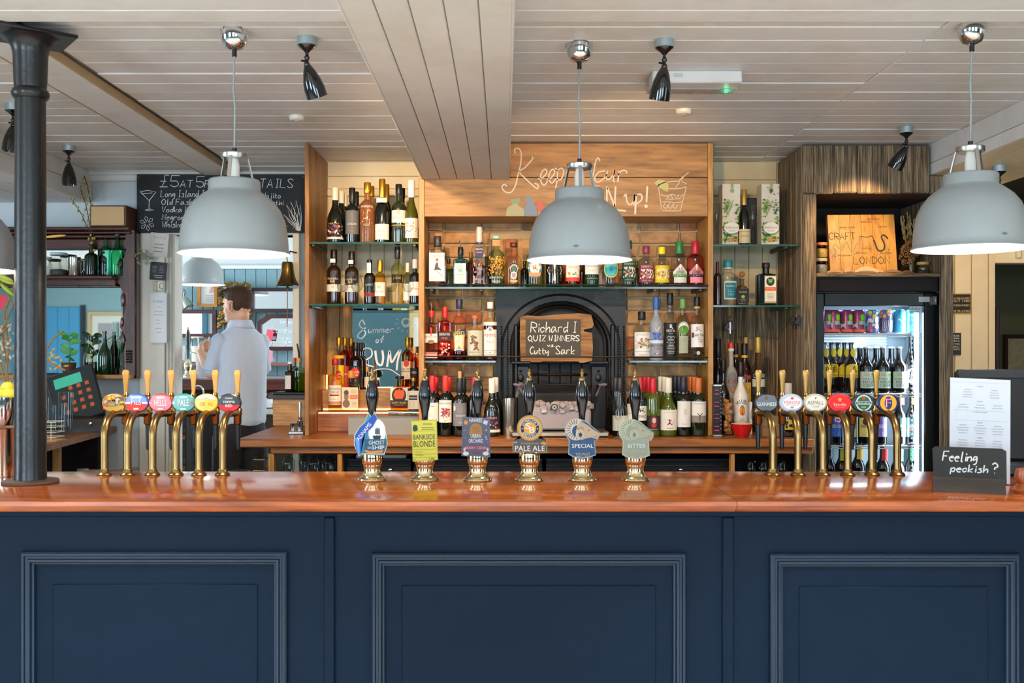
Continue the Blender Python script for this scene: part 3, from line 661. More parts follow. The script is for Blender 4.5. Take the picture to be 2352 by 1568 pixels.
def mitred(x0, x1, z0, z1, y, prof):
    """moulding swept round a rectangle; prof: (inset, height towards the room)"""
    b = MB(); n = len(prof); cs = [(x0, z0, 1, 1), (x1, z0, -1, 1), (x1, z1, -1, -1), (x0, z1, 1, -1)]; vs = []
    for (x, z, sx, sz) in cs:
        for (i, h) in prof: vs.append((x + sx * i, y - h, z + sz * i))
    fs = []
    for k in range(4):
        for j in range(n - 1): a, c = k * n + j, ((k + 1) % 4) * n + j; fs.append((a, c, c + 1, a + 1))
    b.add(vs, fs); return b
mp_ = [(0, 0), (.001, .016), (.006, .021), (.012, .021), (.015, .016), (.021, .016), (.024, .022), (.030, .021), (.034, .013), (.039, .011), (.041, 0)]
for a, c, t in ((45, 658, 1267), (852, 1578, 1270), (1770, 2345, 1272)):
    mitred(PX(a, 2.98), PX(c, 2.98), .17, PZ(t, 2.98), 3.0, mp_).build('panel_moulding', NAVYG, bar, world=True, smooth=False)
    MB().box(PX(a, 2.98) + .09, PX(c, 2.98) - .09, 2.996, 3.003, .26, PZ(t, 2.98) - .10, c=.003).build('raised_field', NAVY, bar, world=True)

# iron column through the bar
col_x, col_y = PX(70, 3.33), 3.33
IRONB = mat('#0f1114', rough=.33, var=.25, bump=.2, bscale=60)
co = sroot('column_1', (col_x, col_y, 1.0), 'black cast iron column rising from the end of the bar')
b = MB(); b.lathe([(.0515, .012), (.050, .05), (.0485, 1.0), (.0475, 1.285)], n=32); b.build('shaft', IRONB, co)
b = MB(); b.lathe([(.048, 1.28), (.056, 1.287), (.060, 1.30), (.056, 1.312), (.050, 1.318), (.052, 1.345), (.055, 1.43), (.06, 1.455), (.075, 1.475), (.10, 1.488), (.105, 1.49)], n=32); b.build('capital', IRONB, co)
b = MB(); mt = Matrix.Rotation(R(38), 4, 'Z'); b.box(-.125, .125, -.105, .105, 1.485, 1.497, c=.003, mtx=mt); b.build('top_plate', IRONB, co)
b = MB(); b.lathe([(.088, 0), (.09, .004), (.088, .011), (.055, .0135), (.05, .0135)], n=36); b.build('base_plate', mat('#4a3426', rough=.6, var=.4, bscale=50), co)

# sideboard-side counter along the wall
lc = thing('side_counter', 'dark-edged wooden side counter under the till', 'counter', (-2.9, 5.2, 0))
b = MB(); b.prism([(-3.6, 4.2), (-2.20, 4.2), (-2.37, 6.09), (-3.6, 6.09)], .94, .975, axis='Z'); b.build('worktop', TEAK, lc, world=True)
b = MB(); b.box(-3.6, -2.45, 6.0, 6.05, 0, .94); b.box(-3.6, -3.5, 4.2, 6.0, 0, .94); b.build('carcass', mat('#1d120f', rough=.7), lc, world=True)
b = MB(); b.box(-3.5, -2.40, 5.35, 6.0, .70, .715); b.build('lower_shelf', mat('#1d120f', rough=.7), lc, world=True)
for y in (4.25, 5.33): MB().box(-2.42, -2.385, y, y + .04, 0, .94, c=.003).build('leg', OAK, lc, world=True)

# ================================================================== BOTTLES
SH = {  # body top, neck start, neck radius, curve (r round / s sloped), cross-section exponent, depth ratio
 'bord': (.60, .72, .40, 'r', 2, 1), 'burg': (.42, .74, .36, 's', 2, 1), 'champ': (.46, .80, .34, 's', 2, 1), 'spirit': (.62, .74, .40, 'r', 2, 1),
 'long': (.64, .76, .36, 'r', 2, 1), 'square': (.70, .76, .34, 'r', 7, .8), 'flask': (.62, .73, .34, 'r', 3, .7), 'beer': (.56, .80, .38, 's', 2, 1),
 'tall': (.66, .72, .42, 'r', 2, 1), 'vodka': (.58, .74, .38, 's', 2, 1), 'squat': (.60, .76, .36, 'r', 2.6, .85), 'milk': (.50, .74, .34, 's', 2, 1),
 'apoth': (.66, .76, .34, 'r', 2, 1), 'cone': (.30, .85, .35, 's', 2, 1), 'deco': (.62, .78, .36, 's', 5, .9),
}
def bprof(sh, H, r):
    b, n, rn, cv, ex, dy = SH[sh]; rn *= r; p = [(r * .86, 0), (r * .97, .004), (r, .010), (r, b * H)]
    for i in range(1, 7):
        t = i / 6; z = b + (n - b) * t
        k = math.cos(t * math.pi / 2) ** .8 if cv == 'r' else (1 + math.cos(t * math.pi)) / 2
        p.append((rn + (r - rn) * k, z * H))
    p += [(rn * .94, .93 * H), (rn * .94, .955 * H), (rn * 1.12, .962 * H), (rn * 1.12, .995 * H), (rn * .8, H)]
    return p, rn, ex, dy
def bottle(name, label, cat, x, y, z, H, r, sh='bord', glass=None, fill=None, full=None, cap=None, capl=.22, capr=1.16, cork=None, pour=None, spec=(), band=None, group=None, wrapf=None, rz=0, dye=None, n=20):
    t = thing(name, label, cat, (x, y, z), group, rz)
    p, rn, ex, dy = bprof(sh, H, r); exz = (SH[sh][0] * H, SH[sh][1] * H) if ex != 2 else None
    glass = glass or CLEAR
    b = MB().use(glass)
    if full is not None:
        # contents up to a level, clear glass above
        zf = full * H; q = [];
        for i, (a, c) in enumerate(p):
            if i and p[i - 1][1] < zf < c:
                tt = (zf - p[i - 1][1]) / (c - p[i - 1][1]); q.append((p[i - 1][0] + (a - p[i - 1][0]) * tt, zf))
            q.append((a, c))
        k = [i for i, (a, c) in enumerate(q) if abs(c - zf) < 1e-9][0]
        b.lathe(q[k:], ex=ex, dy=dy, exz=exz, n=n, caps=True); b.build('bottle_neck', None, t)
        b = MB().use(fill); b.lathe(q[:k + 1], ex=ex, dy=dy, exz=exz, n=n); b.build('bottle_body', None, t)
    else:
        b.lathe(p, ex=ex, dy=dy, exz=exz, n=n); b.build('bottle_body', None, t)
    if cap:
        z0 = H * (1 - capl); b = MB().use(mat(cap, rough=.35, metal=0) if isinstance(cap, str) else cap); rc = rn * capr
        b.lathe([(rc * .96, z0), (rc, z0 + .002), (rc, H - .002), (rc * .9, H + .0015), (0, H + .0015)], n=16, caps=False)
        if band: b.use(mat(band, rough=.4)); b.lathe([(rc * 1.03, z0), (rc * 1.03, z0 + H * .03)], n=16, caps=False)
        b.build('cap', None, t)
    if cork:
        b = MB(); b.lathe([(rn * .8, H * .99), (rn * .85, H * 1.0), (rn * .9, H + cork[1] - .003), (rn * .7, H + cork[1])], n=14); b.build('cork', mat(cork[0], rough=.7), t)
    if pour:
        b = MB().use(mat(pour, rough=.4)); b.lathe([(rn * 1.1, H * .99), (rn * .9, H + .012)], n=12); b.use(CHROME); b.tube([(0, 0, H + .01), (0, 0, H + .025), (-.006, 0, H + .045)], .0035, 8); b.build('pourer', None, t)
    if spec:
        fl = ex > 2.2
        d = Decal(flat(y=-r * dy) if fl else wrap(r * 1.002))
        dn = Decal(wrap(rn * 1.02)); 
        draw(d, spec, r, H); d.build('label', t)
    return t
def draw(d, spec, r, H):
    for e in spec:
        k = e[0]
        if k == 'r': d.rect(e[1] * r, e[2] * r, e[3] * H, e[4] * H, e[5])
        elif k == 't': d.txt(e[1], e[2] * r, e[3] * H, e[4] * r, e[5] * H, e[6], rot=R(e[7]) if len(e) > 7 else 0)
        elif k == 'e': d.ell(e[1] * r, e[2] * H, e[3] * r, e[4] * H, e[5])
        elif k == 's': d.small(e[1] * r, e[2] * r, e[3] * H, e[4] * H, e[5], e[6] if len(e) > 6 else '#8d8a84')
        elif k == 'b': d.blobs(e[1] * r, e[2] * r, e[3] * H, e[4] * H, e[5], e[6], e[7] * r, seed=e[8] if len(e) > 8 else 1)
        elif k == 'p': d.poly([(u * r, v * H) for u, v in e[1]], e[2])
        elif k == 'l': d.line([(u * r, v * H) for u, v in e[1]], e[2] * r, e[3])
        elif k == 'a': d.arc(e[1], e[2] * r, e[3] * H, e[4] * r, e[5] * H, e[6], e[7], e[8])
DARKG = mat('#0d120b', rough=.06, coat=.8); DARKR = mat('#120a0b', rough=.07, coat=.8); OLIVE = mat('#1f2a0c', rough=.06, coat=.8, spec=.7); GREENW = glassm('#7d8f22'); BROWNG = mat('#2a1406', rough=.07, coat=.8)
YEL = glassm('#f0c450'); PALEY = glassm('#efe3a0'); ROSE = mat('#e59a62', rough=.12, trans=.75, ior=1.36); AMBER = glassm('#e0862c'); AMBERD = glassm('#a04a12'); GREENC = glassm('#d9eedb'); REDL = glassm('#8a1420')
BLUEG = glassm('#58b8e0'); PINK = glassm('#f09aa2'); FROST = mat('#b9bcc0', rough=.45, trans=.35); TANG = mat('#1c4a2e', rough=.1, trans=.5)
GOLDF = mat('#c9952e', rough=.28, metal=.8); COPPER = mat('#b56a33', rough=.3, metal=.7)
WB = 'wine bottle'
def rowb(Y, z):
    def f(name, label, cat, px, top, w, sh='bord', group=None, y=None, **kw):
        yy = y if y is not None else Y
        return bottle(name, label, cat, PX(px, yy), yy, z, PZ(top, yy) - z, M2(w, yy) / 2, sh, group=group, **kw)
    return f
# --- glass shelves (three-sided green edge)
GLS = glassm('#d5efe4'); GEDGE = mat('#0f4a3c', rough=.15, coat=.5)
def gshelf(label, x0, x1, y0, y1, z, brackets):
    t = thing('glass_shelf', label, 'shelf', ((x0 + x1) / 2, y0, z), 'green-edged glass shelves of the back bar')
    b = MB(); b.box(x0, x1, y0 + .004, y1, z - .009, z); b.build('shelf_pane', GLS, t, world=True, smooth=False)
    b = MB(); b.box(x0, x1, y0, y0 + .0035, z - .0095, z + .0002); b.build('front_edge', GEDGE, t, world=True, smooth=False)
    for x in brackets:
        b = MB(); b.box(x - .007, x + .007, y0 + .03, y1, z - .022, z - .0095, c=.002); b.lathe([(.006, -.004), (.006, .004)], c=(x, y0 + .02, z - .015), axis=Vector((0, 1, 0)), n=10); b.build('bracket', mat('#4a453a', rough=.4, metal=.5), t, world=True)
    return t
ZA, ZB = 2.006, 1.683; ZG, ZL = 1.772, 1.386
gshelf('upper glass shelf of the cream-backed wine bay', -1.017, -.448, 5.20, 5.60, ZA, (-1.00, -.47))
gshelf('lower glass shelf of the cream-backed wine bay', -1.017, -.448, 5.20, 5.60, ZB, (-1.00, -.47))
gshelf('long glass shelf carrying the gin bottles', -.415, 1.063, 5.21, 5.46, ZG, (-.38, -.12, .79, 1.03))
gshelf('short glass shelf beside the fireplace holding the aperitif bottle with the slanted blue label', -.415, -.045, 5.21, 5.44, ZL, (-.38, -.08))
gshelf('short glass shelf beside the fireplace holding the vodka bottles', .655, 1.063, 5.21, 5.44, ZL, (.70, 1.03))
gshelf('upper dark glass shelf by the rustic post, under the patterned boxes', 1.095, 1.565, 5.28, 5.60, ZA - .004, (1.50,))
gshelf('lower dark glass shelf by the rustic post, under the square herbal liqueur bottle', 1.095, 1.565, 5.28, 5.60, ZB - .004, (1.50,))
for z, lb in ((PZ(653, 5.19), 'thin dark metal rail in front of the gin shelf'), (PZ(818, 5.19), 'thin dark metal rail in front of the lower glass shelves')):
    b = MB(); b.tube([(-.416, 5.195, z), (1.064, 5.195, z - .006)], .0042, 8); tag(b.build('guard_rail', mat('#3c3833', rough=.35, metal=.7)), lb, 'rail', 'guard rails')

# --- wine bay, upper shelf
S = rowb(5.31, ZA); gw = 'wine bottles on the upper glass shelf'
S('wine_bottle', 'black sloping wine bottle with cream capsule and multicoloured dark label', WB, 770, 432, 37, 'burg', gw, glass=DARKG, cap='#e9dcc6', capl=.22,
  spec=[('r', -1.3, 1.3, .12, .36, '#1b1315'), ('b', -1.1, 1.1, .13, .34, ['#b8322c', '#e0d6c8', '#3f5fa8', '#1a1a1a', '#a05a3c'], 34, .16), ('r', -1.3, 1.3, .075, .115, '#e2d9cc'), ('t', 'MERCAT', 0, .35, 1.3, .03, '#c9973c')])
for i, (px, tp) in enumerate(((784, 440), (792, 448))):
    S('wine_bottle', ['first', 'second'][i] + ' black bottle lined up behind the cream-capped sloping one', WB, px, tp, 33, 'burg', gw, y=5.40 + .085 * i, glass=DARKG, cap='#e9dcc6')
S('wine_bottle', 'straight black-capsuled wine bottle with plain grey label', WB, 809, 432, 31, 'bord', gw, glass=DARKG, cap='#17171a', capl=.25,
  spec=[('r', -1.35, 1.35, .17, .59, '#6d6a69'), ('t', 'LA COLONIA', .1, .35, 1.5, .035, '#efe9df'), ('s', -.7, .9, .42, .54, 5, '#9b9691'), ('t', 'MALBEC', 0, .22, .7, .02, '#d9694a')])
S('wine_bottle', 'black-capsuled bottle behind the one with the plain grey label', WB, 818, 441, 28, 'bord', gw, y=5.42, glass=DARKG, cap='#17171a', capl=.25)
S('wine_bottle', 'orange rosé bottle with gold capsule and white print', WB, 844, 420, 36, 'bord', gw, glass=ROSE, cap=GOLDF, capl=.17,
  spec=[('t', 'WHISPERING', 0, .60, 1.7, .035, '#f7ead6'), ('b', -.8, .8, .33, .56, ['#d8652e', '#f0c9a0'], 22, .09), ('t', 'angel', 0, .46, 1, .05, '#c9521f'), ('s', -.5, .5, .28, .32, 2, '#f3dcc0')])
S('wine_bottle', 'second orange rosé bottle, behind the gold-capped one', WB, 853, 428, 30, 'bord', gw, y=5.42, glass=ROSE, cap=GOLDF, capl=.17)
S('champagne_bottle', 'sparkling wine bottle with gold foil and mint collar', 'champagne bottle', 878, 412, 34, 'champ', gw, glass=DARKG, cap=GOLDF, capl=.30, capr=1.3,
  spec=[('r', -1.2, 1.2, .06, .30, '#ece6d8'), ('t', 'NUA', 0, .19, .9, .04, '#b7ab92'), ('r', -.75, .75, .63, .70, '#cfe0cf')])
S('champagne_bottle', 'second gold-foiled sparkling wine bottle, half hidden behind the first', 'champagne bottle', 888, 424, 30, 'champ', gw, y=5.42, glass=DARKG, cap=GOLDF, capl=.30, capr=1.3)
S('wine_bottle', 'dark green wine bottle with white upper label and gold ring', WB, 916, 424, 33, 'bord', gw, glass=OLIVE, cap='#151517', capl=.17,
  spec=[('r', -1.35, 1.35, .35, .56, '#ece5d6'), ('t', 'QUERCUS', 0, .43, 1.6, .035, '#8c826f'), ('t', 'Q', 0, .54, .5, .09, '#b98b3a'), ('r', -1.35, 1.35, .30, .315, '#c9a040'), ('e', 0, .35, .2, .015, '#e9dfc4')])
S('wine_bottle', 'black-capped bottle behind the gold-ringed wine', WB, 924, 433, 28, 'bord', gw, y=5.42, glass=DARKG, cap='#151517', capl=.17)
S('wine_bottle', 'olive green wine bottle with white cap and blue and yellow vine label', WB, 945, 415, 31, 'burg', gw, glass=mat('#6a6a16', rough=.06, trans=.5, coat=.5), cap='#f1ece6', capl=.27, capr=1.45,
  spec=[('r', -1.3, 1.3, .09, .40, '#f0ece3'), ('b', -.9, .9, .24, .33, ['#e0b23a', '#d49a2c'], 9, .14), ('l', [(-1, .17), (-.6, .21), (-.2, .18), (.2, .23), (.8, .19)], .1, '#33477e'), ('s', -.8, .8, .12, .16, 2)])
# --- wine bay, lower shelf
S = rowb(5.31, ZB); gw = 'bottles on the second glass shelf of the wine bay'
for px, tp, w, lb in ((767, 574, 33, 'brown port bottle with white label, nearest the side panel'), (808, 578, 32, 'brown port bottle with white label, second from the side panel')):
    S('port_bottle', lb, 'port bottle', px, tp, w, 'bord', gw, glass=BROWNG, cap='#141214', capl=.24, spec=[('r', -1.3, 1.3, .235, .365, '#ded8ca'), ('t', 'FERREIRA', 0, .47, 1.7, .035, '#cfc6b4'), ('b', -.4, .4, .40, .44, ['#c9a060'], 6, .12), ('r', -.35, .35, .76, .83, '#e7e2d8'), ('t', '10', 0, .32, .3, .03, '#4c443a')])
S('port_bottle', 'small half bottle of dark wine with red-edged label', 'wine bottle', 849, 597, 26, 'bord', gw, glass=DARKR, cap='#151214', capl=.1, spec=[('r', -1.2, 1.2, .18, .27, '#8c2b28'), ('t', 'GRAHAMS', 0, .43, 1.4, .04, '#cfc4b2'), ('r', -.35, .35, .70, .93, '#e7e2d8')])
S('dessert_wine', 'small golden dessert wine bottle with white label', 'wine bottle', 873, 598, 26, 'bord', gw, glass=YEL, cap=GOLDF, capl=.26, spec=[('r', -1.25, 1.25, .19, .50, '#efe9dc'), ('b', -.4, .4, .38, .42, ['#b9a888'], 6, .12), ('t', 'SAUTERNES', 0, .29, 1.2, .03, '#8d8470')])
S('dessert_wine', 'tall pale yellow bottle with small black label', 'wine bottle', 913, 567, 29, 'bord', gw, glass=PALEY, cap='#191718', capl=.20, spec=[('r', -.95, .95, .37, .52, '#1d1a1a'), ('t', 'JADE', 0, .45, 1.3, .05, '#c89b3f'), ('s', -.7, .7, .32, .36, 2, '#3a342c')])
S('small_bottle', 'slim white-labelled bottle with speckled orange cap', 'bottle', 936, 604, 21, 'long', gw, glass=PALEY, cap='#e6c8ad', capl=.22, spec=[('r', -1.2, 1.2, .1, .5, '#e5e0d3')])
S('wine_bottle', 'small dark red bottle with pink cap and red script label', WB, 953, 596, 26, 'bord', gw, y=5.28, glass=DARKR, cap='#e8c9c9', capl=.2, spec=[('r', -1.3, 1.3, .19, .5, '#efe9df'), ('t', 'Barbera', 0, .35, 1.6, .05, '#c8332c')])
# --- copita glasses in front
def stemglass(name, label, x, y, z, H, r, kind='wine', group=None, inv=False):
    t = thing(name, label, 'glass', (x, y, z + (H if inv else 0)), group)
    if kind == 'flute': bowl = [(.004, .36), (.4 * r, .42), (.8 * r / 1, .55), (r, .75), (r * .93, 1.0)]
    else: bowl = [(.004, .42), (.6 * r, .46), (r, .60), (r * .97, .75), (r * .72, 1.0)]
    prof = [(r * .98, 0), (r * .9, .006), (.006, .02), (.0035, .10), (.0035, .34)] + bowl
    prof = [(a, (c if c <= .1 and i < 3 else c) * (H if i > 2 else 1)) for i, (a, c) in enumerate(prof)]
    prof = [(r * .98, 0), (r * .9, .003), (.006, .008)] + prof[3:]
    inner = [(a - .0012, c) for a, c in reversed(prof[5:])]
    b = MB(); pr = prof + [(max(.0005, a), c + (.002 if i == len(inner) - 1 else 0)) for i, (a, c) in enumerate(inner)] + [(0, inner[-1][1] + .003)]
    if inv: pr = [(a, -c) for a, c in pr]
    b.lathe([(0, 0)] + pr, n=22, caps=False, flip=inv); b.build('glass_body', THIN, t)
    return t
for i, px in enumerate((787, 820, 848, 898, 937)):
    stemglass('tasting_glass', 'small stemmed tasting glass, %s from the side panel on the shelf of port bottles' % ('first', 'second', 'third', 'fourth', 'fifth')[i], PX(px, 5.245), 5.245, ZB, M2(66, 5.245), M2(13, 5.245), group='tasting glasses on the wine bay shelf')

# --- rum steps
gr = 'bottles on the lit rum steps'
S = rowb(5.63, 1.219)
S('rum_bottle', 'clear rum bottle with bright yellow label and gold cap', 'rum bottle', 778, 775, 26, 'long', gr, y=5.593, glass=CLEAR, cap=GOLDF, capl=.16, spec=[('r', -1.3, 1.3, .04, .47, '#f0c81e'), ('e', .1, .28, .55, .09, '#d8372a'), ('t', 'Havana', .1, .305, 1.1, .05, '#f5efe2'), ('t', 'Club', .1, .25, .8, .05, '#f5efe2'), ('r', -1.3, 1.3, .60, .66, '#e9b21c')])
for i, (px, tp) in enumerate(((792, 775), (806, 777))):
    S('rum_bottle', 'gold-capped amber bottle behind the yellow label, %s in line' % ('first', 'second', 'third')[i], 'rum bottle', px, tp, 25, 'long', gr, y=5.648 + .05 * i, glass=AMBER if i < 2 else CLEAR, cap=GOLDF, capl=.16, spec=[('r', -1.2, 1.2, .05, .45, '#c9452c' if i < 2 else '#e5c02a'), ('t', 'Havana', .2, .3, 1.1, .05, '#f1e6d0')] if i < 2 else [('r', -1.2, 1.2, .05, .45, '#e5c02a')])
S('rum_bottle', 'near-black rum bottle with dark label and red disc', 'rum bottle', 817, 787, 31, 'bord', gr, y=5.61, glass=mat('#140a06', rough=.06, coat=.8), cap='#121112', capl=.18, spec=[('r', -1.15, 1.15, .06, .42, '#26211d'), ('e', 0, .43, 1.15, .08, '#26211d'), ('e', 0, .36, .72, .105, '#d83a2c'), ('t', 'Havana', 0, .385, 1.35, .055, '#f3eadb'), ('t', 'Club', 0, .325, .95, .055, '#f3eadb'), ('t', '7', .1, .18, .3, .07, '#c89b46'), ('s', -.8, .8, .07, .13, 2, '#a58a52')])
S('rum_bottle', 'black-capped dark bottle behind the one with the red disc', 'rum bottle', 828, 788, 27, 'bord', gr, y=5.69, glass=mat('#140a06', rough=.06, coat=.8), cap='#121112', capl=.18)
S('miniature_bottle', 'tiny clear bottle with orange cap in front of the lettered mirror', 'bottle', 843, 842, 13, 'spirit', gr, y=5.64, glass=CLEAR, cap='#e59a28', capl=.2, spec=[('r', -1, 1, .1, .55, '#e2d3bb')])
S('rum_bottle', 'amber rum bottle with gold cap and white label with red dot', 'rum bottle', 936, 775, 29, 'long', gr, glass=AMBER, cap=GOLDF, capl=.19, spec=[('r', -1.25, 1.25, .20, .54, '#efe5d3'), ('e', -.1, .50, .42, .065, '#d8402c'), ('t', 'BACARDI', 0, .395, 1.85, .045, '#3a2c22'), ('r', -1.2, 1.2, .335, .36, '#c29a55'), ('s', -.8, .8, .22, .31, 4, '#a58c68')])
S('rum_bottle', 'slim amber bottle with black neck label beside the oak post', 'rum bottle', 952, 796, 21, 'long', gr, y=5.61, glass=AMBER, cap='#d9c08a', capl=.15, spec=[('r', -1.1, 1.1, .30, .50, '#17161a'), ('t', 'HERO', 0, .4, 1, .05, '#dcd6c8')])
S = rowb(5.485, 1.106)
S('liqueur_bottle', 'clear whiskey liqueur bottle with red cap and cream label', 'liqueur bottle', 770, 825, 32, 'tall', gr, glass=glassm('#ffe0a0'), cap='#b32420', capl=.11, spec=[('r', -1.2, 1.2, .12, .50, '#efe6d2'), ('t', 'SOUTHERN', 0, .43, 1.75, .05, '#2c241e'), ('t', 'COMFORT', 0, .365, 1.5, .05, '#2c241e'), ('r', -.7, .7, .295, .325, '#a33028'), ('r', -1.2, 1.2, .13, .19, '#cf8a68'), ('s', -.8, .8, .21, .27, 2, '#c9a070')])
S('gin_bottle', 'round-shouldered clear bottle with portrait label and orange stopper', 'rum bottle', 806, 852, 40, 'flask', gr, glass=glassm('#fff0dc'), cap='#d98a34', capl=.17, capr=1.1, spec=[('r', -.93, .93, .07, .60, '#e6cfae'), ('e', -.42, .37, .26, .13, '#8a7259'), ('e', -.42, .47, .28, .06, '#55483a'), ('e', -.42, .19, .42, .10, '#7a6550'), ('r', -.02, .88, .31, .41, '#dd6a4a'), ('t', 'CROW', .4, .36, .7, .04, '#f0dcc4'), ('s', 0, .85, .44, .54, 4, '#a08c70'), ('s', .1, .85, .12, .24, 4, '#a08c70')])
S('rum_bottle', 'squat rum bottle with black cap and orange palm label', 'rum bottle', 918, 864, 41, 'flask', gr, glass=AMBER, cap='#19171a', capl=.07, capr=1.5, spec=[('r', -.97, .97, .14, .68, '#d6d9c8'), ('e', 0, .46, .8, .23, '#23201c'), ('p', [(-.5, .55), (-.35, .62), (-.1, .60), (0, .68), (.2, .60), (.5, .64), (.62, .5), (.4, .36), (-.4, .36), (-.62, .48)], '#e35a2c'), ('r', -.97, .97, .14, .32, '#211d1a'), ('t', 'DUPPY SHARE', 0, .245, 1.6, .06, '#e0b060'), ('t', 'Caribbean Rum', 0, .185, 1.1, .03, '#c9a868')])
S('rum_bottle', 'dark spiced rum bottle with cream squid-inked label, close to the oak post', 'rum bottle', 950, 868, 25, 'squat', gr, glass=mat('#1b1512', rough=.06, coat=.7), cap=GOLDF, capl=.1, spec=[('r', -1, 1, .06, .62, '#dcd3c3'), ('r', -.75, .75, .34, .48, '#1c2530'), ('t', 'KRAKEN', 0, .41, 1.3, .05, '#efe9dd'), ('l', [(-.8, .1), (-.5, .2), (-.7, .3)], .04, '#6a6258'), ('l', [(-.2, .1), (.2, .18), (0, .3)], .04, '#6a6258')])

# --- gin shelf
gg = 'gin bottles on the long glass shelf'
S = rowb(5.29, ZG); G = 'gin bottle'
S('gin_bottle', 'square clear gin bottle with tall white label of a redhead in a dark dress', G, 1005, 543, 44, 'square', gg, glass=CLEAR, cap='#38363a', capl=.2, spec=[('r', -.82, .78, .12, .67, '#f1efec'), ('t', 'little bird', 0, .61, 1.35, .055, '#8a8580'), ('e', 0, .53, .13, .035, '#d8552e'), ('e', 0, .49, .09, .028, '#e8b498'), ('p', [(-.12, .47), (.12, .47), (.1, .40), (.5, .33), (.1, .34), (-.3, .33)], '#4c4650'), ('l', [(-.05, .34), (.25, .27), (.6, .20)], .08, '#dfa284'), ('l', [(-.1, .45), (-.4, .42), (-.2, .38)], .06, '#dfa284'), ('t', 'London Dry Gin', 0, .17, 1.3, .035, '#a59d96')])
S('gin_bottle', 'blue glass gin bottle with pale label and steel pourer', G, 1058, 572, 34, 'square', gg, glass=BLUEG, pour='#1a1a1c', cap='#17181c', capl=.16, spec=[('r', -.75, .75, .10, .80 * .78, '#dfe6e4'), ('a', 'BOMBAY', 0, .44, .5, .05, '#4a5560', -60, 60), ('e', 0, .44, .32, .055, '#7fb6d0'), ('e', 0, .44, .14, .03, '#d9b860'), ('t', 'SAPPHIRE', 0, .33, .95, .035, '#4a5560'), ('s', -.5, .5, .13, .27, 5, '#a7b0b2')])
S('gin_bottle', 'tallest clear gin bottle, square-shouldered with silver neck and navy label', G, 1101, 522, 39, 'deco', gg, glass=CLEAR, cap='#c9c4be', capl=.28, capr=1.05, band='#28406e', spec=[('r', -.48, .48, .50, .66, '#24355c'), ('t', 'MARTIN', 0, .625, .8, .03, '#e6e3da'), ('r', -.35, .35, .565, .585, '#cf6a58'), ('r', -.4, .4, .46, .485, '#3a4a66'), ('b', -.7, .7, .05, .42, ['#a86a50', '#7a4a44', '#c78a5e', '#544048'], 26, .16)])
S('gin_bottle', 'green-tinted gin bottle filled with an orange leaf pattern', G, 1140, 543, 37, 'spirit', gg, glass=glassm('#b9e2c6'), cap='#9bcfbc', capl=.05, capr=1.2, spec=[('b', -1.15, 1.15, .24, .60, ['#e0942e', '#d97a1f', '#e8b040', '#a8761c'], 90, .12), ('t', 'SILENT POOL', 0, .19, 1.6, .035, '#f0efe6'), ('s', -.6, .6, .08, .15, 3, '#b8d8c0'), ('r', -.42, .42, .80, .92, '#cf8a5a')])
S('gin_bottle', 'clear gin bottle with dark cork and round beaded black label', G, 1180, 558, 36, 'squat', gg, glass=glassm('#fbf3e2'), cap='#4a2a24', capl=.09, capr=1.35, spec=[('e', .02, .40, .62, .15, '#17181a'), ('e', .02, .40, .46, .11, '#e9e3d2'), ('e', .02, .40, .40, .095, '#17181a'), ('e', .02, .41, .28, .065, '#3f6a58'), ('e', 0, .27, .40, .085, '#e6e1da'), ('e', 0, .27, .28, .06, '#9a8aa0'), ('e', 0, .14, .5, .03, '#d9a560'), ('a', 'HALF HITCH', .02, .40, .54, .045, '#e9e3d2', -80, 80)])
S('gin_bottle', 'green-tinted gin bottle with oval ship label', G, 1228, 548, 38, 'squat', gg, glass=glassm('#bfe8c8'), cap='#b98a4a', capl=.1, spec=[('e', 0, .38, .82, .19, '#3d6a8c'), ('e', 0, .385, .58, .13, '#e9e2d2'), ('b', -.28, .28, .36, .44, ['#b08a6a', '#8a6a58'], 9, .12), ('p', [(-.75, .30), (.75, .30), (.6, .22), (-.6, .22)], '#d98a5c'), ('a', 'PLYMOUTH GIN', 0, .385, .7, .045, '#f0ead8', -95, 95)])
S('gin_bottle', 'black apothecary gin bottle with cream diamond label', G, 1273, 560, 40, 'apoth', gg, glass=mat('#0d0c0d', rough=.08, coat=.6), cap='#141314', capl=.1, spec=[('p', [(-.95, .385), (-.75, .46), (-.15, .585), (.15, .585), (.75, .46), (.95, .385), (.75, .31), (.12, .15), (-.12, .15), (-.75, .31)], '#d9cfba'), ('t', "HENDRICK'S", 0, .385, 1.6, .05, '#5a5246'), ('t', 'GIN', 0, .315, .5, .035, '#5a5246')])
S('gin_bottle', 'amber gin bottle with white label over a red band', G, 1315, 560, 33, 'tall', gg, glass=glassm('#e8a04c'), cap='#c8502c', capl=.12, spec=[('r', -1.2, 1.2, .22, .62, '#efe9dd'), ('t', 'Tanqueray', 0, .55, 1.4, .04, '#6a6660'), ('t', 'SEVILLA', 0, .46, 1.2, .045, '#d97a4a'), ('b', -.9, .9, .27, .34, ['#e58a2c', '#5a8a3c'], 10, .13), ('r', -1.2, 1.2, .14, .23, '#dc4128')])
S('gin_bottle', 'green gin bottle with plain white label', G, 1359, 560, 33, 'tall', gg, glass=TANG, cap='#22503a', capl=.12, spec=[('r', -1.2, 1.2, .30, .62, '#e9e8e2'), ('t', 'Tanqueray', 0, .48, 1.7, .055, '#7a827c'), ('s', -.6, .6, .36, .41, 2), ('r', -1.1, 1.1, .17, .24, '#0f2418'), ('t', 'LONDON DRY GIN', 0, .205, 1.5, .03, '#dcdcd0')])
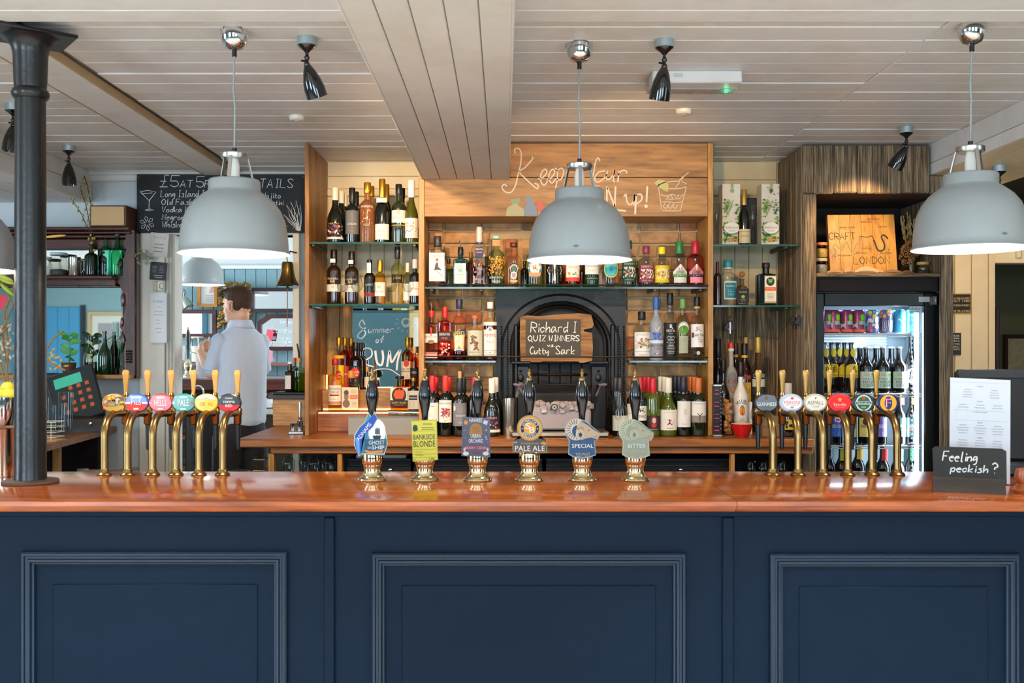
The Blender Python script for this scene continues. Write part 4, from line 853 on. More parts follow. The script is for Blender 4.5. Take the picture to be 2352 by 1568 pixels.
S('gin_bottle', 'clear gin bottle with round turquoise label ringed in yellow', G, 1402, 560, 38, 'spirit', gg, glass=glassm('#f3ead8'), cap='#3a6a80', capl=.1, spec=[('e', 0, .42, .98, .20, '#e8cf2e'), ('e', 0, .42, .86, .175, '#28b0c4'), ('e', 0, .42, .26, .055, '#1a7890'), ('a', 'MALFY', 0, .42, .62, .065, '#e8cf2e', -60, 60), ('t', 'GIN', -.55, .42, .3, .03, '#0f5a70'), ('t', 'GIN', .55, .42, .3, .03, '#0f5a70'), ('t', 'ITALIANO', 0, .30, .9, .03, '#e8cf2e')])
def sips(px, top, w, col, txt, lb, sub, w2='#e6dccb'):
    S('gin_bottle', lb, G, px, top, w, 'spirit', gg, glass=CLEAR, cap=col if sub != 'LEMON' else '#f2d81c', capl=.17, spec=[('r', -1.2, 1.2, .12, .54, col), ('t', 'SIPSMITH', 0, .50, 1.6, .045, txt), ('b', -.9, .9, .22, .44, ['#e9dfce', '#b98a6a', '#cf9a70', '#efe9df', '#8a6a60'], 46, .14), ('l', [(.2, .24), (.5, .30), (.35, .38), (.6, .42), (.75, .36)], .12, '#efe9e0'), ('t', sub, 0, .165, 1.2, .035, txt)])
sips(1444, 553, 32, '#1f4a3e', '#b9c4a8', 'clear gin bottle with dark green swan label, beside the pendant rim', 'London Dry Gin')
sips(1484, 566, 35, '#8a3550', '#e9cfc4', 'clear gin bottle with maroon swan label and maroon capsule', 'Sloe Gin')
sips(1520, 568, 34, '#efd21c', '#c9a012', 'clear gin bottle with bright yellow swan label', 'LEMON')
for px, cc, gl, bc_, lb in ((1560, '#2f7a3c', CLEAR, '#5fa04c', 'clear gin bottle with green capsule and peaked white label'), (1597, '#b3203a', PINK, '#4a3048', 'pink gin bottle with crimson capsule and peaked white label')):
    S('gin_bottle', lb, G, px, 555, 38, 'spirit', gg, glass=gl, cap=cc, capl=.27, spec=[('p', [(-.95, .285), (.95, .285), (.95, .34), (.06, .50), (-.06, .50), (-.95, .34)], '#ece7dd'), ('b', -.25, .25, .385, .41, ['#cf7a5a'], 5, .1), ('t', 'WARNER', 0, .345, .95, .028, '#4a4640'), ('t', 'EDWARDS', 0, .312, 1.0, .028, '#4a4640'), ('r', -.97, .97, .235, .285, bc_), ('s', -.6, .6, .245, .275, 1, '#e9e6dc'), ('r', -.8, .8, .10, .22, '#d9d4cc' if gl is CLEAR else '#e58a98')])
# bottles glimpsed behind the front row
for px, tp, w, g_, cc, lb in ((1030, 595, 24, glassm('#d8e4a8'), '#2c2c2c', 'greenish bottle behind the white-labelled square gin'), (1082, 580, 24, AMBERD, '#8a6a3c', 'dark amber bottle behind the blue gin bottle'), (1118, 590, 22, mat('#3a1c18', rough=.1, coat=.5), '#2a2a2a', 'dark red-brown bottle behind the silver-necked gin'),
        (1205, 600, 20, mat('#121214', rough=.1, coat=.5), '#18181a', 'black bottle between the beaded label and the ship label'), (1336, 606, 20, mat('#4a1a20', rough=.1, coat=.5), '#3a1a1a', 'dark red bottle between the two tall white-labelled gins'), (1383, 612, 18, mat('#c8bcc0', rough=.3), '#8a7a80', 'speckled pale bottle behind the turquoise label'), (1462, 600, 22, glassm('#8aa03c'), '#3a4a20', 'olive bottle behind the dark green swan label')):
    S('gin_bottle', lb, G, px, tp, w, 'long', gg, y=5.37, glass=g_, cap=cc, capl=.15)

# --- lower shelves
S = rowb(5.29, ZL); gg = 'spirit bottles on the short shelf beside the fireplace'
S('gin_bottle', 'clear gin bottle with red and white label and steel pourer', G, 991, 714, 31, 'square', gg, glass=glassm('#f6dcd6'), pour='#1c1c1e', cap='#d8302c', capl=.12, spec=[('r', -.92, .92, .36, .54, '#efe6e0'), ('t', 'BEEFEATER', 0, .475, 1.7, .05, '#cf3a34'), ('e', 0, .62, .16, .05, '#cf3a34'), ('e', 0, .55, .1, .06, '#cf3a34'), ('e', 0, .38, .5, .04, '#8a7a54'), ('r', -.92, .92, .12, .17, '#cf6a66'), ('r', -.92, .92, .05, .12, '#ecdcd8')])
S('gin_bottle', 'red-pink gin bottle with red cap and black strip label', G, 1022, 705, 30, 'square', gg, glass=glassm('#f0705c'), cap='#dc2c28', capl=.2, spec=[('r', -.92, .92, .37, .54, '#231c1e'), ('t', 'BEEFEATER', 0, .49, 1.6, .045, '#e6dcd8'), ('t', 'PINK', 0, .415, 1.0, .045, '#e0505a'), ('b', -.7, .7, .10, .34, ['#e8443c', '#f07a70', '#f7c4ba'], 34, .16), ('e', 0, .60, .16, .045, '#d8302c')])
S('aperitif_bottle', 'orange aperitif bottle with slanted blue label and navy cap', 'liqueur bottle', 1055, 688, 32, 'spirit', gg, glass=glassm('#ffe9d6'), fill=glassm('#c0281c'), full=.16, cap='#1d2a4e', capl=.15, spec=[('p', [(-.75, .16), (.75, .16), (.9, .42), (-.9, .42)], '#e9ecd8'), ('p', [(-.42, .20), (.42, .20), (.5, .42), (-.5, .42)], '#cfe2b8'), ('l', [(-.7, .18), (-.85, .42)], .12, '#e0783c'), ('l', [(.7, .18), (.85, .42)], .12, '#e0783c'), ('r', -.4, .4, .15, .17, '#2a4a8c'), ('p', [(-1.2, .36), (1.2, .42), (1.2, .53), (-1.2, .47)], '#244a86'), ('t', 'APEROL', 0, .445, 1.85, .075, '#ecd43c', 6), ('b', -.3, .3, .30, .33, ['#c9a8a0'], 4, .1), ('e', 0, .21, .12, .02, '#c07038')])
S('spirit_bottle', 'squat clear bottle with grey-green fox label and copper cap', 'spirit bottle', 1091, 725, 36, 'spirit', gg, glass=CLEAR, cap='#b8683c', capl=.07, spec=[('r', -1.25, 1.25, .10, .67, '#c3c4ae'), ('l', [(.1, .62), (-.25, .56), (-.3, .48), (0, .42), (.3, .34), (.1, .26)], .28, '#8a5a3c'), ('b', -.5, .3, .38, .54, ['#4a4a3c', '#7a6a4a', '#3f5a50', '#a86a40'], 24, .14), ('b', -.1, .45, .24, .42, ['#a04a34', '#7a4a3c', '#5a4a44'], 20, .12), ('t', 'SEEDLIP', 0, .19, 1.5, .035, '#9a9a84'), ('s', -.4, .4, .13, .15, 1, '#9a9a84')])
S('liqueur_bottle', 'dark red fruit cup bottle with white label and red-topped cap', 'liqueur bottle', 1126, 694, 31, 'spirit', gg, glass=CLEAR, fill=mat('#3a0c14', rough=.06, coat=.8), full=.60, cap='#e9dfd4', capl=.11, spec=[('r', -1.25, 1.25, .07, .53, '#efe9df'), ('e', 0, .53, .45, .04, '#efe9df'), ('t', "PIMM'S", 0, .43, 1.8, .06, '#cf3b33'), ('e', 0, .53, .22, .028, '#a08a60'), ('t', 'No.1', 0, .32, .9, .04, '#b08a50'), ('r', -1.2, 1.2, .165, .17, '#7a3c34'), ('s', -.9, .9, .09, .15, 2, '#8a5a50'), ('r', -1.25, 1.25, .60, .66, '#e3dad2')])
V = 'vodka bottle'; gg = 'vodka bottles on the short shelf beside the fireplace'
S('vodka_bottle', 'short clear vodka bottle with white swan label and black cap', V, 1474, 716, 38, 'spirit', gg, glass=CLEAR, cap='#161516', capl=.17, spec=[('r', -1.15, 1.25, .08, .58, '#efece4'), ('t', 'SIPSMITH', 0, .53, 1.6, .045, '#b8a890'), ('b', -.5, .8, .26, .46, ['#c9a078', '#7a6656', '#e9dfce', '#a88460'], 36, .15), ('l', [(-1.0, .3), (-.5, .34), (-.9, .42)], .06, '#b89a4c'), ('l', [(-1.0, .24), (-.4, .32)], .06, '#b89a4c'), ('t', 'VODKA', 0, .12, 1.0, .035, '#c9a888'), ('r', -1.1, 1.1, .19, .195, '#8a8a86')])
S('vodka_bottle', 'frosted vodka bottle with blue cap and flying geese', V, 1507, 682, 32, 'vodka', gg, glass=FROST, cap='#3465ae', capl=.2, spec=[('b', -.7, .7, .32, .43, ['#4a6ab8', '#5f7ec0', '#3c5aa8'], 26, .22), ('r', -1.1, 1.1, .27, .32, '#d9dce2'), ('t', 'GREY GOOSE', 0, .235, 1.9, .035, '#3a3f6a'), ('t', 'VODKA', 0, .19, 1.1, .03, '#a06a78'), ('l', [(-.3, .50), (0, .46), (.35, .53)], .12, '#eceef0'), ('r', -.45, -.15, .10, .115, '#2c4a94'), ('r', -.15, .15, .10, .115, '#efeff0'), ('r', .15, .45, .10, .115, '#c8383a')])
S('vodka_bottle', 'tall narrow clear vodka bottle with long black label', V, 1539, 673, 29, 'tall', gg, glass=CLEAR, cap='#141314', capl=.18, spec=[('r', -1.25, 1.25, .06, .56, '#1b1d20'), ('b', -.2, .2, .48, .53, ['#d9dadb'], 8, .12), ('t', 'VESTAL', 0, .44, 1.6, .035, '#e6e6e2'), ('t', 'VODKA', 0, .40, .7, .015, '#b9bab8'), ('s', -.7, .7, .10, .37, 12, '#c9cac8')])
S('vodka_bottle', 'clear vodka bottle with green cap and brown bison on a green field', V, 1568, 687, 31, 'spirit', gg, glass=glassm('#edf3dc'), cap='#6d9a48', capl=.15, spec=[('e', 0, .53, .85, .105, '#dfe6da'), ('e', 0, .50, .75, .07, '#4f9a2e'), ('p', [(-.6, .515), (-.5, .55), (-.1, .565), (.3, .55), (.5, .53), (.5, .50), (.3, .49), (-.4, .49)], '#8a4a22'), ('a', 'ZUBROWKA', 0, .53, .95, .045, '#3a4238', -70, 70), ('r', -.7, .7, .12, .40, '#a9ac96'), ('s', -.55, .55, .16, .36, 7, '#5d7a54')])
S('vodka_bottle', 'clear vodka bottle with large white label by the oak post', V, 1601, 682, 31, 'bord', gg, glass=CLEAR, cap='#161416', capl=.18, band='#caa760', spec=[('r', -1.25, 1.25, .21, .57, '#eceae6'), ('b', -.3, .4, .47, .53, ['#9a9a98', '#b9b9b6'], 12, .13), ('r', -1.05, -.6, .36, .44, '#7a3a4a'), ('t', 'Ketel One', .1, .405, 1.7, .05, '#2a2c34'), ('t', 'VODKA', .2, .355, .6, .018, '#6a6a6a'), ('s', -.2, 1, .28, .34, 2), ('r', -1.1, 1.1, .10, .14, '#2a2826'), ('e', 0, .12, .25, .03, '#cfc8bc')])
# --- wine bottles on the counter
gw = 'wine bottles standing on the back counter'
S = rowb(5.18, ZC)
def trio(px, top, w, sh, cap, glass, spec, lb, behind, capl=.25, word='behind'):
    S('wine_bottle', lb, WB, px, top, w, sh, gw, glass=glass, cap=cap, capl=capl, spec=spec)
    for i, (bx, bt) in enumerate(behind):
        S('wine_bottle', ('first' if i == 0 else 'second') + ' bottle behind the ' + lb, WB, bx, bt, w * .94, sh, gw, y=5.265 + .08 * i, glass=glass, cap=cap, capl=capl)
trio(993, 863, 30, 'bord', '#c8202a', DARKR, [('r', -1.3, 1.3, .25, .56, '#e4dfd8'), ('l', [(-.9, .27), (-.2, .33), (.9, .38)], .05, '#2a2a2a'), ('l', [(-.9, .30), (-.2, .355), (.9, .41)], .05, '#2a2a2a'), ('l', [(-.4, .26), (.2, .31), (1, .35)], .05, '#2a2a2a'), ('s', -.3, .5, .48, .52, 1, '#b85a4a')], 'red-capped wine with arched black lines on a white label', [(1001, 866)])
trio(1023, 863, 31, 'bord', '#d9342a', DARKG, [('r', -1.15, 1.15, .23, .60, '#e9e4dc'), ('t', 'PORTEÑO', 0, .55, 1.9, .038, '#3a3230'), ('b', -.55, .6, .34, .47, ['#c0392e', '#8a3050', '#d8834c', '#6a5aa0', '#a82c3a'], 36, .15), ('l', [(-.3, .30), (0, .36), (.3, .31)], .1, '#7a1f24'), ('t', 'MALBEC', 0, .272, .6, .013, '#8a8078'), ('e', 0, .25, .06, .008, '#c0392e')], 'orange-red-capped wine with a splashed dancer label', [(1030, 866)])
trio(1056, 869, 33, 'bord', '#20242c', DARKG, [('r', -1.25, 1.25, .18, .58, '#77787b'), ('t', 'LA COLONIA', .2, .36, 1.4, .03, '#efede8'), ('s', -.3, 1, .42, .50, 5, '#a9aaac'), ('e', -.75, .49, .18, .05, '#d9d9d6'), ('t', 'MALBEC', .3, .24, .7, .015, '#e0e0dc')], 'grey-labelled wine with a loose cork in its neck', [(1064, 869)])
b = MB(); b.lathe([(.0085, 0), (.009, .002), (.010, .034), (.009, .036)], n=12); tag(b.build('wine_cork', mat('#c79a68', rough=.9)), 'pale cork standing on the neck of the grey-labelled wine', 'cork').location = (PX(1056, 5.18), 5.18, PZ(869, 5.18) + .0016)
trio(1090, 866, 31, 'bord', '#b8243c', DARKR, [], 'wine with a crimson cap, mostly behind the dark cider hand pump', [])
trio(1130, 869, 37, 'burg', '#e5ddcf', DARKG, [('r', -1.3, 1.3, .12, .36, '#241a22'), ('b', -1.1, 1.1, .13, .26, ['#a8343c', '#c9b8b0', '#4a3a6a', '#141214'], 28, .14), ('t', 'Inkos', 0, .33, 1.2, .05, '#cfa0a8'), ('r', -1.3, 1.3, .075, .12, '#e6ddd0'), ('t', 'PINOT NOIR', 0, .097, 1.4, .02, '#7a7068')], 'white-capped sloping wine with dark floral label', [(1138, 867)])
trio(1424, 868, 36, 'burg', '#2f2b2c', DARKG, [('r', -1.3, 1.3, .10, .36, '#d8cfc0'), ('s', -.8, .8, .14, .32, 3, '#c4b9a6')], 'sloping dark wine with plain cream label behind the champagne flute', [(1415, 868), (1410, 867)])
trio(1456, 868, 34, 'bord', '#a82432', DARKR, [('r', -1.25, 1.25, .3, .56, '#e0dacd'), ('t', 'GOUGUENHEIM', 0, .4, 1.6, .03, '#4a4440')], 'dark wine mostly behind the grey-green hand pump', [])
trio(1470, 867, 31, 'bord', '#c42030', DARKG, [('r', -1.25, 1.25, .27, .52, '#e6e0d4'), ('t', 'ALEMAZ', 0, .34, 1.6, .05, '#34343c'), ('b', -.3, .6, .42, .48, ['#3a3c44'], 8, .12)], 'crimson-capped wine beside the black skull label', [])
trio(1500, 870, 33, 'long', '#cf2230', mat('#4c5a14', rough=.06, coat=.7), [('r', -1.2, 1.2, .10, .36, '#251517'), ('e', 0, .26, .55, .10, '#6a2226'), ('e', 0, .28, .26, .05, '#d8b9a0'), ('e', 0, .19, .35, .035, '#b8342c'), ('t', 'BREAKNECK', 0, .125, 1.2, .022, '#d9c9b8')], 'green wine with a black skull-and-roses label and red cap', [(1489, 866), (1482, 866)])
trio(1535, 868, 39, 'burg', '#e9e0cc', mat('#4a5512', rough=.06, coat=.7), [('r', -1.25, 1.25, .11, .46, '#e9e2d4'), ('t', 'MONCADERO', 0, .415, 1.3, .022, '#c2b8a4'), ('e', 0, .27, .55, .07, '#e9e2d4'), ('p', [(-.6, .30), (-.5, .24), (-.25, .20), (.25, .20), (.5, .24), (.6, .30), (.3, .27), (0, .30), (-.3, .285)], '#a82a4a'), ('p', [(-.5, .25), (-.2, .205), (.25, .205), (.5, .25), (0, .245)], '#571a34'), ('s', -.6, .6, .13, .16, 1)], 'green wine with a crimson wineglass drawn on white', [(1527, 866), (1519, 865)])
trio(1570, 867, 32, 'bord', '#1c2030', DARKG, [('r', -1.2, 1.2, .16, .60, '#e4e0d8'), ('t', 'MONASTERIO', .1, .42, .8, .05, '#6a6864', 90), ('t', 'RIOJA', 0, .21, .8, .02, '#8a8680')], 'navy-capped wine with a plain white label and upright writing', [(1560, 866), (1551, 865)])
trio(1604, 868, 35, 'bord', '#c8692c', mat('#15210c', rough=.06, coat=.8), [('r', -1.25, 1.25, .36, .60, '#e4ded4'), ('r', -1.25, 1.25, .245, .36, '#8d7f76'), ('t', 'MORANDE', 0, .565, 1.7, .028, '#a89c8e'), ('l', [(0, .27), (0, .36), (-.3, .40)], .1, '#231d1c'), ('l', [(0, .35), (.35, .40)], .1, '#231d1c'), ('r', -1.25, 1.25, .235, .25, '#6a4a40')], 'copper-capped wine with a vine stump on a white and taupe label', [(1595, 866), (1587, 865)])
stemglass('champagne_flute', 'empty champagne flute in front of the cream-labelled wine', PX(1419, 5.08), 5.08, ZC, M2(107, 5.08), M2(13.5, 5.08), 'flute')
# --- right-hand narrow bay
S = rowb(5.40, ZA - .004); g9 = 'things on the shelves by the rustic post'
def carton(px, lb, dots):
    t = thing('gift_carton', lb, 'carton', (PX(px, 5.41), 5.41, ZA - .004), 'patterned gift cartons'); w = M2(41, 5.36); H = PZ(422, 5.36) - ZA + .004
    b = MB(); b.box(-w / 2, w / 2, -.05, .05, 0, H, c=.001); b.build('box', mat('#cfcabc', rough=.55), t, smooth=False)
    d = Decal(flat(y=-.05)); GR = ['#3f7a35', '#5a9440', '#2c5a34', '#88a83c', '#a8a428', '#1f4a3c']
    d.blobs(-w * .46, w * .44, .02, H * .38, GR, 90, w * .07, 3); d.blobs(-w * .46, -w * .2, H * .35, H * .75, GR, 24, w * .06, 5); d.blobs(w * .2, w * .44, H * .38, H * .66, GR, 20, w * .06, 6)
    d.blobs(-w * .1, w * .3, .03, H * .1, ['#d9962c', '#c8742a'], 8, w * .08, 8)
    for k in range(9): d.line([(-w * .42 + k * w * .035, H * (.52 + .03 * (k % 3))), (-w * .42 + k * w * .05 + .01, H * (.74 - .03 * (k % 4)))], w * .025, '#6a8f2e')
    if dots: d.blobs(-w * .2, w * .45, H * .55, H * .95, ['#6a4a3a', '#4a5a4a'], 22, w * .04, 9)
    d.ell(0, H * .28, w * .45, H * .10, '#6a8a6a'); d.ell(0, H * .285, w * .43, H * .093, '#e2dfd6'); d.txt('PERRIER-JOUET', 0, H * .285, w * .74, H * .04, '#5a6a60'); d.small(-w * .25, w * .25, H * .225, H * .25, 2)
    d.rect(-w * .05, w * .06, H * .93, H, '#7aa040'); d.ell(0, H * .885, w * .1, H * .035, '#8a9a70' if not dots else '#5a4a38')
    d.build('print', t); return t
carton(1675, 'tall white gift carton printed with green jungle leaves, next to the oak post', False)
carton(1764, 'tall leafy gift carton with dotted sky, next to the rustic post', True)
S('champagne_bottle', 'small champagne bottle with gold neck foil between two leafy cartons', 'champagne bottle', 1709, 436, 29, 'champ', g9, y=5.36, glass=mat('#0d0f0c', rough=.1, coat=.6), cap=mat('#b08d4c', rough=.35, metal=.6), capl=.40, capr=1.25, spec=[('r', -1.1, 1.1, .04, .29, '#cfc19c'), ('t', 'PERRIER JOUET', 0, .16, 1.5, .035, '#6a5a34'), ('r', -1.1, 1.1, .24, .25, '#a88a48')])
t = thing('dark_carton', 'plain dark carton behind the small champagne bottle', 'carton', (PX(1721, 5.5), 5.5, ZA - .004)); b = MB(); b.box(-.035, .035, -.03, .03, 0, .27, c=.001); b.box(-.036, .036, -.031, .031, .27, .275, c=.001); b.build('box', mat('#1c1715', rough=.5), t)
stemglass('champagne_flute', 'champagne flute between the oak post and the leafy carton', PX(1645, 5.33), 5.33, ZA - .004, M2(96, 5.33), M2(9.5, 5.33), 'flute')
stemglass('champagne_flute', 'champagne flute beside the small champagne bottle', PX(1729, 5.31), 5.31, ZA - .004, M2(92, 5.31), M2(10, 5.31), 'flute')
S = rowb(5.40, ZB - .004)
S('liqueur_bottle', 'maroon-necked bottle half hidden by the oak post', 'bottle', 1648, 602, 18, 'long', g9, glass=mat('#3a2424', rough=.15, coat=.4), cap='#5a2028', capl=.3)
S('tequila_bottle', 'clear rounded tequila bottle with teal label', 'tequila bottle', 1672, 598, 45, 'spirit', g9, glass=CLEAR, cap='#2a8a94', capl=.19, band='#cfd2cc', spec=[('r', -.6, .75, .14, .54, '#c9ccc6'), ('r', -.5, .68, .17, .50, '#1f7888'), ('t', 'OLMECA', .08, .43, .95, .035, '#d9e2dc'), ('s', -.3, .5, .22, .36, 4, '#a8c4c0')])
S('tequila_bottle', 'small tequila bottle with round cork stopper and black label', 'tequila bottle', 1704, 640, 28, 'squat', g9, y=5.36, glass=glassm('#b8ac94'), spec=[('r', -.97, .97, .10, .62, '#17181a'), ('t', 'PATRON', 0, .5, 1.2, .06, '#b8b49a'), ('e', 0, .33, .3, .06, '#a8a43c'), ('s', -.6, .6, .15, .25, 2, '#8a8a78')])
o = MB().ball((0, 0, 0), .016).build('cork_stopper', mat('#a0683c', rough=.8))
o.location = (PX(1704, 5.36), 5.36, PZ(630, 5.36)); tag(o, 'round wooden stopper on the small black-labelled tequila bottle', 'stopper')
S('liqueur_bottle', 'square dark green herbal liqueur bottle with stag label and orange band', 'liqueur bottle', 1759, 604, 45, 'square', g9, glass=mat('#0d1410', rough=.1, coat=.5), cap='#2a1c1c', capl=.12, spec=[('r', -.36, .86, .06, .70, '#3f6a40'), ('r', -.32, .82, .075, .685, '#dfd6c0'), ('e', .25, .56, .42, .10, '#1c2a1c'), ('e', .25, .57, .22, .05, '#4a8a3c'), ('l', [(.05, .62), (.2, .56), (.3, .56), (.45, .62)], .05, '#c9d0b0'), ('r', -.34, .84, .35, .43, '#d8502c'), ('t', 'Jagermeister', .25, .39, 1.0, .035, '#e9c9a0'), ('s', -.15, .65, .14, .30, 5), ('r', -.3, .8, .085, .10, '#c8502c')])
# bottles at the dark end of the counter
S = rowb(5.45, ZC); g9 = 'liqueur bottles at the dark end of the counter'
S('liqueur_bottle', 'tall black bottle tight against the oak post', 'liqueur bottle', 1649, 778, 30, 'bord', g9, glass=BLACKG, cap='#121214', capl=.2, spec=[('t', 'DISARONNO', 0, .47, 1.2, .02, '#8a8072'), ('s', -.6, .6, .38, .44, 2, '#6a6258')])
S('liqueur_bottle', 'frosted white schnapps bottle with red cap and grey disc', 'liqueur bottle', 1679, 788, 29, 'spirit', g9, glass=mat('#b9b4b0', rough=.4, trans=.2), cap='#c83a2c', capl=.09, band='#e0dcd8', spec=[('e', 0, .56, .85, .12, '#8d8888'), ('t', 'ARCHERS', 0, .57, 1.5, .05, '#9a3a34'), ('e', .1, .48, .2, .03, '#d9803c')])
S('liqueur_bottle', 'yellow-labelled coffee liqueur bottle with yellow neck band', 'liqueur bottle', 1710, 789, 30, 'spirit', g9, glass=mat('#2a100c', rough=.1, coat=.5), cap='#181415', capl=.16, band='#e0b02c', spec=[('r', -1, 1, .12, .56, '#d9a02c'), ('t', 'KAHLUA', 0, .47, 1.4, .05, '#8a2c1c'), ('e', 0, .30, .5, .10, '#b8601c'), ('r', -.9, .9, .60, .64, '#b83a28')])
S('liqueur_bottle', 'gold-capped bottle behind the yellow coffee liqueur', 'liqueur bottle', 1713, 775, 22, 'long', g9, y=5.55, glass=AMBERD, cap='#a8924c', capl=.12)
S('liqueur_bottle', 'second yellow-banded dark bottle behind the frosted schnapps', 'liqueur bottle', 1690, 788, 24, 'spirit', g9, y=5.55, glass=mat('#1a0c0a', rough=.1, coat=.5), cap='#181415', capl=.16, band='#e0b02c')
S('aperitif_bottle', 'clear bitter aperitif bottle with gold cap and dark strip label', 'liqueur bottle', 1741, 775, 32, 'spirit', g9, glass=glassm('#f2e6dc'), cap=mat('#b89a48', rough=.4, metal=.4), capl=.16, spec=[('r', -1.2, 1.2, .56, .63, '#20242a'), ('t', 'CAMPARI', 0, .595, 1.9, .045, '#e6e4dc'), ('r', -1.1, 1.1, .48, .56, '#c5cdb8'), ('r', -1.2, 1.2, .40, .48, '#2a3a34')])
S('cream_liqueur', 'black cream liqueur bottle with scenic label in front of the frosted one', 'liqueur bottle', 1661, 827, 30, 'milk', g9, y=5.38, glass=mat('#1a1210', rough=.1, coat=.5), cap='#15151a', capl=.18, spec=[('r', -1.1, 1.1, .28, .46, '#b8704a'), ('t', 'BAILEYS', 0, .42, 1.5, .06, '#f0e0c0'), ('e', 0, .30, .8, .05, '#c9d0cc')])
S('rum_liqueur', 'white coconut rum bottle with palm tree sunset', 'liqueur bottle', 1701, 832, 35, 'milk', g9, y=5.30, glass=mat('#e8e1d8', rough=.22, coat=.4), cap='#2a1210', capl=.20, spec=[('a', 'MALIBU', 0, .38, .75, .06, '#2c2020', -62, 62), ('e', 0, .33, .36, .07, '#e08a24'), ('p', [(-.34, .33), (.34, .33), (.2, .27), (-.2, .27)], '#b8341c'), ('l', [(0, .27), (-.05, .36)], .06, '#3a1c10'), ('l', [(-.3, .37), (-.05, .39), (.25, .36)], .07, '#3a1c10'), ('l', [(-.2, .41), (-.05, .385), (.15, .41)], .07, '#3a1c10'), ('e', 0, .17, 1.1, .02, '#c9c2b8'), ('s', -.5, .3, .19, .24, 3)])
S = rowb(5.14, ZC)
S('champagne_bottle', 'dark sealed champagne bottle with yellow label and flip stopper behind the taps', 'champagne bottle', 1810, 880, 37, 'champ', g9, glass=DARKG, cap='#c9b8a8', capl=.30, capr=1.3, spec=[('r', -1.25, 1.25, .14, .33, '#c9a02c'), ('b', -.8, .8, .16, .31, ['#17150f'], 10, .2)])
stemglass('wine_glass', 'stemmed glass half hidden behind the first tap by the red bowl', PX(1741, 5.08), 5.08, ZC, .17, M2(17, 5.08))

# --- fridge bottles and cans
FZ_ = {1: PZ(765, 5.45), 2: PZ(902, 5.45), 3: PZ(1020, 5.45)}; FZ_[4] = FZ_[3] - .29
gc = 'cans on the top fridge shelf'
def can(px, lb, cols, spec, y=5.44):
    t = thing('drink_can', lb, 'can', (PX(px, y), y, FZ_[1]), gc); r = M2(14.5, y); H = .128
    b = MB().use(mat(cols, rough=.3, metal=.35)); b.lathe([(r * .82, 0), (r, .006), (r, H - .012), (r * .85, H - .002)], n=22); b.build('can_body', None, t)
    b = MB(); b.lathe([(r * .86, H - .002), (r * .87, H), (r * .8, H), (r * .78, H - .003), (0, H - .003)], n=22, caps=False); b.build('can_lid', STEEL, t)
    d = Decal(wrap(r * 1.002)); draw(d, spec, r, H); d.build('print', t)
for i, px in enumerate((1896, 1915, 1944, 1971)):
    can(px, 'purple and lime beer can, %s from the fridge hinge side' % ('first', 'second', 'third', 'fourth')[i], '#8a3a6a', [('r', -1.4, 1.4, .05, .16, '#c85a3c'), ('p', [(-.5, .2), (.9, .2), (.9, .6), (.6, .82), (.1, .8), (-.4, .5)], '#6fae2c'), ('e', .5, .66, .35, .13, '#7fdc2a'), ('p', [(-1.3, .2), (-.4, .2), (-.4, .5), (-1.3, .4)], '#c9b8a8'), ('r', -.2, .9, .36, .52, '#a9b8a0')])
can(2002, 'beer can striped in red, yellow and blue with a skull', '#6a5a9a', [('b', -1.3, 1.3, .1, .95, ['#d8402c', '#e8c22c', '#2c6ab8', '#48b0c8', '#e6e0e0'], 60, .3), ('e', .4, .55, .35, .14, '#d9d9e0'), ('e', .4, .3, .4, .12, '#b8bccc')])
can(2034, 'beer can covered in swirling silver waves', '#5a5a7a', [('b', -1.3, 1.3, .7, .95, ['#d8402c', '#e8c22c', '#2c6ab8'], 24, .3), ('e', -.5, .72, .5, .16, '#8a5a9a'), ('e', -.5, .72, .25, .08, '#e8c22c')] + [('l', [(-.9 + k * .25, .1), (-.7 + k * .25, .35), (-.9 + k * .3, .55)], .07, '#cfd0dc') for k in range(7)])
can(2065, 'sky blue beer can over an orange base', '#3a9ac8', [('p', [(-1.4, .04), (1.4, .04), (1.4, .2), (.6, .34), (.1, .24), (-.6, .36), (-1.4, .3)], '#d8683c'), ('l', [(-.4, .6), (0, .5), (.3, .55)], .12, '#e9e6d8'), ('l', [(.5, .7), (.6, .3)], .12, '#d8c02c')])
can(2096, 'teal beer can beside the light strip', '#4fa8ac', [('t', 'ROAD', -.2, .42, 1.5, .16, '#1f4a50'), ('r', -1.1, .9, .72, .82, '#8ac4c4'), ('s', -1, .8, .15, .28, 3, '#c5dfdc')])
S = rowb(5.44, FZ_[2]); gb = 'bottles on the second fridge shelf'; BB = 'beer bottle'
AMB = mat('#1d0f08', rough=.06, coat=.8)
for i, (px, y) in enumerate(((1893, 5.43), (1910, 5.52), (1925, 5.61), (1940, 5.52), (1955, 5.43))):
    S('cider_bottle', 'yellow-labelled cider bottle, %s from the fridge hinge side' % ('first', 'second', 'third', 'fourth', 'fifth')[i], BB, px, 787, 30, 'beer', gb, y=y, glass=AMB, cap='#15130f', capl=.03, capr=1.15, spec=[('r', -1.2, 1.2, .31, .52, '#e8c41c'), ('e', .0, .52, 1.1, .06, '#e8c41c'), ('t', 'B', .25, .46, .6, .11, '#26200f'), ('t', 'BULMERS', 0, .345, 1.9, .035, '#4a3c0f'), ('e', 0, .80, .42, .085, '#c9b82c')])
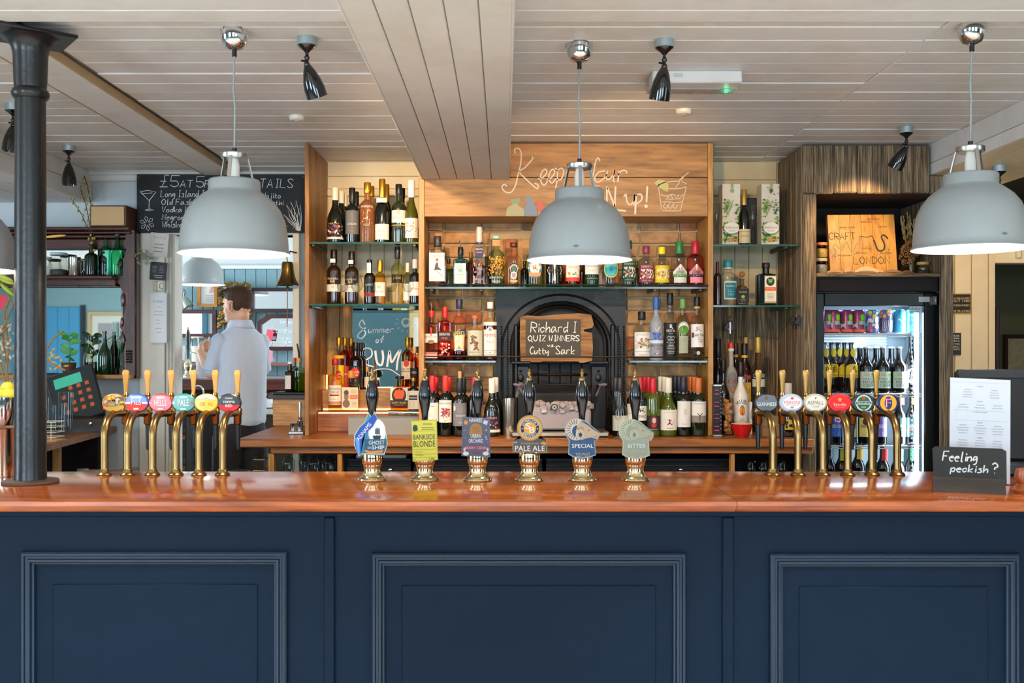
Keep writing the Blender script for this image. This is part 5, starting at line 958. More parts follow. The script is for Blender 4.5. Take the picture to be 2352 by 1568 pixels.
for i, (px, y) in enumerate(((1990, 5.43), (2028, 5.43), (2065, 5.43), (1975, 5.55), (2012, 5.55), (2047, 5.55))):
    S('cider_bottle', ('pale-labelled dark cider bottle, %s of the front three' % ('first', 'second', 'third')[i]) if i < 3 else 'dark cider bottle behind the pale-labelled ones, %s of three' % ('first', 'second', 'third')[i - 3], BB, px, 797, 33, 'beer', gb, y=y, glass=BLACKG, cap='#c9ccd4', capl=.03, capr=1.15,
      spec=[('r', -1.25, 1.25, .11, .47, '#c8dac4'), ('t', 'OLD', -.3, .31, 1.1, .05, '#2f3a3c'), ('t', 'MOUT', 0, .24, 1.5, .055, '#2f3a3c'), ('t', 'CIDER', 0, .17, 1.5, .05, '#2f3a3c'), ('s', -.8, .2, .37, .45, 3, '#c87a6a'), ('e', .6, .41, .25, .04, ('#7abf3c', '#8ac43c', '#c86a5a')[i % 3])] if i < 3 else ())
S('cider_bottle', 'tall slim bottle with round lilac label by the light strip', BB, 2092, 770, 32, 'champ', gb, glass=BLACKG, spec=[('e', 0, .30, 1.1, .14, '#c3b5de'), ('t', 'ASPALL', 0, .30, 1.5, .04, '#8a7ac0'), ('s', -.6, .6, .2, .26, 2, '#a89ac8')])
S = rowb(5.44, FZ_[3]); gb = 'bottles on the third fridge shelf'
for px, tp, c1, tx, c2, lb, ex_ in ((1895, 905, '#2a2a34', '', '#fff', 'unlabelled dark beer bottle behind the fourth tap', []), (1920, 905, '#1d4fae', 'ERDINGER', '#c9b45a', 'wheat beer bottle with bright blue label', [('e', 0, .50, .5, .05, '#cfd6dc'), ('e', 0, .50, .35, .03, '#c8402c')]), (1953, 908, '#cfb75a', 'GOLD', '#3a2a10', 'beer bottle with gold and black label', [('e', 0, .42, .6, .08, '#17140f')]),
        (1985, 905, '#d8c470', 'BANKS', '#2c2614', 'beer bottle with cream-yellow label and black arch', [('e', 0, .46, .6, .07, '#2a2616')]), (2022, 905, '#7a6ac0', 'DOUBLE CHOC', '#efeaf4', 'stout bottle with violet and white label', [('p', [(-1, .52), (1, .52), (1, .60), (-.5, .56)], '#cfd8e6')]),
        (2066, 905, '#2c4a4c', 'HAWKES', '#c9d9d4', 'first of two grey-green-labelled cider bottles by the light strip', [('r', -1, 1, .28, .31, '#c8503c'), ('r', -.42, .42, .80, .93, '#d8784a')]), (2094, 905, '#2c4a4c', 'HAWKES', '#c9d9d4', 'second of two grey-green-labelled cider bottles, against the light strip', [('r', -1, 1, .28, .31, '#c8503c'), ('r', -.42, .42, .80, .93, '#d8784a')])):
    S('beer_bottle', lb, BB, px, tp, 28, 'beer', gb, y=5.54 if px == 1895 else 5.44, glass=BLACKG, cap='#22242a', capl=.03, capr=1.15, spec=[('r', -1.2, 1.2, .16, .54, c1)] + ([('t', tx, 0, .37, 1.7, .07, c2), ('s', -.8, .8, .18, .26, 2, c2)] if tx else []) + ex_)
S = rowb(5.44, FZ_[4]); gb = 'bottles on the bottom fridge shelf'
for px, tp, c1, tx, c2, nc, lb in ((1905, 1022, '#c9dcc8', 'DAURA', '#a83a3c', None, 'dark beer bottle with pale green label low in the fridge'), (1932, 1022, '#1a2218', 'G', '#8aa83c', '#9aa83c', 'dark bottle with green-yellow neck label low in the fridge'), (1970, 1018, '#c8d0dc', 'BOMBARDIER', '#2a3a5c', '#c9a23c', 'ale bottle with gold neck foil and flag label'),
        (2003, 1024, '#a82a34', 'BREW', '#efe6e0', '#7a2430', 'red-labelled bottle behind the fifth tap'), (2027, 1022, '#c2303c', 'DAURA', '#f0e6e2', '#c2303c', 'bottle with crimson neck and crimson label'), (2062, 1024, '#1c4a34', 'S', '#8ad0a8', '#3a9a64', 'green-labelled bottle behind the last tap'), (2092, 1022, '#1c5a3c', 'S', '#8ad0a8', '#3fa06c', 'green-necked bottle against the light strip')):
    S('beer_bottle', lb, BB, px, tp, 31, 'beer', gb, y=5.54 if px == 2003 else 5.44, glass=BLACKG, cap='#22242a', capl=.03, capr=1.15, spec=[('r', -1.25, 1.25, .14, .50, c1), ('t', tx, 0, .42, 1.8 if len(tx) > 2 else .5, .06, c2)] + ([('r', -.46, .46, .72, .96, nc)] if nc else []) + ([('l', [(-1, .46), (1, .50)], .1, '#c8383c')] if tx == 'BOMBARDIER' else []))

# ================================================================== LAMPS
SHADE = mat('#8f9494', rough=.38, coat=.15, var=.03, bscale=20); SHIN = mat('#f3efe8', rough=.6); CORD = mat('#8f9494', rough=.5, metal=.3)
def pendant(label, px, ry, Y, top=CZ, group='grey dome pendant lamps', power=20, logo=None, r=.183, cdx=0.0):
    z = PZ(ry, Y); t = thing('pendant_lamp', label, 'lamp', (PX(px, Y), Y, z), group); k = r / .183
    out = [(.186, .002), (.187, .006), (.181, .012), (.180, .03), (.177, .07), (.169, .115), (.153, .152), (.131, .181), (.104, .203), (.088, .213), (.0865, .218), (.0865, .248), (.082, .253), (.03, .254)]
    out = [(a * k, c * k) for a, c in out]
    b = MB().use(SHADE); b.lathe(out, n=48, caps=False); b.build('lamp_shade', None, t, angle=50)
    b = MB(); b.lathe([(out[0][0], out[0][1])] + [(a - .004, c - .001) for a, c in out[2:-1]] + [(0, .248 * k)], n=48, caps=False, flip=True); b.build('shade_lining', SHIN, t)
    b = MB(); b.lathe([(.043, .325), (.045, .328), (.045, .342), (.040, .345), (0, .345)], n=28); b.build('top_ring', STEEL, t)
    for i in range(3):
        a = 2 * math.pi * i / 3 + .5; b = MB(); q = Vector((math.cos(a), math.sin(a), 0)); w = Vector((-q.y, q.x, 0)) * .006
        p0, p1 = q * .062 + Vector((0, 0, .25)), q * .043 + Vector((0, 0, .33)); b.quadbox([p0 - w, p0 + w, p1 + w, p1 - w], q * .004); b.build('stay', STEEL, t)
    b = MB(); b.lathe([(.018, .25), (.018, .30), (.010, .345)], n=14); b.build('lamp_holder', mat('#e4e0d6', rough=.5), t)
    H = top - z
    b = MB(); b.tube([(0, 0, .36), (.002, 0, .5), (cdx * .5 - .003, 0, (.36 + H) / 2), (cdx, 0, H - .07)], .0035, 8); b.build('cord', CORD, t)
    b = MB(); b.lathe([(.008, .342), (.008, .362)], n=12); b.build('cord_grip', BLACK, t)
    b = MB(); b.lathe([(.008, H - .09), (.008, H - .064)], c=(cdx, 0, 0), n=12); b.build('cord_grip', BLACK, t)
    b = MB(); b.lathe([(.01, H - .068), (.030, H - .06), (.042, H - .04), (.047, H - .015), (.047, H)], c=(cdx, 0, 0), n=28); b.build('ceiling_rose', CHROME, t)
    b = MB(); b.ball((0, 0, .12), .034, sz=1.2); b.build('bulb', mat('#fff2dd', emit=14, ecol='#fff0dc'), t)
    if logo:
        a = R(logo[0]); rr = .1795 * k; c = [(-.0125, 0), (0, .0055), (.0125, 0), (0, -.0055)]
        d = Decal(lambda u, v, o: ((rr + o) * math.sin(a + u / rr), -(rr + o) * math.cos(a + u / rr), .035 * k + v)); d.poly(c, '#5f676c'); d.build('maker_mark', t)
    lamp('POINT', 'pendant_light', (PX(px, Y), Y, z + .07), power, (1, .90, .76), shadow_soft_size=.05)
    return t
pendant('grey dome pendant hanging in front of the cocktail blackboard', 538.5, 585, 3.38)
pendant('grey dome pendant hanging in front of the gin shelf', 1331, 599, 3.53, logo=(-8,))
pendant('grey dome pendant hanging near the drinks fridge', 2229, 574, 3.32, logo=(8,), cdx=.005)
pendant('pale dome pendant just beyond the iron column, cut by the picture edge', -92, 622, 3.45)
pendant('small-looking dome pendant in the blue panelled room beyond the doorway', 463, 655, 8.2, top=2.82, group='pendants in the next room', power=10, logo=(-28,))

def spot(label, px, py, Y, zc, aim, power, head=None, group='black swivel spotlights on the ceiling', ang=70, col=WARMW, high=None):
    x = PX(px, Y); t = thing('ceiling_spotlight', label, 'spotlight', (x, Y, zc), group)
    b = MB(); b.lathe([(.034, -.03), (.034, 0)], n=24); b.build('base', mat('#9fb0b4', rough=.35, metal=.5), t)
    b = MB(); b.lathe([(.006, -.055), (.014, -.046), (.030, -.034), (.032, -.030)], n=20); b.build('cup', BLACKG, t)
    hd = Vector(head); q = Vector((0, 0, -.095))
    b = MB(); b.tube([(0, 0, -.05), (0, 0, -.075), q], .006, 8); b.ball((0, 0, -.072), .010); b.ball(q, .011); b.tube([(-.02, 0, -.082), (-.005, 0, -.084)], .0035, 6); b.build('swivel', BLACKG, t)
    ax = hd.normalized(); b = MB(); b.lathe([(.006, 0), (.012, .004), (.022, .025), (.032, .055), (.037, .085), (.037, .115), (.034, .116), (.030, .098), (0, .09)], c=q, axis=ax, n=24, caps=False); b.build('lamp_head', BLACKG, t)
    b = MB(); b.lathe([(0, .1), (.029, .1), (.029, .104), (0, .105)], c=q, axis=ax, n=20, caps=False); b.build('bulb_face', mat('#fff3e0', emit=20, ecol='#ffe4bc'), t)
    p = Vector((x, Y, zc)) + q + ax * .125
    if high: p = Vector((x + .05, Y + .02, high))
    if power: lamp('SPOT', 'spot_light', p, power, col, aim=aim, spot_size=R(ang), spot_blend=.5, shadow_soft_size=.03)
    return t
spot('black ceiling spotlight aimed at the wine bay', 705, 78, 3.455, CZ, (-.5, 5.2, 1.7), 190, head=(.28, .35, -1), ang=62, col=WARM, high=2.44)
spot('black ceiling spotlight by the emergency light, aimed at the gin shelf', 1526, 84, 3.48, CZ, (.55, 5.45, 1.45), 105, head=(-.12, .3, -1), ang=90, col=WARM)
spot('black ceiling spotlight above the willow twigs', 158, 333, 5.3, CZ, (-2.45, 5.7, 1.2), 12, head=(.02, .0, -1), ang=80)
spot('black ceiling spotlight angled at the chopping board niche', 2082, 291, 4.86, CZ, (1.80, 5.55, 1.9), 26, head=(-.42, .45, -1), ang=75, col=WARM)
spot('steel-based spotlight on the boxed beam past the fridge', 2295, 383, 5.0, 2.366, (2.95, 6.2, 1.6), 55, head=(.3, .8, -.6), ang=100, col=WARM)
spot('black ceiling spotlight mostly hidden by the iron column', 30, 262, 4.4, CZ, (-2.5, 5.2, 1.2), 8, head=(-.1, 0, -1))

# emergency light, smoke detectors
t = thing('emergency_light', 'long white emergency light fitting with green indicator on the ceiling', 'emergency light', (PX(1592, 3.95), 3.95, CZ))
b = MB(); b.box(-.175, .175, -.09, .0, -.05, 0, c=.006); b.build('housing', mat('#d8d4cf', rough=.45), t)
b = MB(); b.prism([(-.002, -.052), (.075, -.052), (.095, -.035), (.095, 0), (-.002, 0)], -.174, .174, axis='X')
for i in range(34): b.box(-.165 + i * .01, -.163 + i * .01, .005, .075, -.0535, -.052)
b.build('diffuser', mat('#c9c6c4', rough=.2, trans=.35), t, smooth=False)
b = MB(); b.box(.13, .143, .02, .032, -.058, -.052, c=.002); b.build('indicator', mat('#25e07a', emit=9, ecol='#10e060'), t)
lamp('POINT', 'indicator_light', (PX(1592, 3.95) + .137, 3.975, CZ - .065), .05, (.1, 1, .4), shadow_soft_size=.01)
d = Decal(lambda u, v, o: (u, -.09 - o, -.025 + v)); d.small(-.16, -.12, -.015, .01, 2); d.small(-.1, -.05, -.005, .012, 3); d.build('print', t)
for px, Y, lb in ((682, 4.63, 'flat round white detector on the ceiling near the flat beam'), (1570, 4.50, 'flat round white detector on the ceiling by the emergency light')):
    t = thing('smoke_detector', lb, 'detector', (PX(px, Y), Y, CZ), 'ceiling detectors'); b = MB(); b.lathe([(.028, -.022), (.035, -.016), (.037, -.005), (.037, 0)], n=24); b.build('housing', mat('#e6dfd2', rough=.4), t)
    b = MB(); b.lathe([(.01, -.024), (.012, -.021)], n=12); b.build('sensor', mat('#cfc8ba', rough=.4), t)

# ================================================================== TAPS AND HAND PUMPS
TB = BRASS
def tap(px, label, badge, side, wood_):
    Y0 = .45 * F / 291; t = thing('beer_tap', label, 'beer tap', (PX(px, Y0), Y0, 1.0), 'beer taps beside the column' if side < 0 else 'beer taps in front of the fridge')
    b = MB(); b.lathe([(.026, 0), (.027, .004), (.024, .008), (.018, .012), (.016, .02), (.0145, .022)], n=24); b.build('base_flange', TB, t)
    pts = [(0, 0, .01), (0, 0, .08), (0, 0, .13)] + [(0, .085 - .085 * math.cos(R(a)), .135 + .078 * math.sin(R(a))) for a in range(8, 91, 9)] + [(0, .12, .213), (0, .16, .209)]
    b = MB(); b.tube(pts, [.0135] * (len(pts) - 2) + [.014, .013], 16); b.build('column', TB, t)
    b = MB(); b.tube([(0, .155, .209), (0, .19, .209)], .009, 12); b.lathe([(.011, .165), (.0145, .17), (.0145, .20), (.0175, .205), (.0175, .222), (.013, .228), (.013, .25), (.010, .256), (.012, .262), (.009, .27), (.011, .275), (.007, .285)], c=(0, .2, 0), n=18); b.ball((0, .175, .209), .013); b.build('faucet', mat('#b8935a', rough=.15, metal=1), t)
    b = MB(); b.lathe([(.006, .07), (.008, .085), (.0105, .165)], c=(0, .205, 0), n=12); b.build('spout', mat('#141414', rough=.3), t)
    b = MB(); hp = [(.0055, .278), (.0065, .285), (.007, .30), (.0095, .33), (.0125, .352), (.0130, .362), (.009, .369), (0, .370)]
    b.lathe(hp, c=(0, .2, 0), n=16, ex=3, dy=.7); b.build('tap_handle', wood_, t)
    b = MB(); b.lathe([(.0, -.007), (.9, -.0068), (1.0, -.004), (1.0, .006), (.85, .009), (0, .010)], n=36, caps=False)
    # oval lens badge, axis along the room
    vs = []
    for v in b.v: vs.append((v[0] * .0435, v[2] + .09, v[1] * .0335 + .252))
    b.v = vs; b.f = [tuple(reversed(f)) for f in b.f]; bo = b.build('badge', mat(badge[0], rough=.3, coat=.25), t, smooth=False)
    b = MB(); b.tube([(0, .1, .21), (0, .1, .25)], .006, 8); b.build('badge_stem', TB, t)
    d = Decal(lambda u, v, o: (u, .0825 - o - .0, .252 + v)); badge[1](d); d.build('badge_print', bo)
    return t
HW = mat('#cf9440', rough=.4, coat=.3, var=.05); HB = mat('#b08a4a', rough=.35, metal=.6, var=.1)
W_ = '#f1ece2'
def bd(col, *ops):
    def f(d):
        for o in ops:
            k = o[0]
            if k == 't': d.txt(o[1], o[2], o[3], o[4], o[5], o[6])
            elif k == 'e': d.ell(o[1], o[2], o[3], o[4], o[5])
            elif k == 'r': d.rect(o[1], o[2], o[3], o[4], o[5])
            elif k == 'p': d.poly(o[1], o[2])
            elif k == 'b': d.blobs(o[1], o[2], o[3], o[4], o[5], o[6], o[7])
            elif k == 'half': d.poly([(.041 * math.cos(R(a)), .031 * math.sin(R(a))) for a in range(o[2], o[3], 10)], o[1])
            elif k == 'star': d.poly([(o[1] + o[3] * (1 if i % 2 == 0 else .42) * math.sin(i * math.pi / 5), o[2] + o[3] * (1 if i % 2 == 0 else .42) * math.cos(i * math.pi / 5)) for i in range(10)], o[4])
    return (col, f)
LT = [(240, 'tap with a multicoloured oval badge', bd('#b98a4a', ('b', -.032, .032, -.018, .022, ['#d8802c', '#8a6a3a', '#e0b838', '#c8c0b0', '#d0582c', '#6a5a3c'], 60, .008), ('half', '#cf9a2c', 200, 341), ('r', -.02, .008, -.014, .004, '#8f7a5a'), ('t', 'IPA', -.006, -.005, .018, .009, '#c9b48a'))),
      (293, 'tap with a blue-over-red oval badge', bd('#1f58b8', ('half', '#e03a2c', 180, 361), ('r', -.041, -.022, -.003, .003, W_), ('r', .022, .041, -.003, .003, W_), ('r', -.02, .02, .017, .024, W_), ('t', 'PILS', 0, .0035, .036, .020, W_), ('r', -.009, .009, -.024, -.018, W_))),
      (350, 'tap with an all-red oval badge', bd('#d01f2c', ('r', -.016, .016, .017, .023, W_), ('t', 'HELLS', 0, .001, .044, .023, W_), ('e', .034, 0, .006, .005, '#e8908a'), ('e', -.035, 0, .006, .004, '#e8a8a4'), ('r', -.01, .01, -.024, -.019, W_))),
      (404, 'tap with a teal oval badge', bd('#0f8076', ('r', -.015, .015, .018, .023, W_), ('t', 'PALE', 0, .001, .040, .023, W_), ('e', .032, 0, .006, .005, '#d8504a'), ('e', -.035, 0, .005, .004, '#dfe6e0'), ('r', -.01, .01, -.024, -.019, W_))),
      (457, 'tap with a yellow badge capped in grey', bd('#eab41e', ('half', '#d6cfc0', 22, 159), ('t', 'Camden', 0, .018, .020, .005, '#6a6458'), ('t', 'SCENIC', -.012, -.003, .022, .013, '#c08a14'), ('t', 'ALE', .016, -.003, .018, .013, '#c08a14'))),
      (511, 'tap with a black badge banded in red', bd('#15151a', ('half', '#d42028', 195, 346), ('t', 'YAKIMA', 0, .004, .044, .009, W_), ('t', 'RED', 0, -.010, .024, .010, W_), ('r', -.014, .014, .014, .020, '#9a9490')))]
for px, lb, bg_ in LT: tap(px, 'brass ' + lb + ' and wooden handle', bg_, -1, HW)
RT = [(1775, 'tap with a black oval stout badge', bd('#17181c', ('p', [(-.006, .012), (.004, .012), (.005, .024), (-.003, .027)], '#6a5a30'), ('t', 'GUINNESS', 0, -.004, .070, .013, W_))),
      (1833, 'tap with a white and silver oval badge', bd('#a9b0bc', ('e', .003, 0, .034, .024, '#ece9e6'), ('t', 'PERONI', .003, .002, .056, .011, '#cf3a3c'), ('t', 'NASTRO AZZURRO', .003, -.007, .05, .004, '#cf5a5c'), ('e', .003, .017, .006, .005, '#cf5a5c'), ('e', .003, -.016, .007, .004, '#a8a090'))),
      (1890, 'tap with a cream oval cider badge', bd('#b8ab90', ('e', 0, 0, .037, .027, '#e6dfcf'), ('t', 'ASPALL', 0, .001, .060, .013, '#4a4236'), ('t', 'CYDER', 0, -.013, .026, .006, '#8a7c60'), ('star', 0, .018, .005, '#6a5c3c'))),
      (1947, 'tap with a bright red badge and gold star', bd('#d8121a', ('e', 0, 0, .036, .026, '#e01c20'), ('star', 0, .012, .010, '#d8a030'), ('t', 'Estrella', 0, -.005, .044, .010, '#f0c8b8'), ('t', 'BARCELONA', 0, -.015, .034, .004, '#e8988a'))),
      (2003, 'tap with a green and white roundel badge and red star', bd('#12281e', ('e', 0, 0, .029, .029, '#d3d8d2'), ('e', 0, 0, .024, .025, '#1c5a3c'), ('star', 0, .017, .008, '#e0282c'), ('r', -.030, .030, -.006, .006, '#d9ddd8'), ('r', -.028, .028, -.0048, .0048, '#17201c'), ('t', 'Heineken', 0, 0, .050, .0085, '#f0f0ec'), ('t', 'BEER', 0, -.015, .016, .005, '#c9d6c4'))),
      (2061, 'tap with an amber and navy badge lettered F', bd('#1b2150', ('e', 0, 0, .030, .030, '#eca228'), ('e', 0, 0, .014, .024, '#1c2a6a'), ('t', 'F', 0, 0, .017, .030, '#f0e6dc'), ('t', 'F', 0, 0, .013, .027, '#d82c34')))]
for px, lb, bg_ in RT: tap(px, 'brass ' + lb, bg_, 1, HB)

YP = .45 * F / 303
def pump(px, label):
    t = thing('hand_pump', label, 'hand pump', (PX(px, YP), YP, 1.0), 'hand pumps on the bar')
    b = MB(); b.lathe([(.048, 0), (.050, .004), (.048, .008), (.040, .012), (.033, .020), (.0285, .032), (.028, .045), (.0305, .050), (.0305, .054), (.034, .060), (.0362, .072), (.036, .085), (.0345, .096), (.033, .099), (.025, .110), (.019, .120), (.016, .132), (.012, .16)], n=36); b.build('pump_body', BRASSP, t, angle=30)
    b = MB(); b.lathe([(.008, .155), (.0105, .165), (.0095, .20), (.0118, .23), (.0185, .262), (.0222, .285), (.0215, .302), (.0165, .325), (.0110, .342)], n=28); b.build('pull_handle', mat('#07090d', rough=.14, coat=.35), t)
    b = MB(); b.lathe([(.0112, .341), (.0118, .346), (.009, .352), (.005, .356), (.0048, .359), (.0068, .364), (.006, .370), (.0045, .372), (.0055, .376), (.003, .381), (0, .382)], n=20); b.build('finial', BRASS, t)
    return t
def clipz(py): return PZ(py, YP - .045) - 1.0
def clip(t, px, outline, base_col, edge_col, fn, th=.006):
    """outline in photograph pixels, turned into the clip's own metres on the pump it is fixed to"""
    Yc = YP - .045; x0 = PX(px, YP); q = [(PX(a, Yc) - x0, PZ(c, Yc) - 1.0) for a, c in outline]
    b = MB(); b.prism(q, -.045, -.045 + th); pcl = b.build('pump_clip', mat(edge_col, rough=.35), t, smooth=False)
    cx, cz = sum(a for a, c in q) / len(q), sum(c for a, c in q) / len(q)
    d = Decal(flat(y=-.045)); d.poly([(cx + (a - cx) * .94, cz + (c - cz) * .95) for a, c in q], base_col, rough=.3)
    U = lambda a: PX(a, Yc) - x0; V = lambda c: PZ(c, Yc) - 1.0; S_ = Yc / F
    fn(d, U, V, S_); o = d.build('clip_print', pcl); return o
t = pump(855, 'brass hand pump with black handle and leaf-shaped blue sailing ship clip')
def f1(d, U, V, s):
    d.ell(U(866), V(992), 20 * s, 30 * s, '#dfe3e0'); d.ell(U(866), V(990), 15 * s, 22 * s, '#eceae2')
    d.poly([(U(x), V(y)) for x, y in ((838, 1008), (888, 1008), (888, 1022), (882, 1040), (836, 1040))], '#1b5570')
    d.poly([(U(x), V(y)) for x, y in ((856, 1000), (876, 1000), (873, 1008), (858, 1008))], '#1c2a30'); d.line([(U(866), V(1002)), (U(866), V(980))], 1.2 * s, '#2a3238'); d.line([(U(871), V(1002)), (U(871), V(985))], 1 * s, '#2a3238')
    d.poly([(U(x), V(y)) for x, y in ((862, 984), (872, 983), (873, 997), (861, 996))], '#4a5a60')
    d.txt('GHOST', U(865), V(1016), 36 * s, 9 * s, '#e9e9e4'); d.txt('SHIP', U(869), V(1027), 28 * s, 9 * s, '#e9e9e4'); d.txt('on', U(849), V(1028), 9 * s, 5 * s, '#c9d0d0')
    d.line([(U(838), V(1035)), (U(850), V(1038)), (U(866), V(1037)), (U(880), V(1036))], 5 * s, '#d9862c')
    rib = [(858, 950), (864, 955), (866, 962), (856, 980), (840, 994), (832, 1010), (829, 1042), (822, 1044), (815, 1018), (816, 1000), (828, 980), (846, 966), (854, 955)]
    d.poly([(U(x), V(y)) for x, y in rib[:7] + [(829, 1030)] + rib[7:]], '#1b4fa8'); d.poly([(U(x), V(y)) for x, y in ((816, 1004), (826, 1012), (827, 1040), (822, 1043))], '#5a9ae0')
    d.txt('ADNAMS', U(836), V(991), 48 * s, 9 * s, '#f2f2ee', rot=R(53))
clip(t, 855, [(838, 968), (846, 947), (853, 957), (860, 944), (865, 957), (867, 963), (880, 976), (888, 998), (890, 1020), (883, 1044), (838, 1043), (832, 1043), (824, 1048), (813, 1022), (813, 1000), (824, 982)], '#2f7c9c', '#c9c3a4', f1)
t = pump(976, 'brass hand pump with black handle and plain yellow-green rectangular clip')
def f2(d, U, V, s):
    K = '#3a3c22'; d.ell(U(953), V(983), 5 * s, 8 * s, '#1c3a34'); d.poly([(U(949), V(978)), (U(958), V(976)), (U(960), V(988)), (U(951), V(990))], '#1c3a34')
    d.small(U(966), U(998), V(976), V(971), 1, K); d.small(U(966), U(999), V(988), V(980), 2, K, 5)
    for y in (990, 1032, 1043, 1050): d.line([(U(947), V(y)), (U(1002), V(y - 1))], .5 * s, K)
    d.txt('BANKSIDE', U(974.5), V(1003), 50 * s, 12 * s, '#26281a', rot=R(1.5)); d.txt('BLONDE', U(975), V(1019), 50 * s, 14 * s, '#26281a', rot=R(1.5))
    d.small(U(948), U(977), V(1039), V(1036), 1, K); d.small(U(948), U(978), V(1046), V(1043), 1, K); d.txt('3.8%', U(992), V(1053), 12 * s, 4 * s, '#26281a'); d.small(U(948), U(956), V(1057), V(1052), 2, K)
clip(t, 976, [(944, 966), (1003, 963), (1006, 1056), (948, 1060)], '#c3b913', '#a9a322', f2)
t = pump(1097, 'brass hand pump with black handle and dark purple cider clip')
def f3(d, U, V, s):
    d.txt('HAWKES', U(1093), V(965), 29 * s, 9 * s, '#d9d6d0'); d.ell(U(1093), V(986), 14 * s, 14 * s, '#9a6a34'); d.rect(U(1078), U(1108), V(998), V(990), '#9a6a34'); d.small(U(1082), U(1104), V(996), V(978), 5, '#7a4f26')
    d.ell(U(1070), V(970), 4 * s, 5 * s, '#c9863a'); d.poly([(U(1112), V(964)), (U(1121), V(967)), (U(1118), V(976)), (U(1109), V(972))], '#b8b4c4'); d.txt('URBAN', U(1093), V(1001), 24 * s, 9 * s, '#dcd9d4'); d.txt('ORCHARD', U(1093), V(1012), 33 * s, 9 * s, '#dcd9d4')
    d.poly([(U(1066), V(1026)), (U(1093), V(1022)), (U(1120), V(1026)), (U(1122), V(1035)), (U(1093), V(1031)), (U(1064), V(1035))], '#7a2a44'); d.txt('BERRY CIDER', U(1093), V(1028), 48 * s, 6 * s, '#c9a0a8')
    for a in (1070, 1116): d.ell(U(a), V(1041), 7 * s, 4.5 * s, '#c9c2c4'); d.ell(U(a - 3 if a < 1090 else a + 4), V(1032), 2.5 * s, 5 * s, '#b8b0b4')
    d.ell(U(1093), V(1040), 10 * s, 3 * s, '#5a4038'); d.blobs(U(1064), U(1070), V(1010), V(985), ['#5a5670', '#6a6680'], 5, 2.6 * s); d.blobs(U(1112), U(1120), V(1015), V(985), ['#5a5670', '#8a86a0'], 7, 3 * s)
clip(t, 1097, [(1062, 957), (1125, 960), (1126, 1050), (1060, 1047)], '#302c40', '#4a4658', f3)
t = pump(1216, 'brass hand pump with black handle and round orange brewery roundel clip')
def f4(d, U, V, s):
    c = (U(1217), V(983)); d.ell(*c, 29 * s, 29 * s, '#8a8378'); d.ell(*c, 27.5 * s, 27.5 * s, '#cf8f1c'); d.ell(*c, 23 * s, 23 * s, '#b8b4ac'); d.ell(*c, 21.5 * s, 21.5 * s, '#1d1d20'); d.ell(*c, 14.5 * s, 14.5 * s, '#b8b4ac'); d.ell(*c, 13.5 * s, 13.5 * s, '#d9941c')
    d.arc("SAMBROOK'S", *c, 18 * s, 5.5 * s, '#e0dcd4', -72, 72); d.arc('BREWERY', *c, 18 * s, 5.5 * s, '#e0dcd4', 238, 122); d.txt('S', U(1213), V(978), 12 * s, 13 * s, '#e6e2da'); d.txt('B', U(1222), V(987), 12 * s, 13 * s, '#e6e2da')
    for a in (1199, 1235): d.ell(U(a), V(984), 1.2 * s, 1.2 * s, '#e0dcd4')
    d.txt('POWERHOUSE', U(1217), V(1018), 40 * s, 3.5 * s, '#b89a6a'); d.txt('PALE ALE', U(1217), V(1029), 68 * s, 12 * s, '#e3e0da')
    d.rect(U(1180), U(1188), V(1017), V(1014), '#8a9aa0'); d.poly([(U(1240), V(1018)), (U(1247), V(1013)), (U(1255), V(1016)), (U(1253), V(1022))], '#c98a2c')
ol = [(1217 + 30 * math.sin(R(a)), 983 - 30 * math.cos(R(a))) for a in range(-140, 141, 14)]
clip(t, 1216, [(1177, 1013)] + ol + [(1257, 1013), (1257, 1040), (1177, 1038)], '#3d2f1e', '#8a6a2c', f4)
def ram(cx, base, horn, face, line_, txtc, word):
    def f(d, U, V, s):
        dx = cx - 1333
        u = lambda x: U(x + dx); v = V
        d.ell(u(1323), v(986), 24 * s, 25 * s, horn); d.ell(u(1327), v(990), 13 * s, 14 * s, base)
        for k in range(13):
            a = R(-200 + k * 17); d.line([(u(1323) + 13 * s * math.sin(a), v(986) + 13 * s * math.cos(a)), (u(1323) + 23 * s * math.sin(a), v(986) + 23.5 * s * math.cos(a))], 1.3 * s, line_)
        d.poly([(u(x), v(y)) for x, y in ((1334, 966), (1346, 972), (1360, 984), (1375, 993), (1376, 1000), (1371, 1008), (1358, 1004), (1346, 1006), (1336, 1010), (1326, 1002), (1322, 990), (1326, 976))], face)
        d.ell(u(1332), v(998), 10 * s, 11 * s, horn); d.ell(u(1333), v(998), 4 * s, 5 * s, line_)
        for k in range(9): a = R(k * 40); d.line([(u(1333) + 5 * s * math.cos(a), v(998) + 5 * s * math.sin(a)), (u(1333) + 9 * s * math.cos(a), v(998) + 10 * s * math.sin(a))], 1 * s, line_)
        d.ell(u(1352), v(988), 2 * s, 1.5 * s, '#5a6a2c'); d.poly([(u(1324), v(984)), (u(1338), v(981)), (u(1340), v(986)), (u(1328), v(988))], face); d.line([(u(1324), v(984)), (u(1338), v(981)), (u(1340), v(986))], 1 * s, line_)
        d.line([(u(1362), v(1003)), (u(1372), v(1000))], 1 * s, line_); d.line([(u(1334), v(966)), (u(1350), v(975)), (u(1374), v(992))], 1.3 * s, line_)
        d.txt(word, u(1338), v(1023), (49 if len(word) > 6 else 40) * s, 9 * s, txtc); d.txt("YOUNG'S", u(1338), v(1042), 33 * s, 7 * s, '#b8ac8a'); d.line([(u(1324), v(1047)), (u(1338), v(1049)), (u(1352), v(1047))], 1 * s, '#b8ac8a')
    return f
RO = [(1322, 962), (1334, 962), (1348, 968), (1362, 980), (1377, 992), (1377, 1002), (1372, 1010), (1366, 1012), (1369, 1045), (1352, 1051), (1336, 1053), (1318, 1050), (1305, 1043), (1307, 1012), (1298, 998), (1297, 982), (1305, 970)]
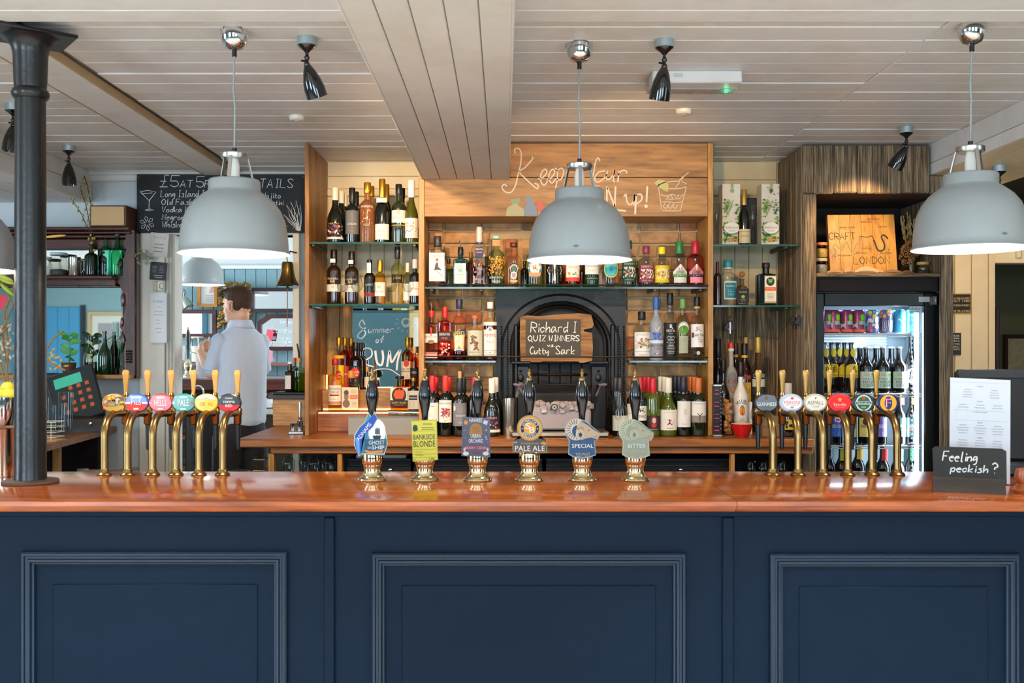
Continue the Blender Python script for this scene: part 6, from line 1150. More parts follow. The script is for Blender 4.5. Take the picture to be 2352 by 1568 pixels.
t = pump(1337, 'brass hand pump with black handle and navy ram-shaped clip')
clip(t, 1337, RO, '#12406a', '#8a9aa0', ram(1333, '#12406a', '#c9bba4', '#b39a7c', '#1c2c40', '#e9e6df', 'SPECIAL'))
t = pump(1459, 'brass hand pump with black handle and grey-green ram-shaped clip')
clip(t, 1459, [(x + 124, y + 1) for x, y in RO], '#8d947a', '#a9ad94', ram(1457, '#8d947a', '#aeb096', '#9c9a80', '#6f745c', '#d9dce0', 'BITTER'))

# ================================================================== FRIDGE AND NICHE
fr = thing('drinks_fridge', 'tall black glass-door drinks fridge lit inside by a white strip', 'fridge', (1.98, 5.36, 0))
FB = mat('#101216', rough=.3, coat=.3); FI = mat('#9fb2bc', rough=.5)
ztop = PZ(660, 5.35); X0, X1 = PX(1872, 5.35), PX(2160, 5.35); gx0, gx1 = PX(1892, 5.35), PX(2120, 5.35); gz1 = PZ(703, 5.35)
b = MB(); b.box(X0, X0 + .02, 5.38, 5.79, .05, ztop); b.box(X1 - .02, X1, 5.38, 5.79, .05, ztop); b.box(X0, X1, 5.38, 5.79, ztop - .04, ztop); b.box(X0, X1, 5.38, 5.79, .05, .12); b.build('cabinet', FB, fr, world=True)
b = MB(); b.box(X0 + .02, X1 - .02, 5.77, 5.785, .12, ztop - .04); b.build('liner_back', FI, fr, world=True)
for x in (X0 + .021, X1 - .024): MB().box(x, x + .004, 5.39, 5.77, .12, ztop - .04).build('liner_side', FI, fr, world=True)
b = MB(); b.box(X0 + .02, X1 - .02, 5.39, 5.77, ztop - .075, ztop - .07); b.build('liner_top', FI, fr, world=True)
b = MB()
for i in range(7): b.box(X0 + .03, PX(2043, 5.7), 5.735, 5.75, PZ(792 - 6.5 * i, 5.74), PZ(789 - 6.5 * i, 5.74), c=.002)
b.box(X0 + .03, PX(2043, 5.7), 5.75, 5.77, PZ(800, 5.74), PZ(745, 5.74)); o = b.build('fan_grille', mat('#dce8ee', rough=.3), fr, world=True)
b = MB(); mt = None
for a, c, z0, z1 in ((X0, gx0, .12, ztop - .03), (gx1, X1, .12, ztop - .03)): MB().box(a, c, 5.335, 5.375, z0, z1, c=.006).build('door_stile', FB, fr, world=True)
MB().box(gx0, gx1, 5.335, 5.375, gz1, ztop - .03, c=.004).build('door_rail', FB, fr, world=True)
MB().box(gx0, gx1, 5.335, 5.375, .12, .2, c=.004).build('door_rail', FB, fr, world=True)
MB().box(X0 - .005, X1 + .008, 5.33, 5.40, ztop - .022, ztop, c=.003).build('top_trim', mat('#3c3a3a', rough=.3, metal=.4), fr, world=True)
MB().box(gx0, gx1, 5.345, 5.349, .2, gz1).build('door_pane', glassm('#fafdff'), fr, world=True, smooth=False)
d = Decal(pxplane(5.345)); a, c = PX(2090, 5.34), PX(2118, 5.34); d.rect(a, c, PZ(714, 5.34), PZ(701, 5.34), '#b9bcc2'); d.txt('rhino', (a + c) / 2, PZ(708, 5.34), .052, .018, '#202228'); d.build('maker_plate', fr, world=True)
d = Decal(pxplane(5.335)); d.rect(PX(2111, 5.33), PX(2136, 5.33), PZ(693, 5.33), PZ(681, 5.33), '#b4b4b4'); d.small(PX(2112, 5.33), PX(2134, 5.33), PZ(691, 5.33), PZ(682, 5.33), 3); d.build('sticker', fr, world=True)
d = Decal(pxplane(5.33)); d.rect(PX(2144, 5.32), PX(2154, 5.32), PZ(668, 5.32), PZ(657, 5.32), '#b9b49a'); d.build('sticker', fr, world=True)
b = MB(); b.box(PX(2143, 5.33), PX(2147, 5.33), 5.30, 5.335, PZ(700, 5.33), PZ(680, 5.33), c=.002); b.build('door_lock', STEEL, fr, world=True)
WIRE = mat('#dfe6ea', rough=.25, metal=.6)
for k in (1, 2, 3, 4):
    z = FZ_[k] - .004; b = MB(); b.tube([(X0 + .03, 5.385, z), (X1 - .04, 5.385, z)], .004, 6); b.tube([(X0 + .03, 5.385, z - .012), (X1 - .04, 5.385, z - .012)], .003, 6); b.tube([(X0 + .03, 5.74, z), (X1 - .04, 5.74, z)], .004, 6)
    for i in range(22): x = X0 + .035 + (X1 - X0 - .08) * i / 21; b.tube([(x, 5.385, z + .001), (x, 5.74, z + .001)], .0022, 5)
    b.build('wire_shelf', WIRE, fr, world=True)
lx = PX(2109, 5.36)
b = MB(); b.box(lx - .010, lx + .010, 5.378, 5.386, .2, PZ(718, 5.37)); b.build('light_strip', mat('#f2fbff', emit=22, ecol='#e4f4ff'), fr, world=True, smooth=False)
b = MB(); zz = .2
while zz < PZ(722, 5.37): b.box(lx - .030, lx - .022, 5.380, 5.386, zz, zz + .010, c=.001); zz += .0245
o = b.build('shelf_slots', WIRE, fr, world=True); o['kind'] = 'stuff'
lamp('AREA', 'fridge_light', (lx - .035, 5.40, 1.0), 20, (.78, .91, 1.0), aim=(1.8, 5.70, 1.0), shape='RECTANGLE', size=.03, size_y=1.3)
lamp('AREA', 'fridge_light', (1.98, 5.50, ztop - .08), 4, (.78, .91, 1.0), aim=(1.98, 5.5, 0), shape='RECTANGLE', size=.4, size_y=.1)

# niche above: carved board, jars, dried flowers
zn = PZ(627, 5.26)
cbd = thing('chopping_board', 'wooden board carved with a river map, leaning in the niche over the fridge', 'board', (PX(1985, 5.42), 5.42, zn))
BW = wood('#d59a45', '#b97c2c', '#c98c38', axis='Z', scale=1.2, rough=.45, stretch=6)
wB, hB, lean = M2(152, 5.45), .345, R(11); mtx = Matrix.Rotation(R(-3), 4, 'Z') @ Matrix.Rotation(-lean, 4, 'X')
for i in range(6):
    b = MB(); b.box(-wB / 2 + wB / 6 * i + .0004, -wB / 2 + wB / 6 * (i + 1) - .0004, 0, .035, 0, hB, c=.001, mtx=mtx); b.build('stave', BW, cbd)
d = Decal(lambda u, v, o: tuple(mtx @ Vector((u, -o, v)))); K = '#4a3218'
bx = lambda x, y: ((x - 1987) / 155 * wB - (y - 550) * .0, (618 - y) / 141 * hB)
for s_, x, y, w, h in (('CRAFT', 1911, 535, 60, 16), ('LONDON', 1965, 592, 82, 17)):
    u, v = bx(x, y); chalk(d, s_, u, v, w / 155 * wB, h / 141 * hB, .0035, K, slant=0, jit=0)
riv = [(1916, 575), (1926, 563), (1919, 552), (1926, 547), (1938, 560), (1944, 548), (1952, 542), (1958, 560), (1966, 562), (1972, 548), (1981, 540), (1984, 528), (1998, 530), (2010, 527), (2015, 540), (2022, 560), (2034, 560), (2038, 548), (2032, 530), (2038, 525), (2047, 534)]
pts = [bx(*p) for p in _cr(riv, 4)]; d.line(pts[:44], .0035, '#7a7058'); d.line(pts[43:56], .0045, '#3c3424'); d.line(pts[55:], .009, '#2c2a20')
for s_, x, y, w in (('FOURPURE', 1995, 556, 24), ('MEANTIME', 2040, 567, 26), ('TWICKENHAM', 1944, 572, 32), ('BELLEVILLE', 1984, 566, 27), ('CAMDEN TOWN', 1952, 507, 38), ('REDCHURCH', 2000, 494, 26), ('BEAVERTOWN', 2016, 488, 30), ('CRATE', 2035, 506, 20)):
    u, v = bx(x, y); d.txt(s_, u, v, w / 155 * wB, 4 / 141 * hB, '#6a4f26')
for x, y in ((1923, 574), (1967, 569), (2046, 559), (1995, 551), (1951, 511)): u, v = bx(x, y); d.ell(u, v, .0025, .0025, K)
d.build('carving', cbd)
def jar(label, x, y, z, r, H, fillc, lidc, name='storage_jar', fh=.7, group=None, body=None):
    t = thing(name, label, 'jar', (x, y, z), group); b = MB(); b.lathe([(r * .9, 0), (r, .006), (r, H * .72), (r * .8, H * .84), (r * .8, H)], n=22); b.build('jar_body', body or glassm('#f4f4ee', ior=1.1), t)
    if fillc:
        b = MB(); b.lathe([(r * .8, .004), (r * .88, .01), (r * .88, H * fh), (r * .5, H * fh + .004), (0, H * fh + .003)], n=18, caps=False); b.build('contents', mat(fillc, rough=.9, var=.4, bscale=200), t)
    if lidc: b = MB(); b.lathe([(r * .88, H), (r * .92, H + .003), (r * .92, H + .012), (r * .85, H + .015), (0, H + .015)], n=22, caps=False); b.build('lid', mat(lidc, rough=.4), t)
    return t
jar('lower of two small clip jars of grain in the niche', PX(1886, 5.33), 5.33, zn, M2(15, 5.33), .068, '#8a8070', '#c8b090', group='clip jars in the niche')
jar('upper of two small clip jars, filled with dried hops', PX(1887, 5.33), 5.33, zn + .085, M2(14, 5.33), .068, '#b8923c', '#d8804c', group='clip jars in the niche')
jar('small round jar with golden lid in the niche', PX(2120, 5.4), 5.4, zn, M2(15, 5.4), .055, '#4a3c30', '#c8a04c', fh=.4)
# dried bouquet in a glass
t = thing('dried_bouquet', 'dried wheat and seed heads standing in a small glass in the niche', 'bouquet', (PX(2092, 5.48), 5.48, zn)); rnd = random.Random(12)
b = MB(); b.lathe([(.02, 0), (.024, .004), (.03, .10), (.0285, .10), (.022, .006), (0, .006)], n=18, caps=False); b.build('glass_tumbler', THIN, t)
b = MB(); bh = MB(); bs = MB()
for i in range(26):
    a = rnd.uniform(-.5, .5); c = rnd.uniform(-.35, .35); h = rnd.uniform(.26, .345); top = Vector((math.sin(a) * h * .45 + .005, math.sin(c) * h * .3, h)); b.tube([(rnd.uniform(-.01, .01), 0, .02), top * .5 + Vector((0, 0, .02)), top * .88], .0011, 4)
    q = (top).to_track_quat('Z', 'Y').to_matrix()
    for k in range(5): bh.ball(top * (.80 + .06 * k) + Vector((rnd.uniform(-.004, .004), rnd.uniform(-.003, .003), 0)), .0055, sx=.8, sy=.8, sz=1.9, n=6, m=4, q=q)
b.build('stems', mat('#8a7440', rough=.9), t); o = bh.build('wheat_ears', mat('#a8935c', rough=.9, var=.3, bscale=200), t); o['kind'] = 'stuff'
for i in range(330):
    a = rnd.uniform(0, 6.28); rr = rnd.uniform(0, 1) ** .5; ph = rnd.uniform(-1, 1); bs.ball((-.012 + .058 * rr * math.cos(a) * math.sqrt(1 - ph * ph * .6), -.02 + .045 * rr * math.sin(a), .135 + .062 * ph - .03 * rr * math.cos(a) * -1), rnd.uniform(.0035, .0055), n=5, m=4)
o = bs.build('seed_heads', mat('#8a5f34', rough=.85, var=.35, bscale=120), t); o['kind'] = 'stuff'
# driftwood along the shelf
rnd = random.Random(3)
for i, (px, w, h, ang, col) in enumerate(((1918, 38, 10, 0, '#b08a5c'), (1950, 26, 14, .3, '#c09a68'), (1990, 52, 16, -.15, '#d0ab7c'), (2008, 60, 12, .1, '#c9a070'), (2050, 44, 9, -.3, '#8a6a48'), (2085, 34, 8, .25, '#7a5a3c'))):
    Yd = 5.30 + .02 * (i % 2); L_ = M2(w, Yd) / 2; b = MB(); hh = M2(h, Yd) / 2
    pts = [(-L_, 0, hh * .5), (-L_ * .5, .005, hh * 1.0), (0, 0, hh * 1.2), (L_ * .6, .004, hh * .9), (L_, 0, hh * .4)]
    b.tube(pts, [hh * .35, hh * .8, hh, hh * .75, hh * .3], 7)
    o = b.build('driftwood', mat(col, rough=.85, var=.25, bump=.4, bscale=60)); o.location = (PX(px, Yd), Yd, zn); o.rotation_euler = (0, 0, ang)
    tag(o, 'pale piece of driftwood on the niche shelf, %s from the clip jars' % ('first', 'second', 'third', 'fourth', 'fifth', 'sixth')[i], 'driftwood', 'driftwood pieces on the niche shelf')

# ================================================================== COUNTER THINGS
# ice tub on steel tray
Yt = 5.17
t = thing('steel_tray', 'flat steel tray under the clear ice tub', 'tray', (PX(1285, Yt), Yt, ZC)); b = MB(); w = M2(110, Yt); b.box(-w, w, -.09, .12, .004, .030, c=.006); b.build('tray_body', mat('#c9bba6', rough=.25, metal=.9), t)
for x in (-.2, .2): MB().box(x - .01, x + .01, -.05, .08, 0, .006).build('foot', BLACK, t)
t = thing('ice_tub', 'clear plastic ice tub half full of ice cubes with purple-tinged handles', 'ice tub', (PX(1286, Yt), Yt, ZC + .031)); H = M2(105, Yt); TUBM = glassm('#f1eef0')
b = MB(); s0, s1 = M2(72, Yt), M2(95, Yt)
def rr_(hw, hd, z, r=.03, n=5):
    o = []
    for cx_, cy2, a0 in ((hw - r, hd - r, 0), (-hw + r, hd - r, 90), (-hw + r, -hd + r, 180), (hw - r, -hd + r, 270)):
        for i in range(n + 1): a = R(a0 + 90 * i / n); o.append((cx_ + r * math.cos(a), cy2 + r * math.sin(a), z))
    return o
def loft(b, rings, cap0=True, cap1=True):
    n = len(rings[0]); vs = [v for r_ in rings for v in r_]; fs = []
    for j in range(len(rings) - 1):
        for i in range(n): a, c = j * n + i, j * n + (i + 1) % n; fs.append((a, c, c + n, a + n))
    if cap0: fs.append(tuple(reversed(range(n))))
    if cap1: fs.append(tuple(range((len(rings) - 1) * n, len(rings) * n)))
    b.add(vs, fs); return b
loft(b, [rr_(s0, .075, 0), rr_(s0 + .012, .082, H * .4), rr_(s1 - .012, .10, H * .9), rr_(s1, .105, H), rr_(s1 - .003, .102, H), rr_(s1 - .016, .097, H * .9), rr_(s0 + .009, .079, H * .4), rr_(s0 - .003, .072, .004)], True, True); b.build('tub_body', TUBM, t)
for s in (-1, 1):
    b = MB(); b.tube([(s * (s1 - .01), -.03, H - .005), (s * (s1 + .022), -.025, H + .001), (s * (s1 + .022), .025, H + .001), (s * (s1 - .01), .03, H - .005)], .006, 6); b.tube([(s * (s1 - .004), 0, H - .01), (s * (s1 - .03), -.03, H - .06)], .006, 6); b.build('handle', mat('#b9a8c0', rough=.15, trans=.6, ior=1.2), t)
rnd = random.Random(9); b = MB(); b.box(-s0 + .006, s0 - .006, -.068, .068, .006, H * .48, c=.01)
for i in range(70):
    m_ = Matrix.Translation((rnd.uniform(-s0, s0) * .95, rnd.uniform(-.07, .07), H * (.42 + .16 * rnd.random()))) @ Matrix.Rotation(rnd.uniform(0, 3), 4, 'X') @ Matrix.Rotation(rnd.uniform(0, 3), 4, 'Z'); b.box(-.014, .014, -.014, .014, -.014, .014, c=.003, mtx=m_)
o = b.build('ice', mat('#e2dcdc', rough=.3, trans=.3, ior=1.2), t); o['kind'] = 'stuff'
d = Decal(flat(y=-.0965)); u = PX(1271, 5.08) - PX(1286, 5.08); v = PZ(935, 5.08) - ZC - .031; d.ell(u, v, .018, .018, '#2a2628'); d.ell(u, v, .0115, .0115, '#b8b0b0'); d.star = None; d.poly([(u + (.011 if i % 2 == 0 else .004) * math.sin(i * math.pi / 5), v + (.011 if i % 2 == 0 else .004) * math.cos(i * math.pi / 5)) for i in range(10)], '#2a2628'); d.txt('BEAUMONT', u + .052, v - .002, .05, .006, '#6a6264'); d.build('print', t)
t = thing('ice_scoop', 'clear plastic scoop propped between the steel cup and the ice tub', 'scoop', (PX(1186, 5.2), 5.2, PZ(912, 5.2))); b = MB(); b.tube([(0, 0, 0), (.012, 0, .03), (.03, 0, .075)], [.008, .013, .016], 8); b.build('scoop_body', mat('#d9d4cc', rough=.1, trans=.8, ior=1.15), t)
t = thing('steel_cup', 'tall steel bar cup beside the clear ice tub', 'cup', (PX(1169, 5.2), 5.2, ZC)); b = MB(); r = M2(14, 5.2); b.lathe([(r * .85, 0), (r * .9, .01), (r, .195), (r * .94, .195), (r * .85, .012), (0, .012)], n=26, caps=False); b.build('cup_body', mat('#c9bfae', rough=.2, metal=.9), t); b = MB(); b.lathe([(r * 1.0, .195), (r * 1.1, .2), (r * 1.12, .212), (r * 1.0, .213)], n=26, caps=False); b.build('rim', TUBM, t)
# garnish station
Yg = 5.33
t = thing('garnish_box', 'stainless steel garnish box with fruit inserts below the lit bottle steps', 'container', (PX(880, Yg), Yg, ZC)); x0, x1 = PX(800, 5.27) - PX(880, Yg), PX(961, 5.27) - PX(880, Yg); H = M2(40, 5.27)
b = MB(); b.box(x0, x1, -.06, -.055, .0, H); b.box(x0, x1, .06, .065, 0, H); b.box(x0, x0 + .004, -.055, .06, 0, H); b.box(x1 - .004, x1, -.055, .06, 0, H); b.box(x0, x1, -.055, .06, 0, .004); b.box(x0 - .002, x1 + .002, -.064, -.05, H - .002, H + .003, c=.001); b.build('box_body', mat('#8f887c', rough=.45, metal=.6), t)
for i, cc in enumerate(('#d98a2c', '#6a5f4c', '#3f6a22')):
    a = x0 + .008 + i * (x1 - x0 - .016) / 3; c = a + (x1 - x0 - .016) / 3 - .004
    MB().box(a, c, -.05, .055, .01, H - .006, c=.002).build('insert', mat('#d8d4ca', rough=.3), t); b = MB(); rnd = random.Random(i)
    for k in range(14): b.ball((rnd.uniform(a + .01, c - .01), rnd.uniform(-.04, .04), H - .004), .009, sz=.6, n=7, m=5)
    o = b.build('garnish', mat(cc, rough=.7, var=.3, bscale=200), t); o['kind'] = 'stuff'
b = MB(); b.tube([(x0 + .2, .05, H + .018), (x1 - .01, .045, H + .014)], .012, 10); b.build('lid_roll', mat('#d8dade', rough=.15, metal=1), t)
# jiggers on a little tray beside the surround
t = thing('jigger_stand', 'small steel stand with spirit measures beside the surround', 'measures', (PX(684, 5.3), 5.3, ZC)); b = MB(); b.box(-.043, .04, -.04, .04, 0, .018, c=.004); b.build('stand_tray', STEEL, t)
b = MB(); b.lathe([(.017, .018), (.018, .058)], c=(-.022, -.01, 0), n=20); b.build('measure', CHROME, t); b = MB(); b.lathe([(.016, .018), (.017, .07), (.008, .075), (.012, .085), (.014, .09)], c=(.012, .0, 0), n=20); b.build('measure', CHROME, t); b = MB(); b.lathe([(.006, .09), (.0075, .165), (.007, .17)], c=(.012, 0, 0), n=14); b.build('measure', STEEL, t)
# red bowl, corks, ticket rack, cards, cardboard box
t = thing('red_bowl', 'small glossy red bowl with cream inside on the back counter', 'bowl', (PX(1704, 5.12), 5.12, ZC)); b = MB().use(mat('#c8141c', rough=.15, coat=.8)); b.lathe([(.028, 0), (.03, .004), (.045, .025), (.054, .065), (.0555, .068)], n=32, caps=True); b.build('bowl_body', None, t); b = MB(); b.lathe([(.0555, .068), (.051, .0695), (.042, .03), (0, .012)], n=32, caps=False); b.build('bowl_inside', mat('#e9d2a4', rough=.3), t)
t = thing('cork_vase', 'clear square vase full of wine corks', 'vase', (PX(1670, 5.22), 5.22, ZC)); w, H = M2(12.5, 5.22), M2(86, 5.22); b = MB(); b.box(-w, w, -w, w, 0, H, c=.002); b.build('vase_body', glassm('#f2efe8', ior=1.08), t); b = MB(); rnd = random.Random(2)
for i in range(26):
    m_ = Matrix.Translation((rnd.uniform(-.012, .012), rnd.uniform(-.016, .016), .015 + H * .88 * i / 26)) @ Matrix.Rotation(rnd.uniform(0, 3), 4, 'Y') @ Matrix.Rotation(rnd.uniform(0, 3), 4, 'Z'); b.box(-.019, .019, -.0095, .0095, -.0095, .0095, c=.004, mtx=m_)
o = b.build('corks', mat('#c08a58', rough=.9, var=.2, bscale=80), t); o['kind'] = 'stuff'
t = thing('ticket_rack', 'narrow black rack with pink tabs and clear sides', 'rack', (PX(1647, 5.17), 5.17, ZC)); H = M2(114, 5.17); b = MB(); b.box(-.021, .021, -.02, .03, .008, H, c=.002); b.build('rack_body', mat('#17161a', rough=.3), t)
MB().box(-.024, .024, -.024, .034, 0, .010, c=.002).build('foot', STEEL, t); MB().box(-.022, .022, -.022, .032, H, H + .012, c=.002).build('cap', STEEL, t)
for k in range(11):
    zz = .03 + (H - .05) * k / 10; MB().box(-.017, .006, -.0225, -.0195, zz, zz + .004).build('tab', mat(('#d83c74', '#c8305c', '#2c2a30')[k % 3], rough=.4), t); b = MB(); b.ball((.016, -.021, zz + .01), .0035, n=8, m=5); b.build('stud', STEEL, t)
t = thing('card_holder', 'upright white printed cards behind the red bowl', 'cards', (PX(1711, 5.3), 5.3, ZC)); 
for k, (dx, h, dy) in enumerate(((-.006, .19, 0), (.018, .17, .012))): b = MB(); b.box(dx - .024, dx + .024, dy, dy + .002, 0, h); b.build('card', PAPER, t, smooth=False)
d = Decal(flat(y=0)); d.small(-.02, .014, .03, .17, 9); d.build('print', t)
t = thing('cardboard_box', 'small brown cardboard box behind the taps', 'box', (PX(1765, 5.2), 5.2, ZC)); b = MB(); b.box(-.045, .045, -.05, .05, 0, .105, c=.002); b.build('box_body', mat('#8a6c4a', rough=.85, var=.1), t); b = MB(); b.box(-.046, .046, -.052, -.05, .05, .055); b.box(-.07, -.045, -.05, .05, .103, .106); b.build('flap', mat('#7a5e40', rough=.85), t)
# keys hung from the rustic timber
def keys(label, px, py, Y, cols, x=None):
    xx = x if x is not None else PX(px, Y); t = thing('key_bunch', label, 'keys', (xx, Y, PZ(py, Y)), 'key bunches'); b = MB(); b.tube([(0, 0, 0), (0, -.02, 0), (0, -.024, .006)], .002, 6); b.build('hook', STEEL, t)
    b = MB(); b.tube([(.012 * math.cos(a * .7), -.02, -.012 + .012 * math.sin(a * .7)) for a in range(10)], .0012, 5); b.build('ring', CHROME, t)
    for k, c in enumerate(cols):
        b = MB(); a = R(-30 + 60 * k / max(1, len(cols) - 1)); m_ = Matrix.Translation((.0, -.02 - .003 * k, -.024)) @ Matrix.Rotation(a, 4, 'Y'); b.box(-.012, .012, -.003, .003, -.055, -.005, c=.003, mtx=m_); b.build('key_fob' if c[0] == '#' and k < 3 else 'key', mat(c, rough=.4), t)
    b = MB(); b.box(-.003, .003, -.035, -.033, -.095, -.03); b.build('key', CHROME, t)
keys('dark keys with a red heart and orange fob hung under the glass shelf', 1674, 728, 5.66, ['#2a2a34', '#8a1c24', '#c8581c', '#1c1c22'])
keys('keys with a red fob hung on the rustic timber', 1797, 716, 5.40, ['#c8241c', '#3a3030'], x=1.572)
keys('silver and black keys hung on the rustic timber', 1818, 714, 5.30, ['#17171c', '#8a8d90', '#26262a', '#15151a'], x=1.572)
# under-counter coolers
for x0, x1, lb, kx in ((797, 944, 'first', (897,)), (950, 1246, 'second', ()), (1254, 1676, 'third', (1350, 1563))):
    Yc = 5.12; t = thing('bottle_cooler', 'black under-counter cooler with two horizontal rails, %s from the left post of the counter' % lb, 'cooler', ((PX(x0, Yc) + PX(x1, Yc)) / 2, Yc, 0), 'black coolers under the back counter'); t['label'] = 'black under-counter bottle cooler, %s along from the hanging glasses' % lb
    b = MB(); b.box(PX(x0, Yc), PX(x1, Yc), Yc + .02, 5.6, .03, PZ(1054, Yc), c=.004); b.build('cabinet', FB, t, world=True); w2 = mat('#3c3d40', rough=.3, metal=.5)
    MB().box(PX(x0, Yc), PX(x1, Yc), Yc, Yc + .02, PZ(1058, Yc), PZ(1053, Yc), c=.002).build('top_rail', w2, t, world=True); MB().box(PX(x0, Yc), PX(x1, Yc), Yc - .006, Yc + .02, PZ(1090, Yc), PZ(1070, Yc), c=.004).build('door_rail', mat('#26272a', rough=.3, metal=.4), t, world=True)
    MB().box(PX(x0, Yc), PX(x1, Yc), Yc + .002, Yc + .02, .1, PZ(1092, Yc), c=.002).build('door', BLACKG, t, world=True)
    for k in kx: b = MB(); b.lathe([(.009, 0), (.009, .006), (.006, .008), (0, .008)], c=(PX(k, Yc), Yc - .006, PZ(1079, Yc)), axis=Vector((0, -1, 0)), n=16, caps=False); b.build('lock', CHROME, t, world=True)
t = thing('cutting_board', 'white cutting board with a knife lying on the first cooler', 'board', (PX(880, 5.25), 5.25, PZ(1054, 5.12))); b = MB(); b.box(-.13, .13, -.09, .1, 0, .018, c=.004); b.build('board_body', mat('#cfc8b0', rough=.5), t)
t2 = thing('kitchen_knife', 'dark-handled knife on the white cutting board', 'knife', (PX(900, 5.25), 5.2, PZ(1054, 5.12) + .018)); MB().box(-.02, .07, -.008, .008, 0, .01, c=.003).build('handle', BLACK, t2); MB().quadbox([(-.13, 0, .003), (-.02, -.012, .003), (-.02, .012, .003), (-.12, .01, .003)], (0, 0, .002)).build('blade', STEEL, t2)
for i, px in enumerate((663, 700, 722, 740, 757)): 
    Yh = 5.3 + .05 * (i % 2); stemglass('hanging_glass', 'stemmed glass hanging upside down under the counter, %s from the counter post' % ('first', 'second', 'third', 'fourth', 'fifth')[i], PX(px, Yh), Yh, ZC - .045 - .17, .17, .034, group='stemmed glasses hung under the counter', inv=True)
for i, (px, k) in enumerate(((1722, .05), (1752, .045), (1795, .045))):
    t = thing('glass_mug', 'upturned glass on the shelf under the dark end of the counter, %s from the post' % ('first', 'second', 'third')[i], 'glass', (PX(px, 5.25), 5.25, .7155), 'upturned glasses at the dark end'); b = MB(); b.lathe([(.042, 0), (.04, .08), (.034, .13), (.03, .145), (0, .147)], n=22, caps=False); b.build('glass_body', THIN, t); b = MB(); b.tube([(-.04, 0, .12), (-.065, 0, .10), (-.065, 0, .05), (-.042, 0, .03)], .005, 6); b.build('handle', THIN, t)

# step box at the counter's end with oil and vinegar
t = thing('wooden_step_box', 'wooden box with dark top at the end of the back counter', 'box', (PX(668, 5.95), 5.95, ZC)); b = MB(); b.box(-.085, .13, -.1, .1, 0, PZ(916, 5.85) - ZC, c=.003); b.build('box_body', OAKX, t); b = MB(); z0 = PZ(916, 5.85) - ZC; b.box(-.11, .14, -.12, .1, z0, z0 + .028, c=.003); b.build('box_top', mat('#3a2218', rough=.4), t)
zt = ZC + z0 + .0285
t3 = thing('black_mat', 'thin black tray under the oil bottles', 'tray', (PX(668, 5.86), 5.86, zt)); MB().box(-.09, .12, -.07, .1, 0, .014, c=.004).build('tray_body', BLACK, t3)
b = MB(); b.tube([(-.08, -.02, .012), (-.13, -.03, .005), (-.14, -.02, -.02)], .003, 6); b.build('wire_handle', STEEL, t3); zt += .0145
t = bottle('syrup_bottle', 'green syrup bottle with wooden-collared black pourer', 'bottle', PX(687, 5.84), 5.84, zt, PZ(822, 5.84) - zt, M2(14.5, 5.84), 'spirit', glass=glassm('#e4efd0'), fill=glassm('#a8b80c'), full=.55, cap='#d08a2c', capl=.12, capr=1.0)
H = PZ(822, 5.84) - zt; b = MB(); b.tube([(0, 0, H), (-.002, 0, H + .03), (-.012, 0, H + .085)], [.007, .006, .004], 8); b.build('pourer', BLACK, t)
bottle('tonic_bottle', 'small brown bottle with white cap and white label', 'bottle', PX(666, 5.84), 5.84, zt, PZ(831, 5.84) - zt, M2(11.5, 5.84), 'tall', glass=glassm('#8a4a12', ior=1.2), cap='#dfe0dc', capl=.07, spec=[('r', -1.2, .4, .1, .55, '#cfcfcb')])
bottle('sauce_bottle', 'green bottle with red cap behind the small brown one', 'bottle', PX(677, 5.95), 5.95, zt, PZ(822, 5.95) - zt, M2(8, 5.95), 'long', glass=mat('#14603c', rough=.1, trans=.4), cap='#c8202c', capl=.12)
t = thing('wire_basket', 'narrow brass wire basket hung beside the counter post', 'basket', (PX(600, 5.15), 5.15, .66)); 
b = MB()
for i in range(5): z = i * .055; b.tube([(-.03, -.05, z), (.03, -.05, z), (.03, .05, z), (-.03, .05, z), (-.03, -.05, z)], .002, 5)
for i in range(7): x = -.03 + .01 * i; b.tube([(x, -.05, 0), (x, -.05, .22)], .0013, 4)
b.tube([(-.03, -.05, .22), (-.0, -.05, .25), (.03, -.05, .26)], .002, 5); b.build('wire_frame', BRASS, t)

# ================================================================== THINGS ON THE FRONT BAR
t = thing('menu_card', 'tall white printed menu card slotted in a block on the bar', 'menu', (PX(2250, 3.28), 3.28, 1.0), rz=R(-6))
Ym = 3.28; Wm, Hm = M2(134, Ym), M2(245, Ym); mx_ = Matrix.Rotation(R(2.5), 4, 'Y') @ Matrix.Rotation(R(-6), 4, 'X')
b = MB(); b.box(-Wm / 2, Wm / 2, 0, .0022, .008, Hm, mtx=mx_); b.build('sheet', mat('#cfd2d8', rough=.5), t, smooth=False)
d = Decal(lambda u, v, o: tuple(mx_ @ Vector((u, -o, v))))
for c, v, w in ((0, .325, .012), (0, .275, .012), (0, .24, .03), (0, .205, .01), (0, .155, .01)): d.txt('MENU' if w < .02 else 'SHARING MENU', c, v, w * 1.6, .004, '#7a7c80')
for v0, v1, cs in ((.285, .318, (-.04, .045)), (.25, .268, (-.055, 0, .055)), (.165, .20, (-.055, 0, .055)), (.10, .15, (-.055, 0, .055))):
    for c in cs: d.small(c - .02, c + .02, v0, v1, max(2, int((v1 - v0) / .008)), '#a9acb2', seed=int(v0 * 900))
d.line([(-.08, .245), (.085, .245), (.085, .212), (-.08, .212), (-.08, .245)], .0006, '#9a9ca0'); d.line([(-.088, .338), (.088, .338)], .0006, '#9a9ca0'); d.build('print', t)
t = thing('chalk_sign', 'small black chalk sign reading Feeling peckish in a wooden block', 'chalkboard', (PX(2228, 3.12), 3.12, 1.0), rz=R(-20))
b = MB(); b.prism([(-.104, .032), (.104, .030), (.106, .132), (.094, .140), (-.098, .141), (-.107, .134)], -.003, .003); mt = Matrix.Rotation(R(-14), 4, 'X'); b.v = [tuple(mt @ Vector(v)) for v in b.v]; b.build('slate', mat('#22221f', rough=.7), t, smooth=False)
